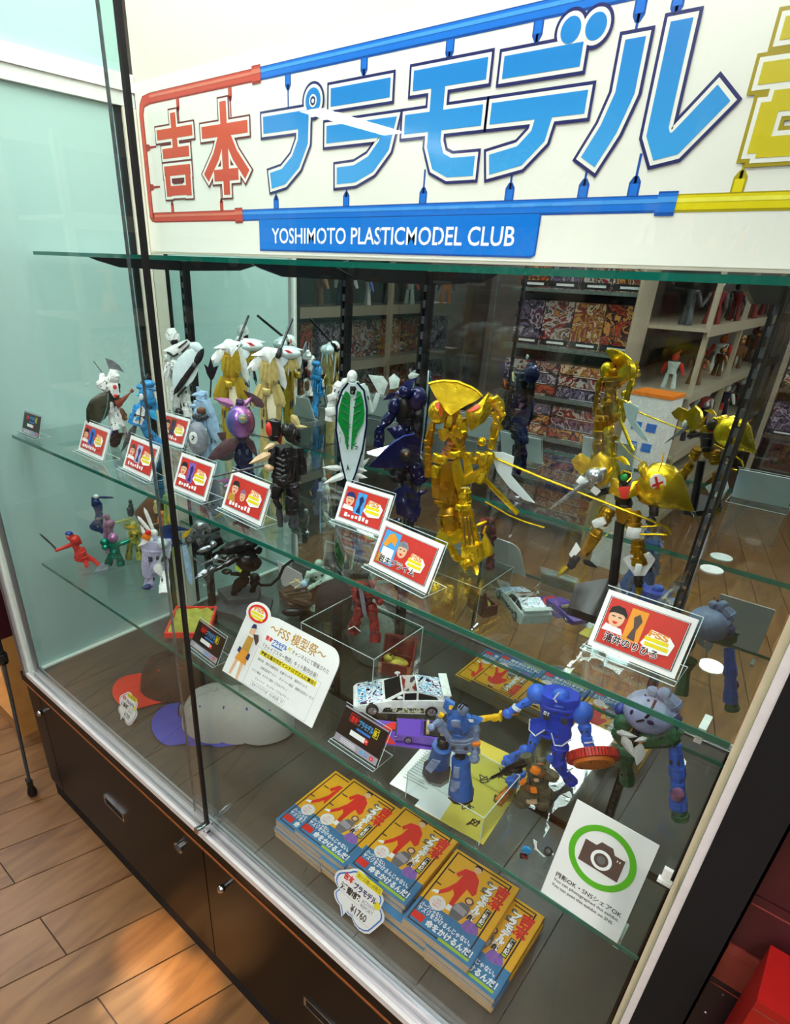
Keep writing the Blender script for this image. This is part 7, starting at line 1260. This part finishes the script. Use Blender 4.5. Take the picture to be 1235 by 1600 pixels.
# banner stand pole on the left
pl = empty('stand_pole', (-.114, -.062, 0), (0, 0, 0), 'thin black pole with rubber foot and clamp beside the left case corner', 'pole')
MB().seg((0, 0, .002), (0, 0, .05), .034, .034, [(0, .7), (.2, 1), (.55, .9), (1, .5)], 14).build('rubber_foot', 'rubber', pl); MB().seg((0, 0, .0502), (.004, 0, .075), .022, .022, 5, 10).ball((-.016, 0, .068), .008).build('foot_clamp', 'black_g', pl)
MB().tube([(.004, 0, .0752), (.055, .01, .62)], .006, 10).build('lower_tube', 'grey_d', pl); MB().seg((.055, .01, .615), (.06, .01, .655), .03, .03, 0).ball((.03, 0, .64), .010).build('clamp', 'black_g', pl); MB().tube([(.06, .01, .656), (.075, .012, 1.9)], .009, 10).build('upper_tube', 'black_g', pl)
# lit shelf unit further left
lu = empty('wall_shelf', (-.95, .05, 0), (0, 0, 0), 'light wooden shelf unit with a lit white recess seen at the left edge', 'shelf unit')
for p in ((0, 0, 0, .5, .5, .06), (0, 0, .42, .5, .5, .47), (.46, 0, .0601, .5, .5, .4199), (0, .46, .0601, .4599, .5, .4199)): MB().bb(*p).build('board', 'wood_light', lu, False)
MB().bb(.02, .10, .0602, .44, .44, .30).build('white_bundle', 'glow_wall', lu, False)
MB().bb(0, 0, .4701, .5, .5, 1.3).build('dark_cabinet', 'dark_plum', lu, False)
MB().bb(.05, .05, .4, .40, .09, .4198).build('recess_lamp', 'lamp_soft', lu, False)

# ================================================================== shop behind the camera, seen in the mirror
def gondola(name, x0, y0, x1, y1, label):
    return empty(name, (x0, y0, 0), (0, 0, 0), label, 'shelf unit')
ga = empty('shop_gondola', (-.42, -6.0, 0), (0, 0, 0), 'tall shop gondola with kit boxes on its end, reflected in the mirror', 'shelf unit')
GW, GD = 1.24, 3.3
MB().bb(.45, 0, 0, .55, GD, 2.2).build('spine', 'grid_black', ga, False); MB().bb(0, GD-.03, .0, .86, GD, 2.3).build('end_panel', 'grid_black', ga, False); MB().bb(.865, GD-.02, 0, .885, GD+.26, 2.4).build('end_post', 'shelf_cream', ga, False)
for z in (.12, .42, .72, 1.0, 1.32, 1.68, 2.03): MB().bb(.0, GD+.001, z-.02, .86, GD+.22, z).build('end_shelf', 'grey_g', ga, False)
for z in (.25, .7, 1.1, 1.5, 1.9): 
    MB().bb(.5501, 0, z-.02, 1.24, GD-.031, z).build('side_shelf', 'shelf_cream', ga, False); MB().bb(1.2401, 0, z-.045, 1.25, GD-.031, z+.02).build('shelf_edge', 'shelf_cream', ga, False)
for y in (.0, 1.1, 2.2, 3.2): MB().bb(1.21, y, 0, 1.2399, y+.03, 2.4).build('side_post', 'shelf_cream', ga, False)
ORD = ('nearest', 'second', 'third', 'fourth', 'fifth', 'sixth', 'seventh', 'eighth', 'farthest')
arts = ['box_art_a', 'box_art_b', 'box_art_c', 'box_art_d']; random.seed(21)
def kitbox(x, y, z, w_, d_, h_, mt, lab, grp, rz=0):
    o = empty('kit_box', (x, y, z), (0, 0, rz), lab, 'box', grp); MB().bb(0, 0, 0, w_, d_, h_).build('carton', mt, o, False)
    MB().bb(.004, d_+.0002, .004, w_-.004, d_+.0008, h_*.16).build('title_strip', 'ink', o, False)
    MB().bb(w_*.25, d_+.001, h_*.06, w_*.85, d_+.0014, h_*.11).build('title_print', 'paper', o, False)
for zi, z in enumerate((1.32, 1.68, 2.03)):
    for i in range(4): kitbox(-.41+.213*i, -2.68, z+.001, .205, .09, .285, arts[(i+zi*3) % 4], ('orange and black kit box', 'violet robot kit box', 'dark red kit box', 'grey robot kit box')[(i+zi) % 4]+' standing on the reflected shop shelf, row %s' % ('lower', 'middle', 'upper')[zi], 'kit boxes on the shop gondola end')
for zi, z in enumerate((.12, .42, .72, 1.0)):
    for i in range(2):
        for k in range(3): kitbox(-.40+.42*i, -2.69, z+.001+k*.075, .40, .17, .07, arts[(i+k+zi) % 4], '%s flat kit box of the %s stack on the %s gondola end shelf' % (('bottom', 'middle', 'top')[k], ('left', 'right')[i], ('lowest', 'second', 'third', 'fourth')[zi]), 'flat kit boxes on the shop gondola')
def toy(x, y, z, h_, cols, lab, grp):
    o = empty('shop_toy', (x, y, z), (0, 0, random.uniform(-1, 1)), lab, 'toy', grp)
    MB().seg((0, 0, h_*.42), (0, 0, h_*.76), h_*.34, h_*.24, 3).build('body', cols[0], o); MB().ball((0, 0, h_*.88), h_*.11).leaf((0, -h_*.05, h_*.95), (h_*.1, -h_*.05, h_*1.1), h_*.08, h_*.03).build('head', cols[1], o)
    for s_ in (-1, 1): MB().seg((s_*h_*.1, 0, h_*.42), (s_*h_*.14, 0, 0), h_*.15, h_*.16, 3).build('leg', cols[0], o); MB().seg((s_*h_*.2, 0, h_*.72), (s_*h_*.3, -h_*.1, h_*.4), h_*.11, h_*.11, 4).build('arm', cols[1], o)
pal = [('red', 'white_p'), ('white_p', 'blue'), ('red_d', 'silver'), ('white_g', 'red'), ('navy', 'white_p'), ('orange_p', 'brown'), ('grey_d', 'black'), ('brown', 'copper')]
k = 0
for z in (.7, 1.1, 1.5, 1.9):
    for j in range(9):
        toy(.62+.08*(j % 2), -5.6+.33*j, z+.001, .20+.08*random.random(), pal[(k*3+j) % 8], '%s robot toy from the aisle mouth on the %s side shelf of the gondola' % (ORD[8-j], {.7: 'lowest', 1.1: 'lower middle', 1.5: 'upper middle', 1.9: 'highest'}[z]), 'toys on the shop gondola side'); k += 1
gb = empty('shop_rack', (-2.25, -4.1, 0), (0, 0, 0), 'cream edged shop shelf rack with statues, reflected beside the frosted pane', 'shelf unit')
MB().bb(0, 0, 0, .06, 2.9, 2.3).build('back_panel', 'grid_black', gb, False)
for z in (.2, .65, 1.05, 1.47, 1.95): MB().bb(.0601, 0, z-.02, .55, 2.9, z).build('shelf', 'shelf_cream', gb, False); MB().bb(.5501, 0, z-.06, .56, 2.9, z+.015).build('shelf_edge', 'shelf_cream', gb, False)
for y in (0, 1.3, 2.86): MB().bb(.55, y, 0, .585, y+.04, 2.3).build('post', 'shelf_cream', gb, False)
for j in range(9):
    toy(-1.92, -4.0+.31*j, 1.471, .26+.1*random.random(), pal[(j*3+5) % 8], '%s statue from the case on the cream reflected rack' % ORD[8-j], 'statues on the shop rack')
for z in (1.05, .65):
    for j in range(7): kitbox(-1.98, -4.05+.4*j, z+.001, .08, .34, .30, arts[(j*3) % 4], '%s large boxed figure from the case on the %s shelf of the cream rack' % (ORD[6-j] if j else ORD[6], 'second' if z > 1 else 'third'), 'boxed figures on the shop rack')
# white display stand with orange top near the aisle
ws = empty('display_stand', (.62, -2.45, 0), (0, 0, .1), 'white display stand with orange top in the reflected aisle', 'stand'); MB().bb(0, 0, 0, .24, .2, 1.14).build('column', 'white_p', ws, False); MB().bb(-.005, -.005, 1.1401, .245, .205, 1.16).build('top', 'orange_p', ws, False)
for k in range(2):
    for j in range(2): MB().bb(.05+.09*j, .2005, .82+.12*k, .11+.09*j, .203, .87+.12*k).build('blue_mark', 'print_blue', ws, False)
# rack on the other side of the aisle
gc = empty('shop_rack', (1.0, -5.4, 0), (0, 0, 0), 'brown shop rack at the far end of the reflected aisle', 'shelf unit')
MB().bb(0, 0, 0, .9, .05, 1.75).build('back_panel', 'brown_w', gc, False)
for z in (.15, .55, .95, 1.35, 1.75): MB().bb(0, .0501, z-.03, .9, .5, z).build('shelf', 'brown_w', gc, False)
for x in (0, .86): MB().bb(x, .5001, 0, x+.04, .53, 1.8).build('post', 'shelf_cream', gc, False)
for zi, z in enumerate((.55, .95, 1.35)):
    for j in range(3): kitbox(1.05+.28*j, -5.3, z+.001, .25, .35, .28, arts[(j*5+zi) % 4], '%s boxed toy on the %s shelf of the brown rack' % (('left', 'middle', 'right')[j], ('low', 'middle', 'high')[zi]), 'boxed toys on the brown rack')
